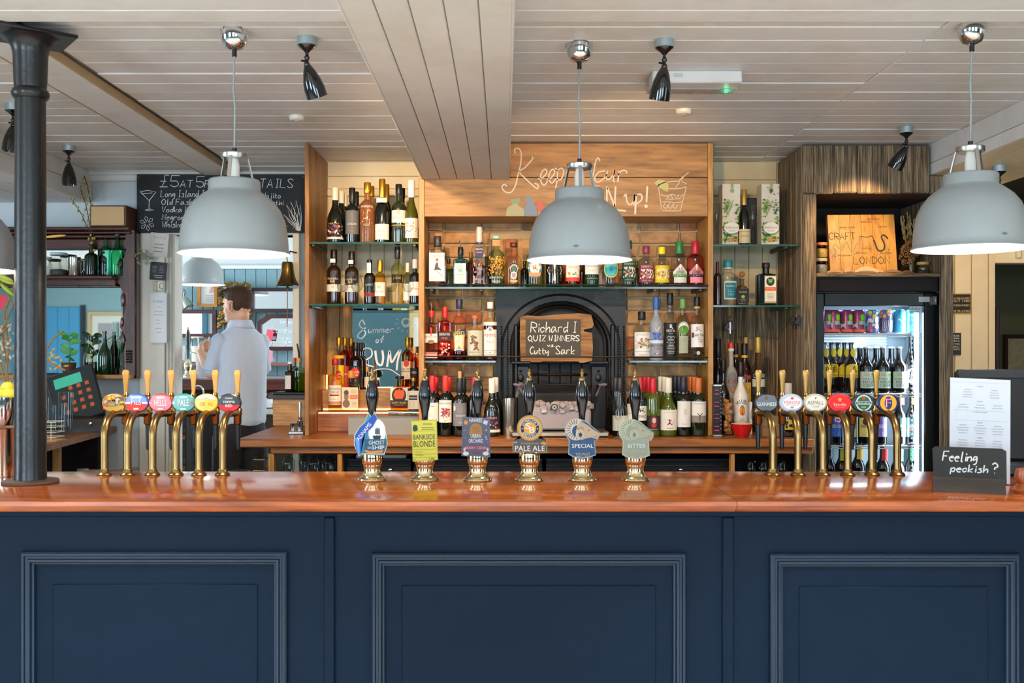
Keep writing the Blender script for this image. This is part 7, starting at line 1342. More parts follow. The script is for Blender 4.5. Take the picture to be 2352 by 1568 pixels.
b = MB(); b.prism([(-.035, .0), (.04, .0), (.012, .044), (-.010, .044)], -.108, .098, axis='X'); b.build('block', wood('#3c2c20', '#1d140e', axis='X', scale=2, rough=.6), t, smooth=False)
d = Decal(lambda u, v, o: tuple(mt @ Vector((u, -.0035 - o, v)))); chalk(d, 'Feeling', -.078, .096, .098, .030, .0034, '#dcdcd8', slant=.18, jit=.03); chalk(d, 'peckish', -.055, .062, .105, .024, .0034, '#dcdcd8', slant=.18, jit=.03); chalk(d, '?', .062, .062, .016, .032, .0036, '#dcdcd8', jit=0); d.build('chalk_lettering', t)
t = thing('till_screen', 'back of a black till screen standing at the end of the bar', 'till', (1.80, 3.52, 1.0), rz=R(-4)); b = MB(); b.box(-.19, .22, 0, .05, .05, .375, c=.012); b.build('screen_back', mat('#0f1014', rough=.6), t); MB().box(-.19, .22, -.004, .004, .345, .376, c=.002).build('ledge', mat('#1b1c20', rough=.5), t)
MB().box(-.1, .14, -.02, .12, 0, .05, c=.01).build('stand', mat('#17181c', rough=.5), t)
t = thing('copper_bell_cap', 'orange-brown knob of a chair back at the edge of the bar', 'knob', (PX(2352, 3.1), 3.1, 1.0)); b = MB(); b.lathe([(.03, 0), (.034, .01), (.02, .03), (.028, .05), (.022, .075), (0, .08)], n=20, caps=False); b.build('knob', mat('#9a4a20', rough=.35, coat=.3), t); t['label'] = 'short turned orange-brown wooden peg at the end of the bar by the till'
# glass on the bar well behind the left taps, steel buckets beyond the column
t = thing('pint_glass', 'rim of an empty glass standing just behind the bar near the wooden-handled taps', 'glass', (PX(550, 3.80), 3.80, .86)); b = MB(); b.lathe([(.032, 0), (.041, .12), (.039, .12), (.030, .006), (0, .006)], n=28, caps=False); b.build('glass_body', THIN, t); b = MB(); b.lathe([(.0415, .118), (.0415, .1225), (.0385, .1225)], n=28, caps=False); b.build('rim', glassm('#ffffff', ior=1.4), t)
t = thing('bar_well', 'dark stainless work shelf behind the front bar', 'shelf', (0, 3.9, .855)); MB().box(-1.7, 1.7, 3.66 - 3.9, .1, -.02, .004, c=.003).build('shelf_board', mat('#2c2b2a', rough=.35, metal=.6), t)
MB().box(-1.68, 1.68, .06, .09, -.855, -.02).build('skirt', DARKIN, t)
t = thing('steel_bucket', 'tall polished steel tankard-shaped bucket behind the iron column', 'bucket', (PX(14, 3.50), 3.50, 1.0)); b = MB(); b.lathe([(.05, 0), (.052, .01), (.055, .17), (.058, .175), (.055, .17)], n=30, caps=True); b.build('bucket_body', mat('#b9a894', rough=.15, metal=1), t)
t = thing('lemon_bowl', 'steel bowl holding lemons behind the iron column', 'bowl', (PX(12, 3.9), 3.9, 1.14)); b = MB(); b.lathe([(.03, -.14), (.03, -.135), (.01, -.13), (.01, -.01), (.04, 0), (.055, .05), (.056, .12), (.052, .12), (.05, .05), (0, .01)], n=28, caps=False); b.build('bowl_body', CHROME, t)
for i, (dx, dy, dz) in enumerate(((-.02, -.02, .13), (.022, -.01, .128), (0, .02, .15))): o = MB().ball((0, 0, 0), .028, sx=1.25).build('lemon', mat('#d8c23c', rough=.45, bump=.2, bscale=250)); o.location = (PX(12, 3.9) + dx, 3.9 + dy, 1.14 + dz); o.rotation_euler = (0, .3 * i, i); tag(o, 'yellow lemon in the steel bowl behind the column, %s' % ('lowest', 'middle one', 'topmost')[i], 'lemon', 'lemons in the steel bowl')

# flowers beyond the column
t = thing('lily_arrangement', 'tall flower arrangement with green lily buds and twisted twigs beyond the iron column', 'flowers', (PX(20, 4.3), 4.3, 1.0)); rnd = random.Random(21)
def leafb(b, p0, p1, w, n=6, droop=.02):
    p0, p1 = Vector(p0), Vector(p1); a = (p1 - p0).normalized(); s = a.cross(Vector((0, 1, .2))).normalized(); vs = []; fs = []
    for i in range(n + 1):
        k = i / n; c = p0.lerp(p1, k) + Vector((0, 0, -droop * k * k)); ww = w * math.sin(math.pi * min(1, k * .93 + .06)) * .5; vs += [c - s * ww, c + a * 0 + Vector((0, -.002, ww * .25)), c + s * ww]
    for i in range(n): fs += [(3 * i, 3 * i + 1, 3 * i + 4, 3 * i + 3), (3 * i + 1, 3 * i + 2, 3 * i + 5, 3 * i + 4)]
    b.add(vs, fs)
L_ = lambda px, py, Y=4.3: (PX(px, Y) - PX(20, 4.3), Y - 4.3, PZ(py, Y) - 1.0)
MB().lathe([(.05, 0), (.06, .05), (.045, .22), (.06, .26)], n=24).build('vase', mat('#9fb4ba', rough=.2, trans=.5), t)
b = MB()
for pts in (((10, 900), (20, 800), (10, 720), (35, 650), (30, 600)), ((15, 900), (-10, 780), (30, 740), (60, 760)), ((20, 900), (50, 800), (100, 800), (115, 835), (150, 850)), ((100, 815), (120, 780), (145, 760)), ((20, 890), (5, 760), (30, 700), (0, 640))): b.tube(_cr([L_(*p) + () for p in pts], 4) if False else [L_(*p) for p in pts], .004, 6)
b.build('twigs', mat('#8a6a3c', rough=.8), t)
for a, c, w, col in ((((0, 640), (34, 652), .022, '#a8b83c')), ((0, 650), (33, 680), .020, '#9ab02c'), ((30, 645), (-20, 625), .022, '#b8c04c'), ((10, 885), (20, 905), .02, '#8ab83c'), ((100, 545), (152, 540), .012, '#c9a04c')):
    b = MB(); p0, p1 = Vector(L_(*a)), Vector(L_(*c)); q = (p1 - p0).to_track_quat('Z', 'Y').to_matrix(); b.ball((p0 + p1) / 2, (p1 - p0).length / 2, sx=w / (p1 - p0).length, sy=w / (p1 - p0).length, q=q, n=10, m=8); b.build('lily_bud', mat(col, rough=.45), t)
b = MB(); rnd = random.Random(5)
for i in range(90): c = Vector(L_(rnd.uniform(-30, 34), rnd.uniform(745, 830))) + Vector((0, rnd.uniform(-.05, .05), 0)); leafb(b, c, c + Vector((rnd.uniform(-.03, .03), rnd.uniform(-.02, .02), rnd.uniform(-.02, .03))), .012, 3, 0)
o = b.build('foliage', mat('#b8a890', rough=.7, var=.4, bscale=100), t); o['kind'] = 'stuff'
b = MB()
for i in range(16): c = Vector(L_(110 + rnd.uniform(-8, 40), 820 + rnd.uniform(-15, 40))); leafb(b, c, c + Vector((rnd.uniform(-.01, .04), 0, rnd.uniform(-.02, .02))), .008, 3, 0)
o = b.build('foliage', mat('#c9983c', rough=.6), t); o['kind'] = 'stuff'
b = MB(); c = Vector(L_(2, 690)); leafb(b, c + Vector((0, 0, -.04)), c + Vector((.012, 0, .05)), .04); b.build('flower_petal', mat('#c81c3c', rough=.5), t)

# ================================================================== MAHOGANY MIRROR AND THE WALL BESIDE IT
Yo = 6.02; om = thing('overmantel_mirror', 'carved mahogany mirror unit with a shelf of old bottles', 'mirror', (PX(160, Yo), Yo, PZ(866, Yo)))
MIR = mat('#eef2f2', rough=.02, metal=1)
xl, xr = PX(-60, Yo), PX(320, Yo)
b = MB(); b.box(xl, xr, 6.04, 6.09, PZ(866, Yo), PZ(530, Yo)); b.build('back_board', MAHOGZ, om, world=True)
for y0, y1, p0, p1, nm in ((5.90, 6.09, 534, 526, 'cornice'), (5.93, 6.09, 541, 535, 'cornice'), (5.96, 6.09, 549, 542, 'cornice'), (5.99, 6.09, 574, 550, 'frieze')): MB().box(xl - .0, PX(313, Yo), y0, y1, PZ(p1 if p1 > p0 else p0, Yo), PZ(min(p0, p1), Yo), c=.004).build(nm, MAHOG, om, world=True)
MB().box(xl, PX(282, Yo), 5.86, 6.09, PZ(642, 5.9), PZ(633, 5.9), c=.006).build('shelf_board', MAHOG, om, world=True); MB().box(xl, PX(280, Yo), 5.92, 6.09, PZ(657, 5.95), PZ(642, 5.95), c=.004).build('shelf_moulding', MAHOG, om, world=True)
MB().box(xl, PX(280, Yo), 6.025, 6.04, PZ(632, Yo), PZ(573, Yo)).build('mirror_glass', MIR, om, world=True, smooth=False)
MB().box(xl, PX(284, Yo), 6.025, 6.04, PZ(858, Yo), PZ(661, Yo)).build('mirror_glass', MIR, om, world=True, smooth=False)
MB().box(PX(279, Yo), PX(284, Yo), 6.018, 6.026, PZ(858, Yo), PZ(661, Yo), c=.002).build('bevel_strip', mat('#b9ccd0', rough=.05, metal=1), om, world=True)
MB().box(xl, PX(318, Yo), 5.90, 6.09, PZ(870, 5.95), PZ(860, 5.95), c=.004).build('bottom_ledge', OAKX, om, world=True)
# carved bracket with scrolled edge
ol = [(318, 530), (318, 868), (284, 868), (284, 845), (289, 835), (286, 820), (296, 800), (300, 780), (292, 762), (286, 752), (287, 735), (296, 722), (301, 700), (298, 680), (288, 664), (285, 655), (276, 648), (274, 632), (284, 620), (278, 612), (282, 600), (296, 594), (300, 575), (296, 560), (300, 545), (296, 530)]
b = MB(); b.prism([(PX(x, Yo), PZ(y, Yo)) for x, y in ol], 5.95, 6.03); b.build('carved_bracket', MAHOGZ, om, world=True, smooth=False)
for px, py, rr in ((293, 690, 9), (293, 782, 9), (288, 607, 7), (291, 740, 6)): b = MB(); b.ball((PX(px, Yo), 5.945, PZ(py, Yo)), M2(rr, Yo), sx=.6, sy=.35, sz=1.7); b.build('carved_boss', MAHOGZ, om, world=True)
for k in range(5): b = MB(); b.lathe([(.012, 0), (.017, .006), (.012, .012)], c=(PX(294, 5.93), 5.935, PZ(833 - 6 * k, 5.93)), n=14); b.build('carved_ring', MAHOGZ, om, world=True)
b = MB(); b.box(PX(306, Yo), PX(320, Yo), 5.97, 6.09, PZ(868, Yo), PZ(535, Yo), c=.006); b.build('side_stile', MAHOGZ, om, world=True)
S = rowb(5.96, PZ(633, 5.9) + .001); go = 'old bottles on the mirror shelf'
t = S('old_bottle', 'dark green bottle on the mirror shelf holding willow twigs', 'bottle', 210, 560, 30, 'bord', go, glass=mat('#16241a', rough=.1, trans=.3))
S('old_bottle', 'aqua codd-neck bottle beside the twig bottle', 'bottle', 243, 543, 25, 'long', go, glass=glassm('#7fdcc4')); S('old_bottle', 'green stoppered bottle, furthest along the mirror shelf', 'bottle', 270, 530, 29, 'burg', go, glass=glassm('#5fc795'), cap='#2a3a34', capl=.12)
zs2 = PZ(633, 5.9) + .001
tw = thing('willow_twigs', 'three yellow-budded willow twigs standing in the dark green bottle', 'twigs', (PX(210, 5.96), 5.96, zs2 + .16))
for pts in (((211, 575), (208, 540), (192, 495), (170, 460), (155, 420)), ((213, 575), (209, 520), (200, 470), (188, 430), (181, 408)), ((215, 575), (216, 520), (212, 470), (206, 430), (200, 406))):
    P3 = [(PX(x, 5.96) - PX(210, 5.96), (-.01 * i), PZ(y, 5.96) - zs2 - .16) for i, (x, y) in enumerate(pts)]
    b = MB(); b.tube(P3, .0026, 6); b.build('twig', mat('#4a3c26', rough=.8), tw); b = MB()
    for i in range(len(P3) - 1):
        for k in range(4): a = Vector(P3[i]).lerp(Vector(P3[i + 1]), k / 4); b.ball(a + Vector((.008 * (-1) ** k, -.004, 0)), .0065, sz=1.3, n=7, m=5)
    o = b.build('buds', mat('#b8a03c', rough=.8), tw); o['kind'] = 'stuff'
t = thing('pewter_tankard', 'pewter tankard with curved handle on the mirror shelf', 'tankard', (PX(171, 5.96), 5.96, zs2)); r = M2(14, 5.96); b = MB(); b.lathe([(r * 1.15, 0), (r * 1.1, .006), (r, .014), (r * .97, .105), (r * 1.02, .114), (r * .95, .114), (r * .9, .02), (0, .018)], n=28, caps=False); b.build('tankard_body', mat('#a8a49c', rough=.22, metal=1), t); b = MB(); b.tube([(r * .9, 0, .1), (r * 1.7, 0, .095), (r * 1.75, 0, .05), (r * 1.2, 0, .018)], .006, 8); b.build('handle', mat('#a8a49c', rough=.22, metal=1), t)
jar('lidded glass jar on the mirror shelf beside the tankard', PX(135, 5.96), 5.96, zs2, M2(21, 5.96), .125, '#3a3c3c', '#b9c8cc', fh=.3, name='glass_jar'); jar('plain glass jar almost hidden by the iron column on the mirror shelf', PX(103, 5.96), 5.96, zs2, M2(16, 5.96), .10, None, '#b9c8cc', name='glass_jar')
t = thing('wooden_box', 'pale-fronted wooden box on top of the mirror cornice', 'box', (PX(262, 5.98), 5.98, PZ(526, Yo))); w = M2(41, 5.98); hb = M2(48, 5.98); b = MB(); b.box(-w, w, -.09, .09, 0, hb, c=.002); b.build('box_body', wood('#6a3c1c', '#4a2812', axis='X', scale=1.5), t); MB().box(-w + .008, w - .012, -.094, -.088, .008, hb - .008, c=.001).build('front_panel', mat('#c9a474', rough=.7, var=.12, bscale=30), t)
S = rowb(5.95, PZ(860, 5.95) + .001)
S('old_bottle', 'clear glass bottle in front of the big mirror, first from the till', 'bottle', 209, 770, 32, 'burg', go, glass=glassm('#dcefe6')); S('old_bottle', 'dark green bottle in front of the big mirror', 'bottle', 240, 760, 30, 'burg', go, glass=mat('#12331c', rough=.08, coat=.4)); S('old_bottle', 'ribbed clear flask bottle with round stopper by the carved bracket', 'bottle', 266, 738, 40, 'flask', go, glass=glassm('#cfe6dc')); S('old_bottle', 'green-necked bottle close against the carved bracket', 'bottle', 280, 760, 18, 'burg', go, y=6.0, glass=glassm('#3f9a5c'))
t = thing('potted_plant', 'small green leafy plant behind the till', 'plant', (PX(158, 5.86), 5.86, PZ(862, 5.9) + .002)); MB().lathe([(.03, 0), (.042, .07), (.045, .075)], n=20).build('pot', mat('#5a3c2c', rough=.8), t)
b = MB(); b.tube([(0, 0, .05), (.01, 0, .15)], .004, 6); b.build('stem', mat('#4a6a2c', rough=.7), t); rnd = random.Random(8)
for i in range(13): a = rnd.uniform(0, 6.28); l = rnd.uniform(.045, .085); b = MB(); leafb(b, (.005, 0, .09 + .012 * i), (.005 + l * math.cos(a), l * .5 * math.sin(a), .09 + .012 * i + rnd.uniform(.01, .08)), .034, 6); b.build('leaf', mat('#3c8a34', rough=.4), t)
# blackboard over the doorway
Yb_ = YW - .065; bb = thing('cocktail_blackboard', 'wide blackboard listing five pound cocktails above the doorway', 'blackboard', (PX(507, Yb_), Yb_, PZ(534, Yb_)))
MB().box(PX(314, Yb_), PX(699, Yb_), Yb_, Yb_ + .014, PZ(534, Yb_), PZ(400, Yb_), c=.001).build('board_panel', mat('#17191c', rough=.65, var=.1), bb, world=True)
bp_ = bb.children[0]; d = Decal(pxplane(Yb_)); U = lambda x: PX(x, Yb_); V = lambda y: PZ(y, Yb_); m = lambda v: M2(v, Yb_); C1 = '#d8dadc'
for s_, x, y, w, h, wd in (('£5', 367, 429, 42, 26, 1.5), ('AT', 413, 430, 29, 16, 1.4), ('5', 450, 430, 17, 25, 1.5), ('PM', 470, 430, 30, 16, 1.4), ('COCKTAILS', 530, 431, 142, 20, 1.6), ('Long Island Ice Tea', 369, 452, 148, 15, 1.3), ('Old Fashioned', 371, 470, 112, 13, 1.3), ('Vodka Martini', 371, 487, 110, 13, 1.3), ('Negroni', 372, 505, 55, 14, 1.3), ('Whiskey Sour', 372, 522, 95, 14, 1.3), ('Mojito', 601, 455, 43, 13, 1.3), ('Espresso Martini', 560, 471, 90, 12, 1.2), ('Spritz', 600, 484, 38, 12, 1.2), ('G and T', 602, 498, 40, 12, 1.2)):
    chalk(d, s_, U(x), V(y), m(w), m(h), m(wd), C1)
for pl in ([(322, 440), (340, 437), (358, 441), (343, 460), (342, 480)], [(322, 440), (343, 461), (358, 441)], [(325, 445), (350, 443)], [(333, 482), (345, 480), (354, 482), (340, 484), (333, 482)]): d.line([(U(x), V(y)) for x, y in pl], m(1.4), C1)
for k in range(6): a = R(60 * k + 20); d.line([(U(338 + 4 * math.cos(a)), V(513 + 4 * math.sin(a))), (U(338 + 13 * math.cos(a - .3)), V(513 + 13 * math.sin(a - .3))), (U(338 + 17 * math.cos(a)), V(513 + 17 * math.sin(a))), (U(338 + 13 * math.cos(a + .3)), V(513 + 13 * math.sin(a + .3))), (U(338 + 4 * math.cos(a)), V(513 + 4 * math.sin(a)))], m(1.2), C1)
for x1, y1, w in ((651, 492, 5), (658, 470, 6), (668, 463, 6), (680, 461, 7), (690, 470, 5), (654, 516, 5)): d.line([(U(686), V(530)), (U((686 + x1) / 2 - w), V((530 + y1) / 2 - w * .4)), (U(x1), V(y1)), (U((686 + x1) / 2 + w), V((530 + y1) / 2 + w * .5)), (U(690), V(530))], m(1.2), C1)
d.build('chalk_lettering', bp_, world=True)
for px in (318, 696): b = MB(); b.ball((PX(px, Yb_), Yb_ - .002, PZ(406, Yb_)), .004); b.build('screw', mat('#8a7a5a', rough=.4), bb, world=True)
# papers on the door jamb
Yj = YW - .066
def sheet(name, label, x0, x1, y0, y1, col, fn=None, rot=0, cat='notice'):
    t = thing(name, label, cat, (PX((x0 + x1) / 2, Yj), Yj, PZ(y1, Yj)), 'papers pinned to the door jamb'); w, h = M2(x1 - x0, Yj) / 2, M2(y1 - y0, Yj); b = MB(); vs = []; fs = []; mt2 = Matrix.Rotation(R(rot), 4, 'Y')
    for i in range(5):
        for k in range(2): vs.append(mt2 @ Vector((-w if k == 0 else w, -.004 * math.sin(i * 1.1) - .002, h * i / 4)))
    for i in range(4): fs.append((2 * i, 2 * i + 1, 2 * i + 3, 2 * i + 2))
    b.add(vs, fs); b.build('sheet', mat(col, rough=.7), t); d = Decal(lambda u, v, o: tuple(mt2 @ Vector((u, -.0075 - o, v)))); d.rect(-w, w, 0, h, col)
    if fn: fn(d, w, h); d.build('print', t)
    return t
sheet('paper_note', 'curling handwritten note at the top of the door jamb', 343, 385, 535, 590, '#c9c3b8', lambda d, w, h: (d.small(-w * .7, w * .7, h * .15, h * .6, 3), d.txt('[ ------ ]', 0, h * .8, w * 1.2, h * .14, '#6a6862')), rot=5)
sheet('price_card', 'small dark printed card pinned to the door jamb', 344, 381, 602, 643, '#262a2c', lambda d, w, h: (d.small(-w * .8, -w * .1, h * .4, h * .8, 5, '#7a7f80'), d.small(w * .05, w * .8, h * .4, h * .8, 5, '#7a7f80', 6), d.small(-w * .6, w * .8, h * .1, h * .3, 2, '#a9a49a')), rot=4)
sheet('bin_schedule', 'long white schedule with red lines pinned low on the door jamb', 346, 384, 673, 787, '#dcdcdc', lambda d, w, h: (d.txt('Bin Schedule', 0, h * .84, w * 1.2, h * .05, '#8a8d90'), [d.txt(s_, 0, h * v, w * k, h * .025, c) for s_, v, k, c in (('Monday', .72, .6, '#8a8d90'), ('General waste', .63, 1.0, '#d86a6a'), ('Tuesday Thursday', .56, 1.3, '#8a8d90'), ('Glass', .46, .5, '#d86a6a'), ('Friday', .39, .5, '#8a8d90'), ('Recycling', .29, .7, '#d86a6a'), ('Sunday', .21, .6, '#8a8d90'))]))
t = thing('light_switch', 'old wooden and white switch block on the door jamb', 'switch', (PX(365, Yj), Yj, PZ(657, Yj))); MB().box(-.03, -.005, -.02, 0, -.03, .03, c=.003).build('switch_block', mat('#b8a88c', rough=.6), t); MB().box(-.004, .035, -.022, 0, -.03, .03, c=.005).build('switch_plate', mat('#d6d0c2', rough=.4), t); b = MB(); b.tube([(.03, -.022, .018), (.012, -.024, .012), (.012, -.024, -.012), (.03, -.022, -.018)], .0025, 6); b.build('rocker_edge', mat('#8a8478', rough=.5), t)
t = thing('dried_sprig', 'sprig of dried mistletoe tucked beside the mirror', 'sprig', (PX(320, 5.96), 5.96, PZ(585, 5.96))); rnd = random.Random(6); b = MB(); bl = MB()
for i in range(9):
    e = Vector((rnd.uniform(-.03, .085), rnd.uniform(-.02, .02), rnd.uniform(-.07, .045))); b.tube([(0, 0, .03), e * .5 + Vector((0, 0, .01)), e], .0014, 5)
    for k in range(4): leafb(bl, e * (.55 + .15 * k), e * (.55 + .15 * k) + Vector((rnd.uniform(-.03, .03), 0, rnd.uniform(-.02, .02))), .008, 4, 0)
b.tube([(0, 0, .03), (-.01, 0, .07)], .0015, 5); b.build('stems', mat('#6f6a50', rough=.8), t); o = bl.build('leaves', mat('#7c8a68', rough=.7), t); o['kind'] = 'stuff'
b = MB(); b.tube([(0, 0, 0), (0, -.02, 0), (0, -.03, -.008), (0, -.026, -.016)], .003, 6); tag(b.build('coat_hook', mat('#5a5a3c', rough=.4, metal=.7)), 'small brass hook on the wall edge below the mirror', 'hook').location = (PX(326, 6.05), 6.08, PZ(803, 6.05))

# till
Yt2 = 5.72; t = thing('till', 'black touch-screen till angled on the side counter', 'till', (PX(195, Yt2), Yt2, .975), rz=R(12))
b = MB(); b.prism([(-.10, 0), (.12, 0), (.12, .03), (.02, .10), (-.07, .075), (-.10, .03)], -.12, .11, axis='X'); b.build('till_base', mat('#26211e', rough=.45), t)
tm = Matrix.Translation((-.015, -.03, .065)) @ Matrix.Rotation(R(-19), 4, 'Y') @ Matrix.Rotation(R(-26), 4, 'X')
b = MB(); b.box(-.135, .135, 0, .035, 0, .335, c=.008, mtx=tm); b.build('screen_case', mat('#24262a', rough=.4), t)
d = Decal(lambda u, v, o: tuple(tm @ Vector((u, -o, v)))); d.rect(-.115, .115, .045, .31, mat('#2a3434', rough=.15, emit=.12, ecol='#2a3a3a')); d.rect(-.095, .06, .235, .30, mat('#3fa088', rough=.2, emit=.55, ecol='#3fa088'))
for j in range(4):
    for i in range(4):
        if j < 3 or i > 0: u = -.06 + .047 * i; v = .075 + .048 * j; d.rect(u - .011, u + .011, v - .012, v + .012, mat('#b8502c', rough=.3, emit=.25, ecol='#c8582c')); d.L -= 1
d.rect(-.09, -.06, .012, .028, '#d8d2c4'); d.txt('TOUCH', 0, .323, .02, .005, '#8a8a8a'); d.build('display', t, smooth=False)
b = MB(); b.lathe([(.009, 0), (.009, .006), (0, .008)], c=(.05, -.105, .05), axis=Vector((0, -1, 0)), n=14, caps=False); b.build('key_switch', CHROME, t)
t = thing('card_terminal', 'black second screen standing behind the till', 'screen', (PX(120, 5.85), 5.85, .975)); MB().box(-.05, .06, 0, .04, 0, .33, c=.008).build('screen_case', BLACK, t); MB().box(.0, .02, -.006, 0, .10, .18, c=.002).build('card_slot', mat('#6a6a50', rough=.5), t)
for i, (px, py, h, Yq, r) in enumerate(((152, 978, 118, 5.42, 17), (138, 992, 90, 5.30, 15), (120, 985, 80, 5.45, 13), (104, 985, 105, 5.38, 11))):
    t = thing('tall_glass', 'tall clear glass on the side counter by the column, %s from the till' % ('first', 'second', 'third', 'fourth')[i], 'glass', (PX(px, Yq), Yq, .975), 'glasses by the wire rack'); r = M2(r, Yq); h = M2(h * .85, Yq); b = MB(); b.lathe([(r * .8, 0), (r * .82, .004), (r, h), (r * .94, h), (r * .76, .012), (0, .012)], n=24, caps=False); b.build('glass_body', glassm('#f4fafc', ior=1.3), t)
t = thing('wire_rack', 'white wire glass rack on the side counter', 'rack', (PX(112, 5.12), 5.12, .975)); b = MB()
for i in range(4): z = .02 + i * .026; b.tube([(-.07, -.04, z), (.055, -.04, z), (.055, .06, z), (-.07, .06, z), (-.07, -.04, z)], .002, 5)
for x in (-.03, .0, .03): b.tube([(x, -.04, 0), (x, -.04, .1)], .002, 5)
b.build('wire_frame', mat('#e6dcc4', rough=.4), t); MB().box(-.075, .06, -.045, .065, 0, .006, c=.001).build('rack_base', mat('#c9985c', rough=.7), t)
rnd = random.Random(14)
for i, (px, py, w, cc) in enumerate(((195, 1052, 40, '#b0a08a'), (205, 1045, 46, '#a89880'), (215, 1060, 44, '#c9bfae'), (265, 1050, 34, '#c4bcb0'), (285, 1045, 30, '#8a8478'))):
    Yq = 5.65 if i < 3 else 5.85; o = MB().box(-M2(w, Yq) / 2, M2(w, Yq) / 2, -.1, .1, 0, .012, c=.002).build('magazine', mat(cc, rough=.7)); o.location = (PX(px, Yq) - (.0 if i < 3 else .0), Yq, .7155 + .0125 * (i % 3)); o.rotation_euler = (0, 0, rnd.uniform(-.4, .4)); tag(o, 'magazine on the shelf under the side counter, %s' % ('lowest of the nearer pile', 'middle of the nearer pile', 'topmost of the nearer pile', 'lowest of the farther pile', 'topmost of the farther pile')[i], 'magazine', 'magazines under the side counter')
jar('squat open glass jar on the shelf under the side counter', PX(190, 5.5), 5.5, .7155, .035, .055, '#c9c2a8', '#9aa49c', name='glass_jar')

# ================================================================== BEYOND THE DOORWAY
YF = 9.0; DW = wood('#4a2028', '#2a1216', axis='X', scale=1.5, rough=.35)
# daylight windows of the next room, facing the far wall (seen in its mirrors)
for i, (x0, x1, z0, z1) in enumerate(((-6.2, -5.0, .9, 2.3), (-4.75, -3.55, .9, 2.3))):
    wn = sroot('window_%d' % (i + 1), ((x0 + x1) / 2, 6.24, z0)); b = MB(); b.box(x0, x1, 6.225, 6.235, z0, z1); b.build('pane', mat('#eaf3fa', emit=2.2, ecol='#e6f2ff'), wn, world=True, smooth=False)
    b = MB(); b.box(x0 - .06, x0, 6.22, 6.26, z0, z1); b.box(x1, x1 + .06, 6.22, 6.26, z0, z1); b.box(x0 - .06, x1 + .06, 6.22, 6.26, z1, z1 + .06); b.box(x0 - .06, x1 + .06, 6.22, 6.26, z0 - .06, z0); b.box((x0 + x1) / 2 - .02, (x0 + x1) / 2 + .02, 6.22, 6.25, z0, z1); b.build('frame', TEALD, wn, world=True)
def frame(name, label, x0, x1, y0, y1, bar, m, glass, Y=8.98, oct_=0, extra=None):
    t = thing(name, label, 'mirror' if 'mirror' in name else 'picture', (PX((x0 + x1) / 2, Y), Y, PZ(y1, Y))); X = lambda p: PX(p, Y); Z = lambda p: PZ(p, Y)
    o = [(x0, y0 + oct_), (x0 + oct_ * 1.5, y0), (x1, y0), (x1, y1), (x0, y1)] if oct_ else [(x0, y0), (x1, y0), (x1, y1), (x0, y1)]
    ii = [(x0 + bar, y0 + bar + oct_ * .9), (x0 + bar + oct_ * 1.3, y0 + bar), (x1 - bar, y0 + bar), (x1 - bar, y1 - bar), (x0 + bar, y1 - bar)] if oct_ else [(x0 + bar, y0 + bar), (x1 - bar, y0 + bar), (x1 - bar, y1 - bar), (x0 + bar, y1 - bar)]
    for k in range(len(o)):
        a, c, e, f = o[k], o[(k + 1) % len(o)], ii[(k + 1) % len(o)], ii[k]; b = MB(); b.quadbox([(X(p[0]), Y, Z(p[1])) for p in (a, c, e, f)], (0, -.03, 0)); b.build('frame_side', m, t, world=True, smooth=False)
    b = MB(); n = len(ii); vs = [(X(p[0]), Y - .006, Z(p[1])) for p in ii]; b.add(vs, [tuple(reversed(range(n)))] if False else [tuple(range(n))], flip=False); b.build('mirror_glass' if glass is MIR else 'picture_print', glass, t, world=True, smooth=False)
    if extra: d = Decal(pxplane(Y - .008)); extra(d, X, Z, Y / F); d.build('lettering' if glass is MIR else 'print', t, world=True)
    return t
frame('wall_mirror', 'wide mahogany-framed mirror on the blue panelling behind the far hand pumps', 392, 498, 711, 775, 9, DW, MIR)
frame('wall_mirror', 'wide dark-framed mirror high on the blue panelling below the bell', 577, 700, 661, 717, 8, mat('#2c2026', rough=.35), MIR)
def oc(d, X, Z, s):
    C = '#e9f0f4'
    for s_, x, y, w, h in (('Do you', 645, 742, 28, 9), ('Love us', 624, 764, 54, 16), ('Fill in a card', 617, 779, 62, 7), ('receiving our', 617, 787, 60, 7), ('offers and events', 617, 796, 62, 7)): chalk(d, s_, X(x), Z(y), w * s, h * s, 1.3 * s, C)
frame('chalked_mirror', 'eight-sided dark-framed mirror with white handwriting', 593, 700, 722, 805, 9, DW, MIR, oct_=16, extra=oc)
frame('framed_picture', 'small gilt-framed print behind the hanging white pendant', 455, 501, 640, 705, 7, mat('#b07a3a', rough=.35, metal=.5, var=.2, bscale=60), mat('#e4e0dc', rough=.4), extra=lambda d, X, Z, s: (d.poly([(X(480), Z(672)), (X(490), Z(650)), (X(494), Z(672))], '#d8a8a0'), d.small(X(470), X(493), Z(694), Z(676), 4, '#a8b0b4')))
t = thing('gilt_mirror', 'ornate gilt carved frame partly hidden behind the man', 'mirror', (PX(540, 8.95), 8.95, PZ(748, 8.95))); rnd = random.Random(31)
b = MB()
for side in (509, 573):
    for i in range(26): b.ball((PX(side + rnd.uniform(-6, 6), 8.95), 8.95 - rnd.uniform(0, .03), PZ(660 + i * 3.6, 8.95)), rnd.uniform(.010, .024), n=7, m=5)
for i in range(20): b.ball((PX(505 + i * 3.6, 8.95), 8.93, PZ(655 + rnd.uniform(-5, 5), 8.95)), rnd.uniform(.010, .024), n=7, m=5)
b.build('carved_frame', mat('#7c5c24', rough=.35, metal=.6, var=.4, bscale=60), t, world=True); b = MB(); b.box(PX(513, 8.98), PX(570, 8.98), 8.97, 8.98, PZ(745, 8.98), PZ(660, 8.98)); b.build('mirror_glass', MIR, t, world=True)
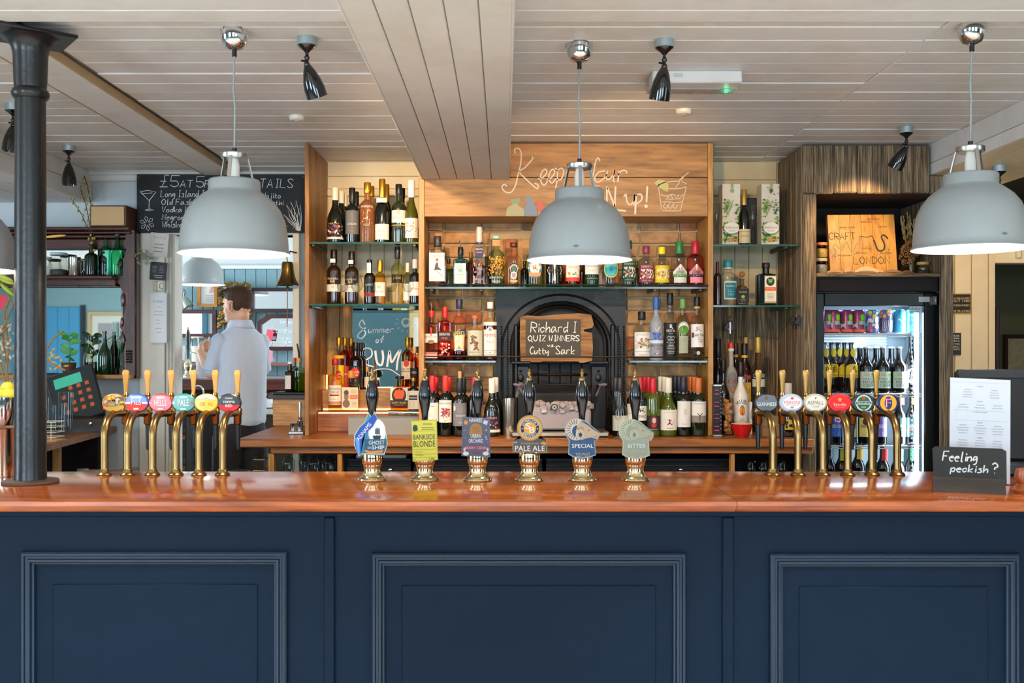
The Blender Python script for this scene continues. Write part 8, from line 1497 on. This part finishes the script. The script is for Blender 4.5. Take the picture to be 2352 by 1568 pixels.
t = thing('wall_lamp', 'brushed steel swivel wall lamp on the blue panelling', 'wall lamp', (PX(416, 8.95), 8.95, PZ(672, 8.95))); b = MB(); b.lathe([(.043, 0), (.04, .03), (.02, .045), (0, .046)], axis=Vector((0, -1, 0)), n=24, caps=False); b.build('wall_plate', STEEL, t); b = MB(); b.tube([(-.05, -.05, 0), (.04, -.05, 0), (.045, -.06, -.05)], .006, 8); b.build('arm', STEEL, t)
b = MB(); b.lathe([(.02, 0), (.035, .03), (.045, .08), (.046, .1), (.042, .1), (.02, .02)], c=(.045, -.06, -.05), axis=Vector((.5, -.2, -.85)), n=22, caps=False); b.build('lamp_head', mat('#8f9a90', rough=.3, metal=.8), t)
# ledge, candles, cards
MB().box(-3.3, -1.6, 8.86, 9.03, PZ(840, 8.9), PZ(833, 8.9), c=.003).build('ledge', mat('#8a5a58', rough=.5), wf)
zl = PZ(833, 8.9)
t = thing('candle_jar', 'large glass jar holding a cream pillar candle', 'candle jar', (PX(452, 8.93), 8.93, zl)); b = MB(); b.lathe([(.07, 0), (.075, .01), (.075, .19), (.055, .215), (.055, .225)], n=24); b.build('jar_body', glassm('#eef4f2', ior=1.08), t); b = MB(); b.lathe([(.045, .01), (.045, .15), (0, .152)], n=20); b.build('candle', mat('#e6e2cc', rough=.6), t); b = MB(); b.lathe([(.06, .222), (.062, .235), (0, .238)], n=22, caps=False); b.build('lid', mat('#c9b8a0', rough=.5), t); b = MB(); b.tube([(-.078, -.02, .19), (-.03, -.085, .10), (.06, -.06, .07), (.08, 0, .1)], .003, 6); b.build('wire_handle', mat('#6a5a50', rough=.4, metal=.5), t)
for px, py, rz_, cc, lb in ((607, 765, 20, '#d8506a', 'pink striped card propped against the chalked mirror'), (622, 828, -30, '#e08aa0', 'pale pink card leaning on the ledge below the chalked mirror'), (616, 832, 10, '#d8b0a0', 'beige card at the end of the ledge')):
    t = thing('pink_card', lb, 'card', (PX(px, 8.88), 8.88, zl), 'pink cards by the chalked mirror') ; h = .11 if py > 800 else .30; t.rotation_euler = (R(-3), R(rz_ * .5), 0); b = MB(); b.box(-.03, .03, 0, .004, h - .10, h); b.box(-.002, .002, .004, .008, 0, h - .05); b.build('card_sheet', mat(cc, rough=.5), t)
# far bar counter
t = thing('far_bar', 'dark-fronted bar counter in the next room', 'bar', (-2.4, 8.2, 0)); zb = PZ(866, 8.2); MB().box(-3.6, -1.55, 8.1, 8.6, zb - .035, zb, c=.004).build('worktop', mat('#8a8a90', rough=.3, coat=.4), t, world=True); MB().box(-3.6, -1.55, 8.08, 8.1, zb - .10, zb - .012, c=.004).build('edge_board', wood('#6a3020', '#3a1810', axis='X', scale=1.2, rough=.4), t, world=True); MB().box(-3.6, -1.55, 8.3, 8.34, 0, zb - .04).build('front_panel', DARKIN, t, world=True)
for i, (px, s_) in enumerate(((405, 1), (432, 1))):
    t = thing('far_hand_pump', 'black-handled brass hand pump on the far bar, %s the candle jar' % ('farther from', 'nearer')[i], 'hand pump', (PX(px, 8.25), 8.25, zb), 'hand pumps on the far bar'); k = .93
    b = MB(); b.lathe([(a * k, c * k) for a, c in [(.05, 0), (.05, .01), (.035, .03), (.03, .06), (.042, .085), (.04, .11), (.025, .14), (.015, .16)]], n=24); b.build('pump_body', BRASSP, t); b = MB(); b.lathe([(.010, .15), (.012, .2), (.022, .30), (.022, .33), (.012, .385)], n=20); b.build('pull_handle', BLACKG, t); b = MB(); b.lathe([(.012, .385), (.006, .40), (.008, .41), (0, .416)], n=14, caps=False); b.build('finial', BRASS, t)
    if i == 0: MB().box(.02, .08, -.03, -.026, .14, .26, c=.01).build('pump_clip', mat('#d8d4c8', rough=.5), t)
t = thing('swan_tap', 'thin steel swan-neck water tap on the far counter', 'tap', (PX(455, 7.2), 7.2, .93)); b = MB(); b.tube([(-.03, 0, 0), (-.04, 0, .20)] + [(.0 - .04 * math.cos(R(a)), 0, .20 + .05 * math.sin(R(a))) for a in range(10, 175, 20)] + [(.04, 0, .2), (.042, 0, .10)], .007, 8); b.build('spout', CHROME, t)
t = thing('glass_shelving', 'low open shelving of glasses inside the next bar', 'shelving', (PX(425, 7.0), 7.0, 0))
for py in (866 + 60, 1000, 1070): MB().box(PX(380, 7.0), PX(446, 7.0), 6.8, 7.5, PZ(py + 3, 7.0), PZ(py - 3, 7.0), c=.003).build('shelf_board', TEAK, t, world=True)
MB().box(PX(380, 7.0), PX(470, 7.0), 7.5, 7.55, 0, .93).build('back_panel', DARKIN, t, world=True); MB().box(PX(446, 7.0), PX(449, 7.0), 6.8, 7.5, 0, PZ(923, 7.0)).build('side_panel', DARKIN, t, world=True)
MB().box(-3.4, -1.86, 7.15, 7.6, PZ(927, 7.2), PZ(923, 7.2)).build('steel_top', mat('#6a6a68', rough=.3, metal=.7), t, world=True)
k = 0
for py in (997, 1067):
    for px in (410, 424, 437):
        o = MB(); o.lathe([(.030, 0), (.036, .05), (.026, .10), (.034, .14), (.031, .14), (.024, .10), (.03, .01), (0, .01)], n=16, caps=False); o = o.build('shelf_glass', glassm('#e9f0f0', ior=1.35)); o.location = (PX(px, 6.95), 6.95, PZ(py, 7.0)); tag(o, 'clear glass on the %s shelf inside the next bar, %s from the jamb' % ('upper' if py < 1000 else 'lower', ('first', 'second', 'third')[k % 3]), 'glass', 'glasses inside the next bar'); k += 1
t = thing('steel_sink_unit', 'pale steel sink edge beyond the doorway beside the man', 'sink', (PX(622, 7.4), 7.4, 0)); MB().box(PX(595, 7.4), PX(684, 7.4), 7.3, 7.34, PZ(950, 7.4), PZ(937, 7.4), c=.004).build('sink_edge', mat('#b8b5ac', rough=.35, metal=.5), t, world=True); MB().box(PX(604, 7.4), PX(628, 7.4), 7.36, 7.5, PZ(936, 7.4), PZ(915, 7.4), c=.003).build('steel_tray', STEEL, t, world=True); MB().box(PX(590, 7.4), PX(690, 7.4), 7.34, 7.7, 0, PZ(952, 7.4)).build('cabinet', mat('#3a382c', rough=.7), t, world=True)
t = thing('brass_bell', 'brass ship bell hanging at the edge of the doorway', 'bell', (PX(660, 6.0), 6.0, PZ(655, 6.0))); b = MB(); b.lathe([(.068, 0), (.070, .006), (.062, .018), (.052, .035), (.044, .06), (.038, .09), (.036, .125), (.03, .14), (0, .142)], n=36, caps=False); b.build('bell_body', BRASS, t); b = MB(); b.tube([(0, 0, .14), (-.004, 0, .16), (0, 0, .185), (.015, .01, .205), (.05, .06, .2)], .005, 8); b.build('bracket', BRASS, t)
b = MB(); b.tube([(0, 0, .03), (0, 0, -.015)], .005, 8); b.ball((0, 0, -.012), .009); b.build('clapper', mat('#5a4a2c', rough=.4, metal=.6), t); b = MB(); b.tube([(0, 0, -.02), (.001, 0, -.12), (-.001, 0, -.25)], .0028, 6); b.build('rope', mat('#8a6a58', rough=.9), t)
MB().box(-1.36, -1.25, YW - .03, YW + .1, 2.05, 2.06).build('bell_arm', JAMB, dj) if False else None

# lettered mirror in the wine bay
Ymr = 5.73; t = thing('lettered_mirror', 'mirror behind the rum bottles hand-lettered Summer of Rum', 'mirror', (PX(885, Ymr), Ymr, PZ(890, Ymr)))
MB().box(PX(811, Ymr), PX(962, Ymr), Ymr, Ymr + .012, PZ(890, Ymr), PZ(706, Ymr)).build('mirror_glass', MIR, t, world=True, smooth=False)
d = Decal(pxplane(Ymr)); U = lambda x: PX(x, Ymr); V = lambda y: PZ(y, Ymr); m = lambda v: M2(v, Ymr); C = '#ffffff'
def sw(pts, w): d.line([(U(x), V(y)) for x, y in _cr(pts, 5)], m(w), C); d.L -= 1
sw([(838, 745), (832, 735), (825, 745), (833, 755), (840, 765), (830, 777), (821, 772), (828, 762), (840, 752)], 3)
chalk(d, 'ummer', U(846), V(764), m(58), m(16), m(2), C, slant=.1, jit=.02, rot=.02)
chalk(d, 'of', U(863), V(787), m(17), m(16), m(2.4), C, jit=.02)
sw([(826, 812), (838, 800), (852, 802), (853, 818), (832, 832), (845, 838), (858, 842)], 3); sw([(834, 828), (834, 842), (831, 853)], 5)
sw([(862, 805), (866, 832), (876, 838), (880, 822), (878, 804)], 5); sw([(889, 842), (895, 805), (899, 832), (912, 812), (920, 803), (914, 825), (911, 850)], 4.5)
sw([(848, 856), (868, 848), (895, 848), (912, 858), (918, 862)], 2); a0 = [(932 + (6 + .25 * k) * math.cos(k * .7), 740 + (6 + .25 * k) * math.sin(k * .7)) for k in range(22)]; sw(a0, 1.2)
for k in range(7): a = R(20 + 30 * k); sw([(932 + 20 * math.cos(a), 740 + 19 * math.sin(a)), (932 + 24 * math.cos(a), 740 + 23 * math.sin(a))], 1)
d.build('white_lettering', t, world=True)
# things behind the camera that the mirrors show
for x0, x1, z0, z1, lb in ((-6.05, -5.30, .95, 1.98, 'gold-framed print on the wall opposite the mahogany mirror'), (-1.32, -.95, 1.1, 1.95, 'pale-framed picture opposite the lettered mirror')):
    t = thing('framed_picture', lb, 'picture', ((x0 + x1) / 2, -2.44, z0)); mitred(x0, x1, z0, z1, -2.44, [(0, 0), (0, -.03), (.04, -.03), (.05, 0)]).build('frame', mat('#c9ab72', rough=.4), t, world=True)
    MB().box(x0 + .04, x1 - .04, -2.446, -2.44, z0 + .04, z1 - .04).build('mount', mat('#e6e4dc', rough=.6), t, world=True); MB().box(x0 + .14, x1 - .14, -2.44, -2.438, z0 + .16, z1 - .16).build('picture_print', mat('#a8a4a4', rough=.6, var=.4, bscale=20), t, world=True)
dd = sroot('door_2', (-6.75, -2.44, 0), 'blue boarded door behind the camera')
for i in range(6): MB().box(-7.15 + .165 * i, -7.15 + .165 * i + .161, -2.45, -2.42, 0, 2.05, c=.004).build('board', mat('#3f9ac8', rough=.5), dd, world=True, smooth=False)
MB().box(-6.16, -6.10, -2.45, -2.41, 0, 2.08).build('jamb', mat('#1d2a34', rough=.6), dd, world=True)
# header chalk on the oak board
d = Decal(pxplane(5.203)); Yh = 5.2; U = lambda x: PX(x, Yh); V = lambda y: PZ(y, Yh); m = lambda v: M2(v, Yh); C = '#d8c8b0'
def sw2(pts, w, c=C, k=5): d.line([(U(x), V(y)) for x, y in _cr(pts, k)], m(w), c, rough=.95); d.L -= 1
sw2([(1184, 352), (1182, 343), (1190, 340), (1197, 350), (1196, 375), (1190, 400), (1184, 425), (1174, 441), (1160, 440), (1153, 430), (1158, 423), (1164, 428)], 3)
sw2([(1222, 362), (1227, 354), (1222, 366), (1205, 385), (1193, 394), (1205, 408), (1222, 424), (1234, 433), (1236, 425), (1228, 420)], 3)
sw2([(1236, 410), (1246, 408), (1256, 396), (1252, 388), (1243, 398), (1242, 415), (1250, 425), (1258, 415)], 3); sw2([(1256, 412), (1266, 408), (1274, 396), (1270, 388), (1262, 398), (1261, 412), (1268, 420), (1277, 410)], 3)
sw2([(1275, 385), (1280, 392), (1280, 412), (1276, 432)], 3); sw2([(1279, 392), (1290, 386), (1295, 396), (1288, 412), (1279, 412)], 3)
sw2([(1320, 405), (1336, 420), (1326, 440)], 3); sw2([(1378, 370), (1374, 362), (1368, 372), (1364, 395), (1360, 415)], 3); sw2([(1390, 392), (1374, 396), (1366, 410), (1372, 418), (1384, 412), (1394, 400)], 3); sw2([(1396, 392), (1392, 406), (1398, 412), (1410, 400), (1412, 390), (1409, 412), (1412, 418)], 3); sw2([(1422, 392), (1419, 418)], 3.5); sw2([(1420, 402), (1428, 392), (1438, 392), (1440, 398)], 3)
for pts in ([(1340, 432), (1328, 428), (1318, 450), (1326, 472), (1340, 470), (1342, 455), (1332, 455)], [(1376, 428), (1380, 468)],): sw2(pts, 3)
for a, c_ in (((1362, 428), (1378, 428)), ((1370, 428), (1370, 470)), ((1394, 428), (1394, 470)), ((1395, 430), (1412, 474)), ((1414, 428), (1412, 474)), ((1392, 480), (1438, 484)), ((1487, 427), (1485, 464))): d.line([(U(a[0]), V(a[1])), (U(c_[0]), V(c_[1]))], m(4), C); d.L -= 1
sw2([(1433, 452), (1438, 446), (1440, 462), (1448, 470), (1456, 460), (1458, 446), (1456, 472)], 3.5); d.line([(U(1461), V(445)), (U(1459), V(492))], m(4.5), C); d.L -= 1; sw2([(1460, 448), (1472, 446), (1474, 458), (1462, 468)], 3.5); d.ell(U(1484), V(473), m(4), m(4), C)
GL = '#c9b69c'
for pts in ([(1512, 425), (1520, 480), (1522, 483), (1560, 484), (1564, 478), (1578, 424)], [(1512, 425), (1530, 418), (1562, 416), (1578, 424), (1565, 432), (1535, 433)], [(1518, 446), (1530, 450), (1545, 446), (1558, 452), (1572, 446)], [(1560, 415), (1566, 408), (1582, 396)], [(1552, 430), (1572, 404)], [(1520, 464), (1535, 463), (1550, 465), (1566, 463)], [(1528, 465), (1524, 474), (1530, 478), (1534, 470)], [(1538, 465), (1535, 474), (1541, 478), (1545, 470)], [(1549, 465), (1546, 474), (1552, 478), (1556, 470)], [(1530, 458), (1540, 448), (1545, 458), (1534, 456)], [(1548, 458), (1558, 448), (1562, 456), (1550, 455)]): sw2(pts, 2, GL)
d.poly([(U(x), V(y)) for x, y in ((1503, 420), (1512, 412), (1526, 414), (1536, 424), (1534, 440), (1524, 436), (1514, 430))], '#b8b070'); d.poly([(U(x), V(y)) for x, y in ((1520, 450), (1570, 450), (1562, 478), (1522, 478))], '#b08a54') if False else None
for pts, c_ in (([(1162, 496), (1164, 478), (1176, 470), (1180, 464), (1188, 464), (1190, 472), (1204, 480), (1204, 496)], '#b8b088'), ([(1172, 458), (1194, 454), (1196, 464), (1176, 470)], '#9aa080'), ([(1202, 480), (1210, 466), (1206, 452), (1218, 448), (1222, 462), (1232, 476), (1234, 496), (1206, 496)], '#8a94a0'), ([(1231, 462), (1244, 460), (1250, 476), (1252, 486), (1236, 484)], '#d07060'), ([(1236, 486), (1252, 486), (1252, 496), (1236, 496)], '#c99a78')): d.poly([(U(x), V(y)) for x, y in pts], c_, rough=.95)
d.build('chalk_writing', jb, world=True)
# notices on the cream end wall
for x0, x1, y0, y1, cc, ec, rows_, lb in ((2150, 2231, 674, 720, '#1c1a16', '#a8843c', ((('WEIGHTS & MEASURES', 682, 66, 5)), ('ACT 1985', 688, 40, 5), ('GIN RUM VODKA WHISKY', 698, 60, 5), ('TWENTY FIVE MILLILITRES', 711, 66, 5)), 'brass-edged black notice about spirit measures'), (2140, 2208, 764, 815, '#201f1d', '#2c2a26', (('BEFORE YOU ORDER', 768, 52, 4), ('FOOD AND DRINK', 774, 52, 4), ('PLEASE INFORM A', 780, 48, 4), ('STAFF MEMBER IF YOU', 787, 52, 4), ('HAVE AN ALLERGY', 793, 50, 4), ('OR INTOLERANCE', 799, 48, 4)), 'plain black allergy notice with white capitals')):
    Yn = 6.27; t = thing('wall_notice', lb, 'notice', (PX((x0 + x1) / 2, Yn), Yn, PZ(y1, Yn)), 'black notices on the cream wall'); MB().box(PX(x0, Yn), PX(x1, Yn), Yn, Yn + .010, PZ(y1, Yn), PZ(y0, Yn), c=.001).build('plaque', mat(ec, rough=.35, metal=.5 if '8' in ec[1:3] else 0), t, world=True)
    d = Decal(pxplane(Yn)); d.rect(PX(x0 + 2, Yn), PX(x1 - 2, Yn), PZ(y1 - 2, Yn), PZ(y0 + 2, Yn), cc)
    for s_, py, w, h in rows_: d.txt(s_, PX(x1 - 4 - w / 2, Yn), PZ(py + 3, Yn), M2(w, Yn), M2(h, Yn), '#d9c08a' if 'brass' in lb else '#e6e2d8')
    d.build('print', t, world=True)
t = thing('framed_picture', 'dark-framed sepia picture on the olive wall past the fridge', 'picture', (PX(2350, 7.85), 7.85, PZ(850, 7.85))); mitred(PX(2304, 7.85), PX(2420, 7.85), PZ(870, 7.85), PZ(768, 7.85), 7.85, [(0, 0), (0, .03), (.03, .02), (.035, 0)]).build('frame', mat('#2a141a', rough=.4), t, world=True); MB().box(PX(2310, 7.85), PX(2415, 7.85), 7.84, 7.85, PZ(865, 7.85), PZ(776, 7.85)).build('picture_print', mat('#8a8464', rough=.6, var=.5, bscale=120), t, world=True)
b = MB(); b.box(PX(2284, 6.35), PX(2294, 6.35), 6.33, 6.40, .8, PZ(706, 6.35), c=.006); tag(b.build('dark_post', mat('#241820', rough=.5)), 'dark wooden post standing just past the cream panelling', 'post')

# ================================================================== THE BARMAN
def fused(name, b, m, parent, vox=.006, smooth=3, world=True):
    o = b.build(name + '_raw', m, None); md = o.modifiers.new('r', 'REMESH'); md.mode = 'VOXEL'; md.voxel_size = vox; md.use_smooth_shade = True
    s = o.modifiers.new('s', 'SMOOTH'); s.iterations = smooth; s.factor = .5
    dg = bpy.context.evaluated_depsgraph_get(); dg.update(); me = bpy.data.meshes.new_from_object(o.evaluated_get(dg)); me.name = name
    bpy.data.objects.remove(o); me.materials.clear(); me.materials.append(m)
    for p in me.polygons: p.use_smooth = True
    r = bpy.data.objects.new(name, me); COL.objects.link(r); r.parent = parent
    me.transform(Matrix.Translation(-parent.location)); return r
pc = Vector((PX(553, 6.22), 6.22, 0)); fd = Vector((-.70, .71, 0)); sd = Vector((-.71, -.70, 0)); up = Vector((0, 0, 1))
man = thing('person', 'man in a pale blue shirt with rolled sleeves, back turned, drying a glass', 'person', (pc.x, pc.y, 0))
def W(a, c, z): return pc + sd * a + fd * c + up * z           # a to his left side, c forward
def limb(b, pts, rs, n=12):
    q = [Vector(p) for p in pts]; b.tube(q, rs, n)
    for p, r_ in zip(q, rs): b.ball(p, r_ * .99, n=12, m=8)
SKIN = mat('#d6a78c', rough=.5, var=.05); HAIR = mat('#3a2618', rough=.75, bump=.6, bscale=220, var=.3)
# head frame: centre, facing towards his side-front
hc = Vector((PX(546, 6.2), 6.2, PZ(698, 6.2))); hf = Vector((-.93, .36, -.04)).normalized(); hs = Vector((0, 0, 1)).cross(hf).normalized(); hu = hf.cross(hs)
hq = Matrix((hf, hs, hu)).transposed()
def Hd(x, y, z): return hc + hf * x + hs * y + hu * z
b = MB()
def hb(x, y, z, r, sx=1, sy=1, sz=1): b.ball(Hd(x, y, z), r, sx, sy, sz, n=16, m=12, q=hq)
hb(-.005, 0, .008, .09, 1.04, .84, 1.0); hb(.028, 0, -.035, .068, .95, .86, 1.15); hb(.045, 0, -.082, .040, 1.0, .95, .9); hb(.068, 0, -.098, .020, 1, 1.3, .9); hb(.062, 0, .018, .038, .8, 1.4, 1.0)
for k in range(6): hb(.080 + .0042 * k, 0, -.002 - .008 * k, .0085 + .0006 * k, 1, .9, 1)
hb(.097, 0, -.043, .011, 1, 1.3, .8); hb(.084, 0, -.066, .012, 1, 1.7, .6); hb(.082, 0, -.077, .012, 1, 1.6, .65); hb(.074, 0, -.014, .016, .6, 2.2, .5)
for s in (-1, 1): hb(.045, s * .038, -.035, .026, 1, .7, 1); hb(-.002, s * .080, -.024, .013, 1.3, .5, 2.5); hb(-.010, s * .086, -.012, .011, 1.2, .6, 2.0)
limb(b, [Hd(-.025, 0, -.06), W(.0, .01, 1.60), W(0, -.01, 1.53)], [.050, .050, .07])
# forearms and hands as one body with the torso under the shirt
Ls, Le, Lh = W(.148, 0, 1.492), W(.195, .02, 1.30), W(.155, .225, 1.425); Rs_, Re, Rh = W(-.148, 0, 1.492), W(-.18, .04, 1.30), W(-.01, .27, 1.37)
limb(b, [W(0, 0, 1.5), W(0, 0, 1.3), W(0, 0, 1.05), W(0, 0, .95)], [.09, .10, .10, .10])
for (s_, e_, h_) in ((Ls, Le, Lh), (Rs_, Re, Rh)):
    limb(b, [W(0, 0, 1.48), s_, s_.lerp(e_, .5), e_, e_.lerp(h_, .35), e_.lerp(h_, .8), h_], [.05, .036, .036, .036, .036, .028, .024])
def hand(b, wrist, dirn, side, curl):
    d_ = dirn.normalized(); s = side.normalized(); n_ = d_.cross(s).normalized(); palm = wrist + d_ * .045
    q = Matrix((d_, s, n_)).transposed(); b.ball(palm, .042, 1.05, .95, .42, n=12, m=9, q=q)
    for k, (o_, l) in enumerate(((.030, .062), (.010, .072), (-.011, .067), (-.030, .052))):
        p0 = palm + d_ * .034 + s * o_; p1 = p0 + (d_ * math.cos(curl) + n_ * math.sin(curl)) * l * .5; p2 = p1 + (d_ * math.cos(curl * 2.1) + n_ * math.sin(curl * 2.1)) * l * .5; b.tube([palm + s * o_, p0, p1, p2], [.010, .0095, .0085, .0075], 8); b.ball(p2, .0076, n=8, m=6); b.ball(p1, .0086, n=8, m=6)
    p0 = palm + s * .034 - d_ * .015; p1 = p0 + (s * .5 + d_ * .6 + n_ * .5).normalized() * .035; p2 = p1 + (d_ * .6 + n_ * .75).normalized() * .03; b.tube([palm, p0, p1, p2], [.014, .012, .010, .0085], 8); b.ball(p2, .0088, n=8, m=6)
hand(b, Lh, (W(.10, .31, 1.47) - Lh), up, .9); hand(b, Rh, (W(.06, .33, 1.40) - Rh), up, .8)
body = fused('body', b, SKIN, man, vox=.0045, smooth=2)
for s in (-1, 1):
    e = MB(); e.ball(Hd(-.004, s * .086, -.024), .030, .55, .26, 1.08, n=14, m=10, q=hq); e.build('ear', SKIN, man, world=True); e = MB(); e.tube([Hd(-.008, s * .093, -.002), Hd(-.014, s * .094, -.018), Hd(-.006, s * .093, -.038)], .0045, 6); e.build('ear_fold', mat('#a8604c', rough=.6), man, world=True)
    e = MB(); e.ball(Hd(.072, s * .030, -.012), .0125, n=12, m=8, q=hq); e.build('eye', mat('#e9e6e2', rough=.2), man, world=True)
    e = MB(); e.ball(Hd(.080, s * .031, -.012), .0062, n=10, m=6, q=hq); e.build('iris', mat('#3a3028', rough=.2), man, world=True)
    e = MB(); e.tube([Hd(.086, s * .014, .004), Hd(.084, s * .032, .009), Hd(.068, s * .052, .004)], .004, 6); e.build('eyebrow', HAIR, man, world=True)
e = MB(); e.tube([Hd(.0935, -.018, -.0715), Hd(.0965, 0, -.0715), Hd(.0935, .018, -.0715)], .0028, 6); e.build('mouth', mat('#a8645a', rough=.5), man, world=True)
b = MB()                                                         # hair: cap over the crown, swept front, short back and sides
hb(-.014, 0, .040, .092, 1.02, .86, .82); hb(-.046, 0, .002, .062, .85, 1.0, .95); hb(.030, 0, .070, .055, 1.15, 1.1, .62); hb(.070, 0, .064, .030, 1.0, 1.5, .7); hb(.010, 0, .082, .05, 1.3, 1.2, .55)
for s in (-1, 1): hb(-.030, s * .050, -.002, .036, 1.1, .72, 1.25)
rnd = random.Random(17)
for i in range(70): a = rnd.uniform(-1, 1); x = rnd.uniform(-.06, .08); b.tube([Hd(x, a * .05, .085 - .2 * (x - .01) ** 2 * 10), Hd(x + .02, a * .06, .098 - (x - .0) ** 2 * 4), Hd(x + .042, a * .058, .088 - (x + .03) ** 2 * 4)], [.008, .006, .003], 5)
h = fused('hair', b, HAIR, man, vox=.0045, smooth=1)
# shirt
SHIRT = mat('#b9c8de', rough=.75, var=.05, sheen=.3, bump=.15, bscale=120)
def ring(z, a, c, da=0, dc=0, n=24, fold=0): return [tuple(W(da + a * math.cos(2 * math.pi * i / n) * (1 + fold * math.sin(5 * 2 * math.pi * i / n + z * 9)), dc + c * math.sin(2 * math.pi * i / n) * (1 + fold * math.cos(4 * 2 * math.pi * i / n + z * 7)), z)) for i in range(n)]
b = MB()
loft(b, [ring(.972, .15, .115, fold=.05), ring(1.0, .162, .124, fold=.05), ring(1.1, .165, .125, fold=.04), ring(1.2, .168, .128, fold=.03), ring(1.32, .172, .128, fold=.02), ring(1.42, .176, .120, fold=.01), ring(1.48, .170, .106), ring(1.53, .148, .09), ring(1.57, .098, .076), ring(1.595, .07, .066, dc=.0)])
for (s_, e_, h_) in ((Ls, Le, Lh), (Rs_, Re, Rh)):
    limb(b, [W(0, 0, 1.46), s_, s_.lerp(e_, .35), s_.lerp(e_, .6), s_.lerp(e_, .78), s_.lerp(e_, .90)], [.07, .053, .051, .049, .048, .047], 16)
    for k in range(3): q = s_.lerp(e_, .66 + .09 * k); b.ball(q + fd * .006 * (-1) ** k, .050 + .001 * k, n=14, m=8)
shirt = fused('shirt', b, SHIRT, man, vox=.006, smooth=3)
b = MB()                                                         # cuff rolls and collar
for (s_, e_, h_) in ((Ls, Le, Lh), (Rs_, Re, Rh)): ax = (e_ - s_).normalized(); b.lathe([(.049, -.018), (.053, -.014), (.054, .010), (.050, .014), (.043, .012)], c=s_.lerp(e_, .88), axis=ax, n=22, caps=False)
b.build('cuff', SHIRT, man, world=True)
b = MB(); n = 26; vs = []; fs = []
for i in range(n + 1):
    a = R(-60 + 300 * i / n) + R(-30); ca, sa = math.cos(a), math.sin(a)
    ang = R(120 + 300 * i / n); x, y = .062 * math.cos(ang), .060 * math.sin(ang)   # opening faces forward
    vs += [tuple(W(x, y, 1.582)), tuple(W(x * 1.02, y * 1.02, 1.628)), tuple(W(x * 1.12, y * 1.12, 1.624)), tuple(W(x * 1.42, y * 1.40, 1.578))]
for i in range(n):
    for k in range(3): fs.append((4 * i + k, 4 * i + 4 + k, 4 * i + 5 + k, 4 * i + 1 + k))
b.add(vs, fs); o = b.build('collar', SHIRT, man, world=True, angle=80); md = o.modifiers.new('t', 'SOLIDIFY'); md.thickness = .003
# trousers and shoes
b = MB(); loft(b, [ring(1.01, .15, .112), ring(.95, .162, .12), ring(.86, .168, .125)])
for s in (-1, 1): limb(b, [W(s * .085, 0, .90), W(s * .095, .01, .70), W(s * .10, .02, .48), W(s * .10, 0, .26), W(s * .10, -.01, .09)], [.098, .088, .068, .060, .055], 14)
fused('trousers', b, mat('#191920', rough=.8), man, vox=.009, smooth=3)
for s in (-1, 1): b = MB(); b.ball(W(s * .10, .05, .045), .05, 2.3 if False else 1, 1, .9, n=14, m=9); b.tube([W(s * .10, -.03, .045), W(s * .10, .12, .035)], [.046, .036], 12); b.ball(W(s * .10, .13, .035), .036, n=12, m=8); b.build('shoe', BLACKG, man, world=True)
# glass and cloth in his hands
gl = thing('pint_glass', 'clear glass held up in the hands of the man', 'glass', tuple(W(.075, .335, 1.405))); b = MB(); b.lathe([(.028, 0), (.032, .01), (.040, .12), (.038, .12), (.03, .012), (0, .012)], n=22, caps=False); b.build('glass_body', glassm('#f2f8fa', ior=1.3), gl)
cl = MB(); cl.ball(W(.12, .27, 1.36), .04, 1, 1, 1.4); cl.ball(W(.15, .22, 1.32), .035, 1, 1, 1.6)
t = thing('tea_towel', 'white cloth in the hand of the man drying the glass', 'cloth', tuple(W(.13, .25, 1.33))); fused('cloth_body', cl, mat('#d9dce4', rough=.9), t, vox=.007, smooth=2)
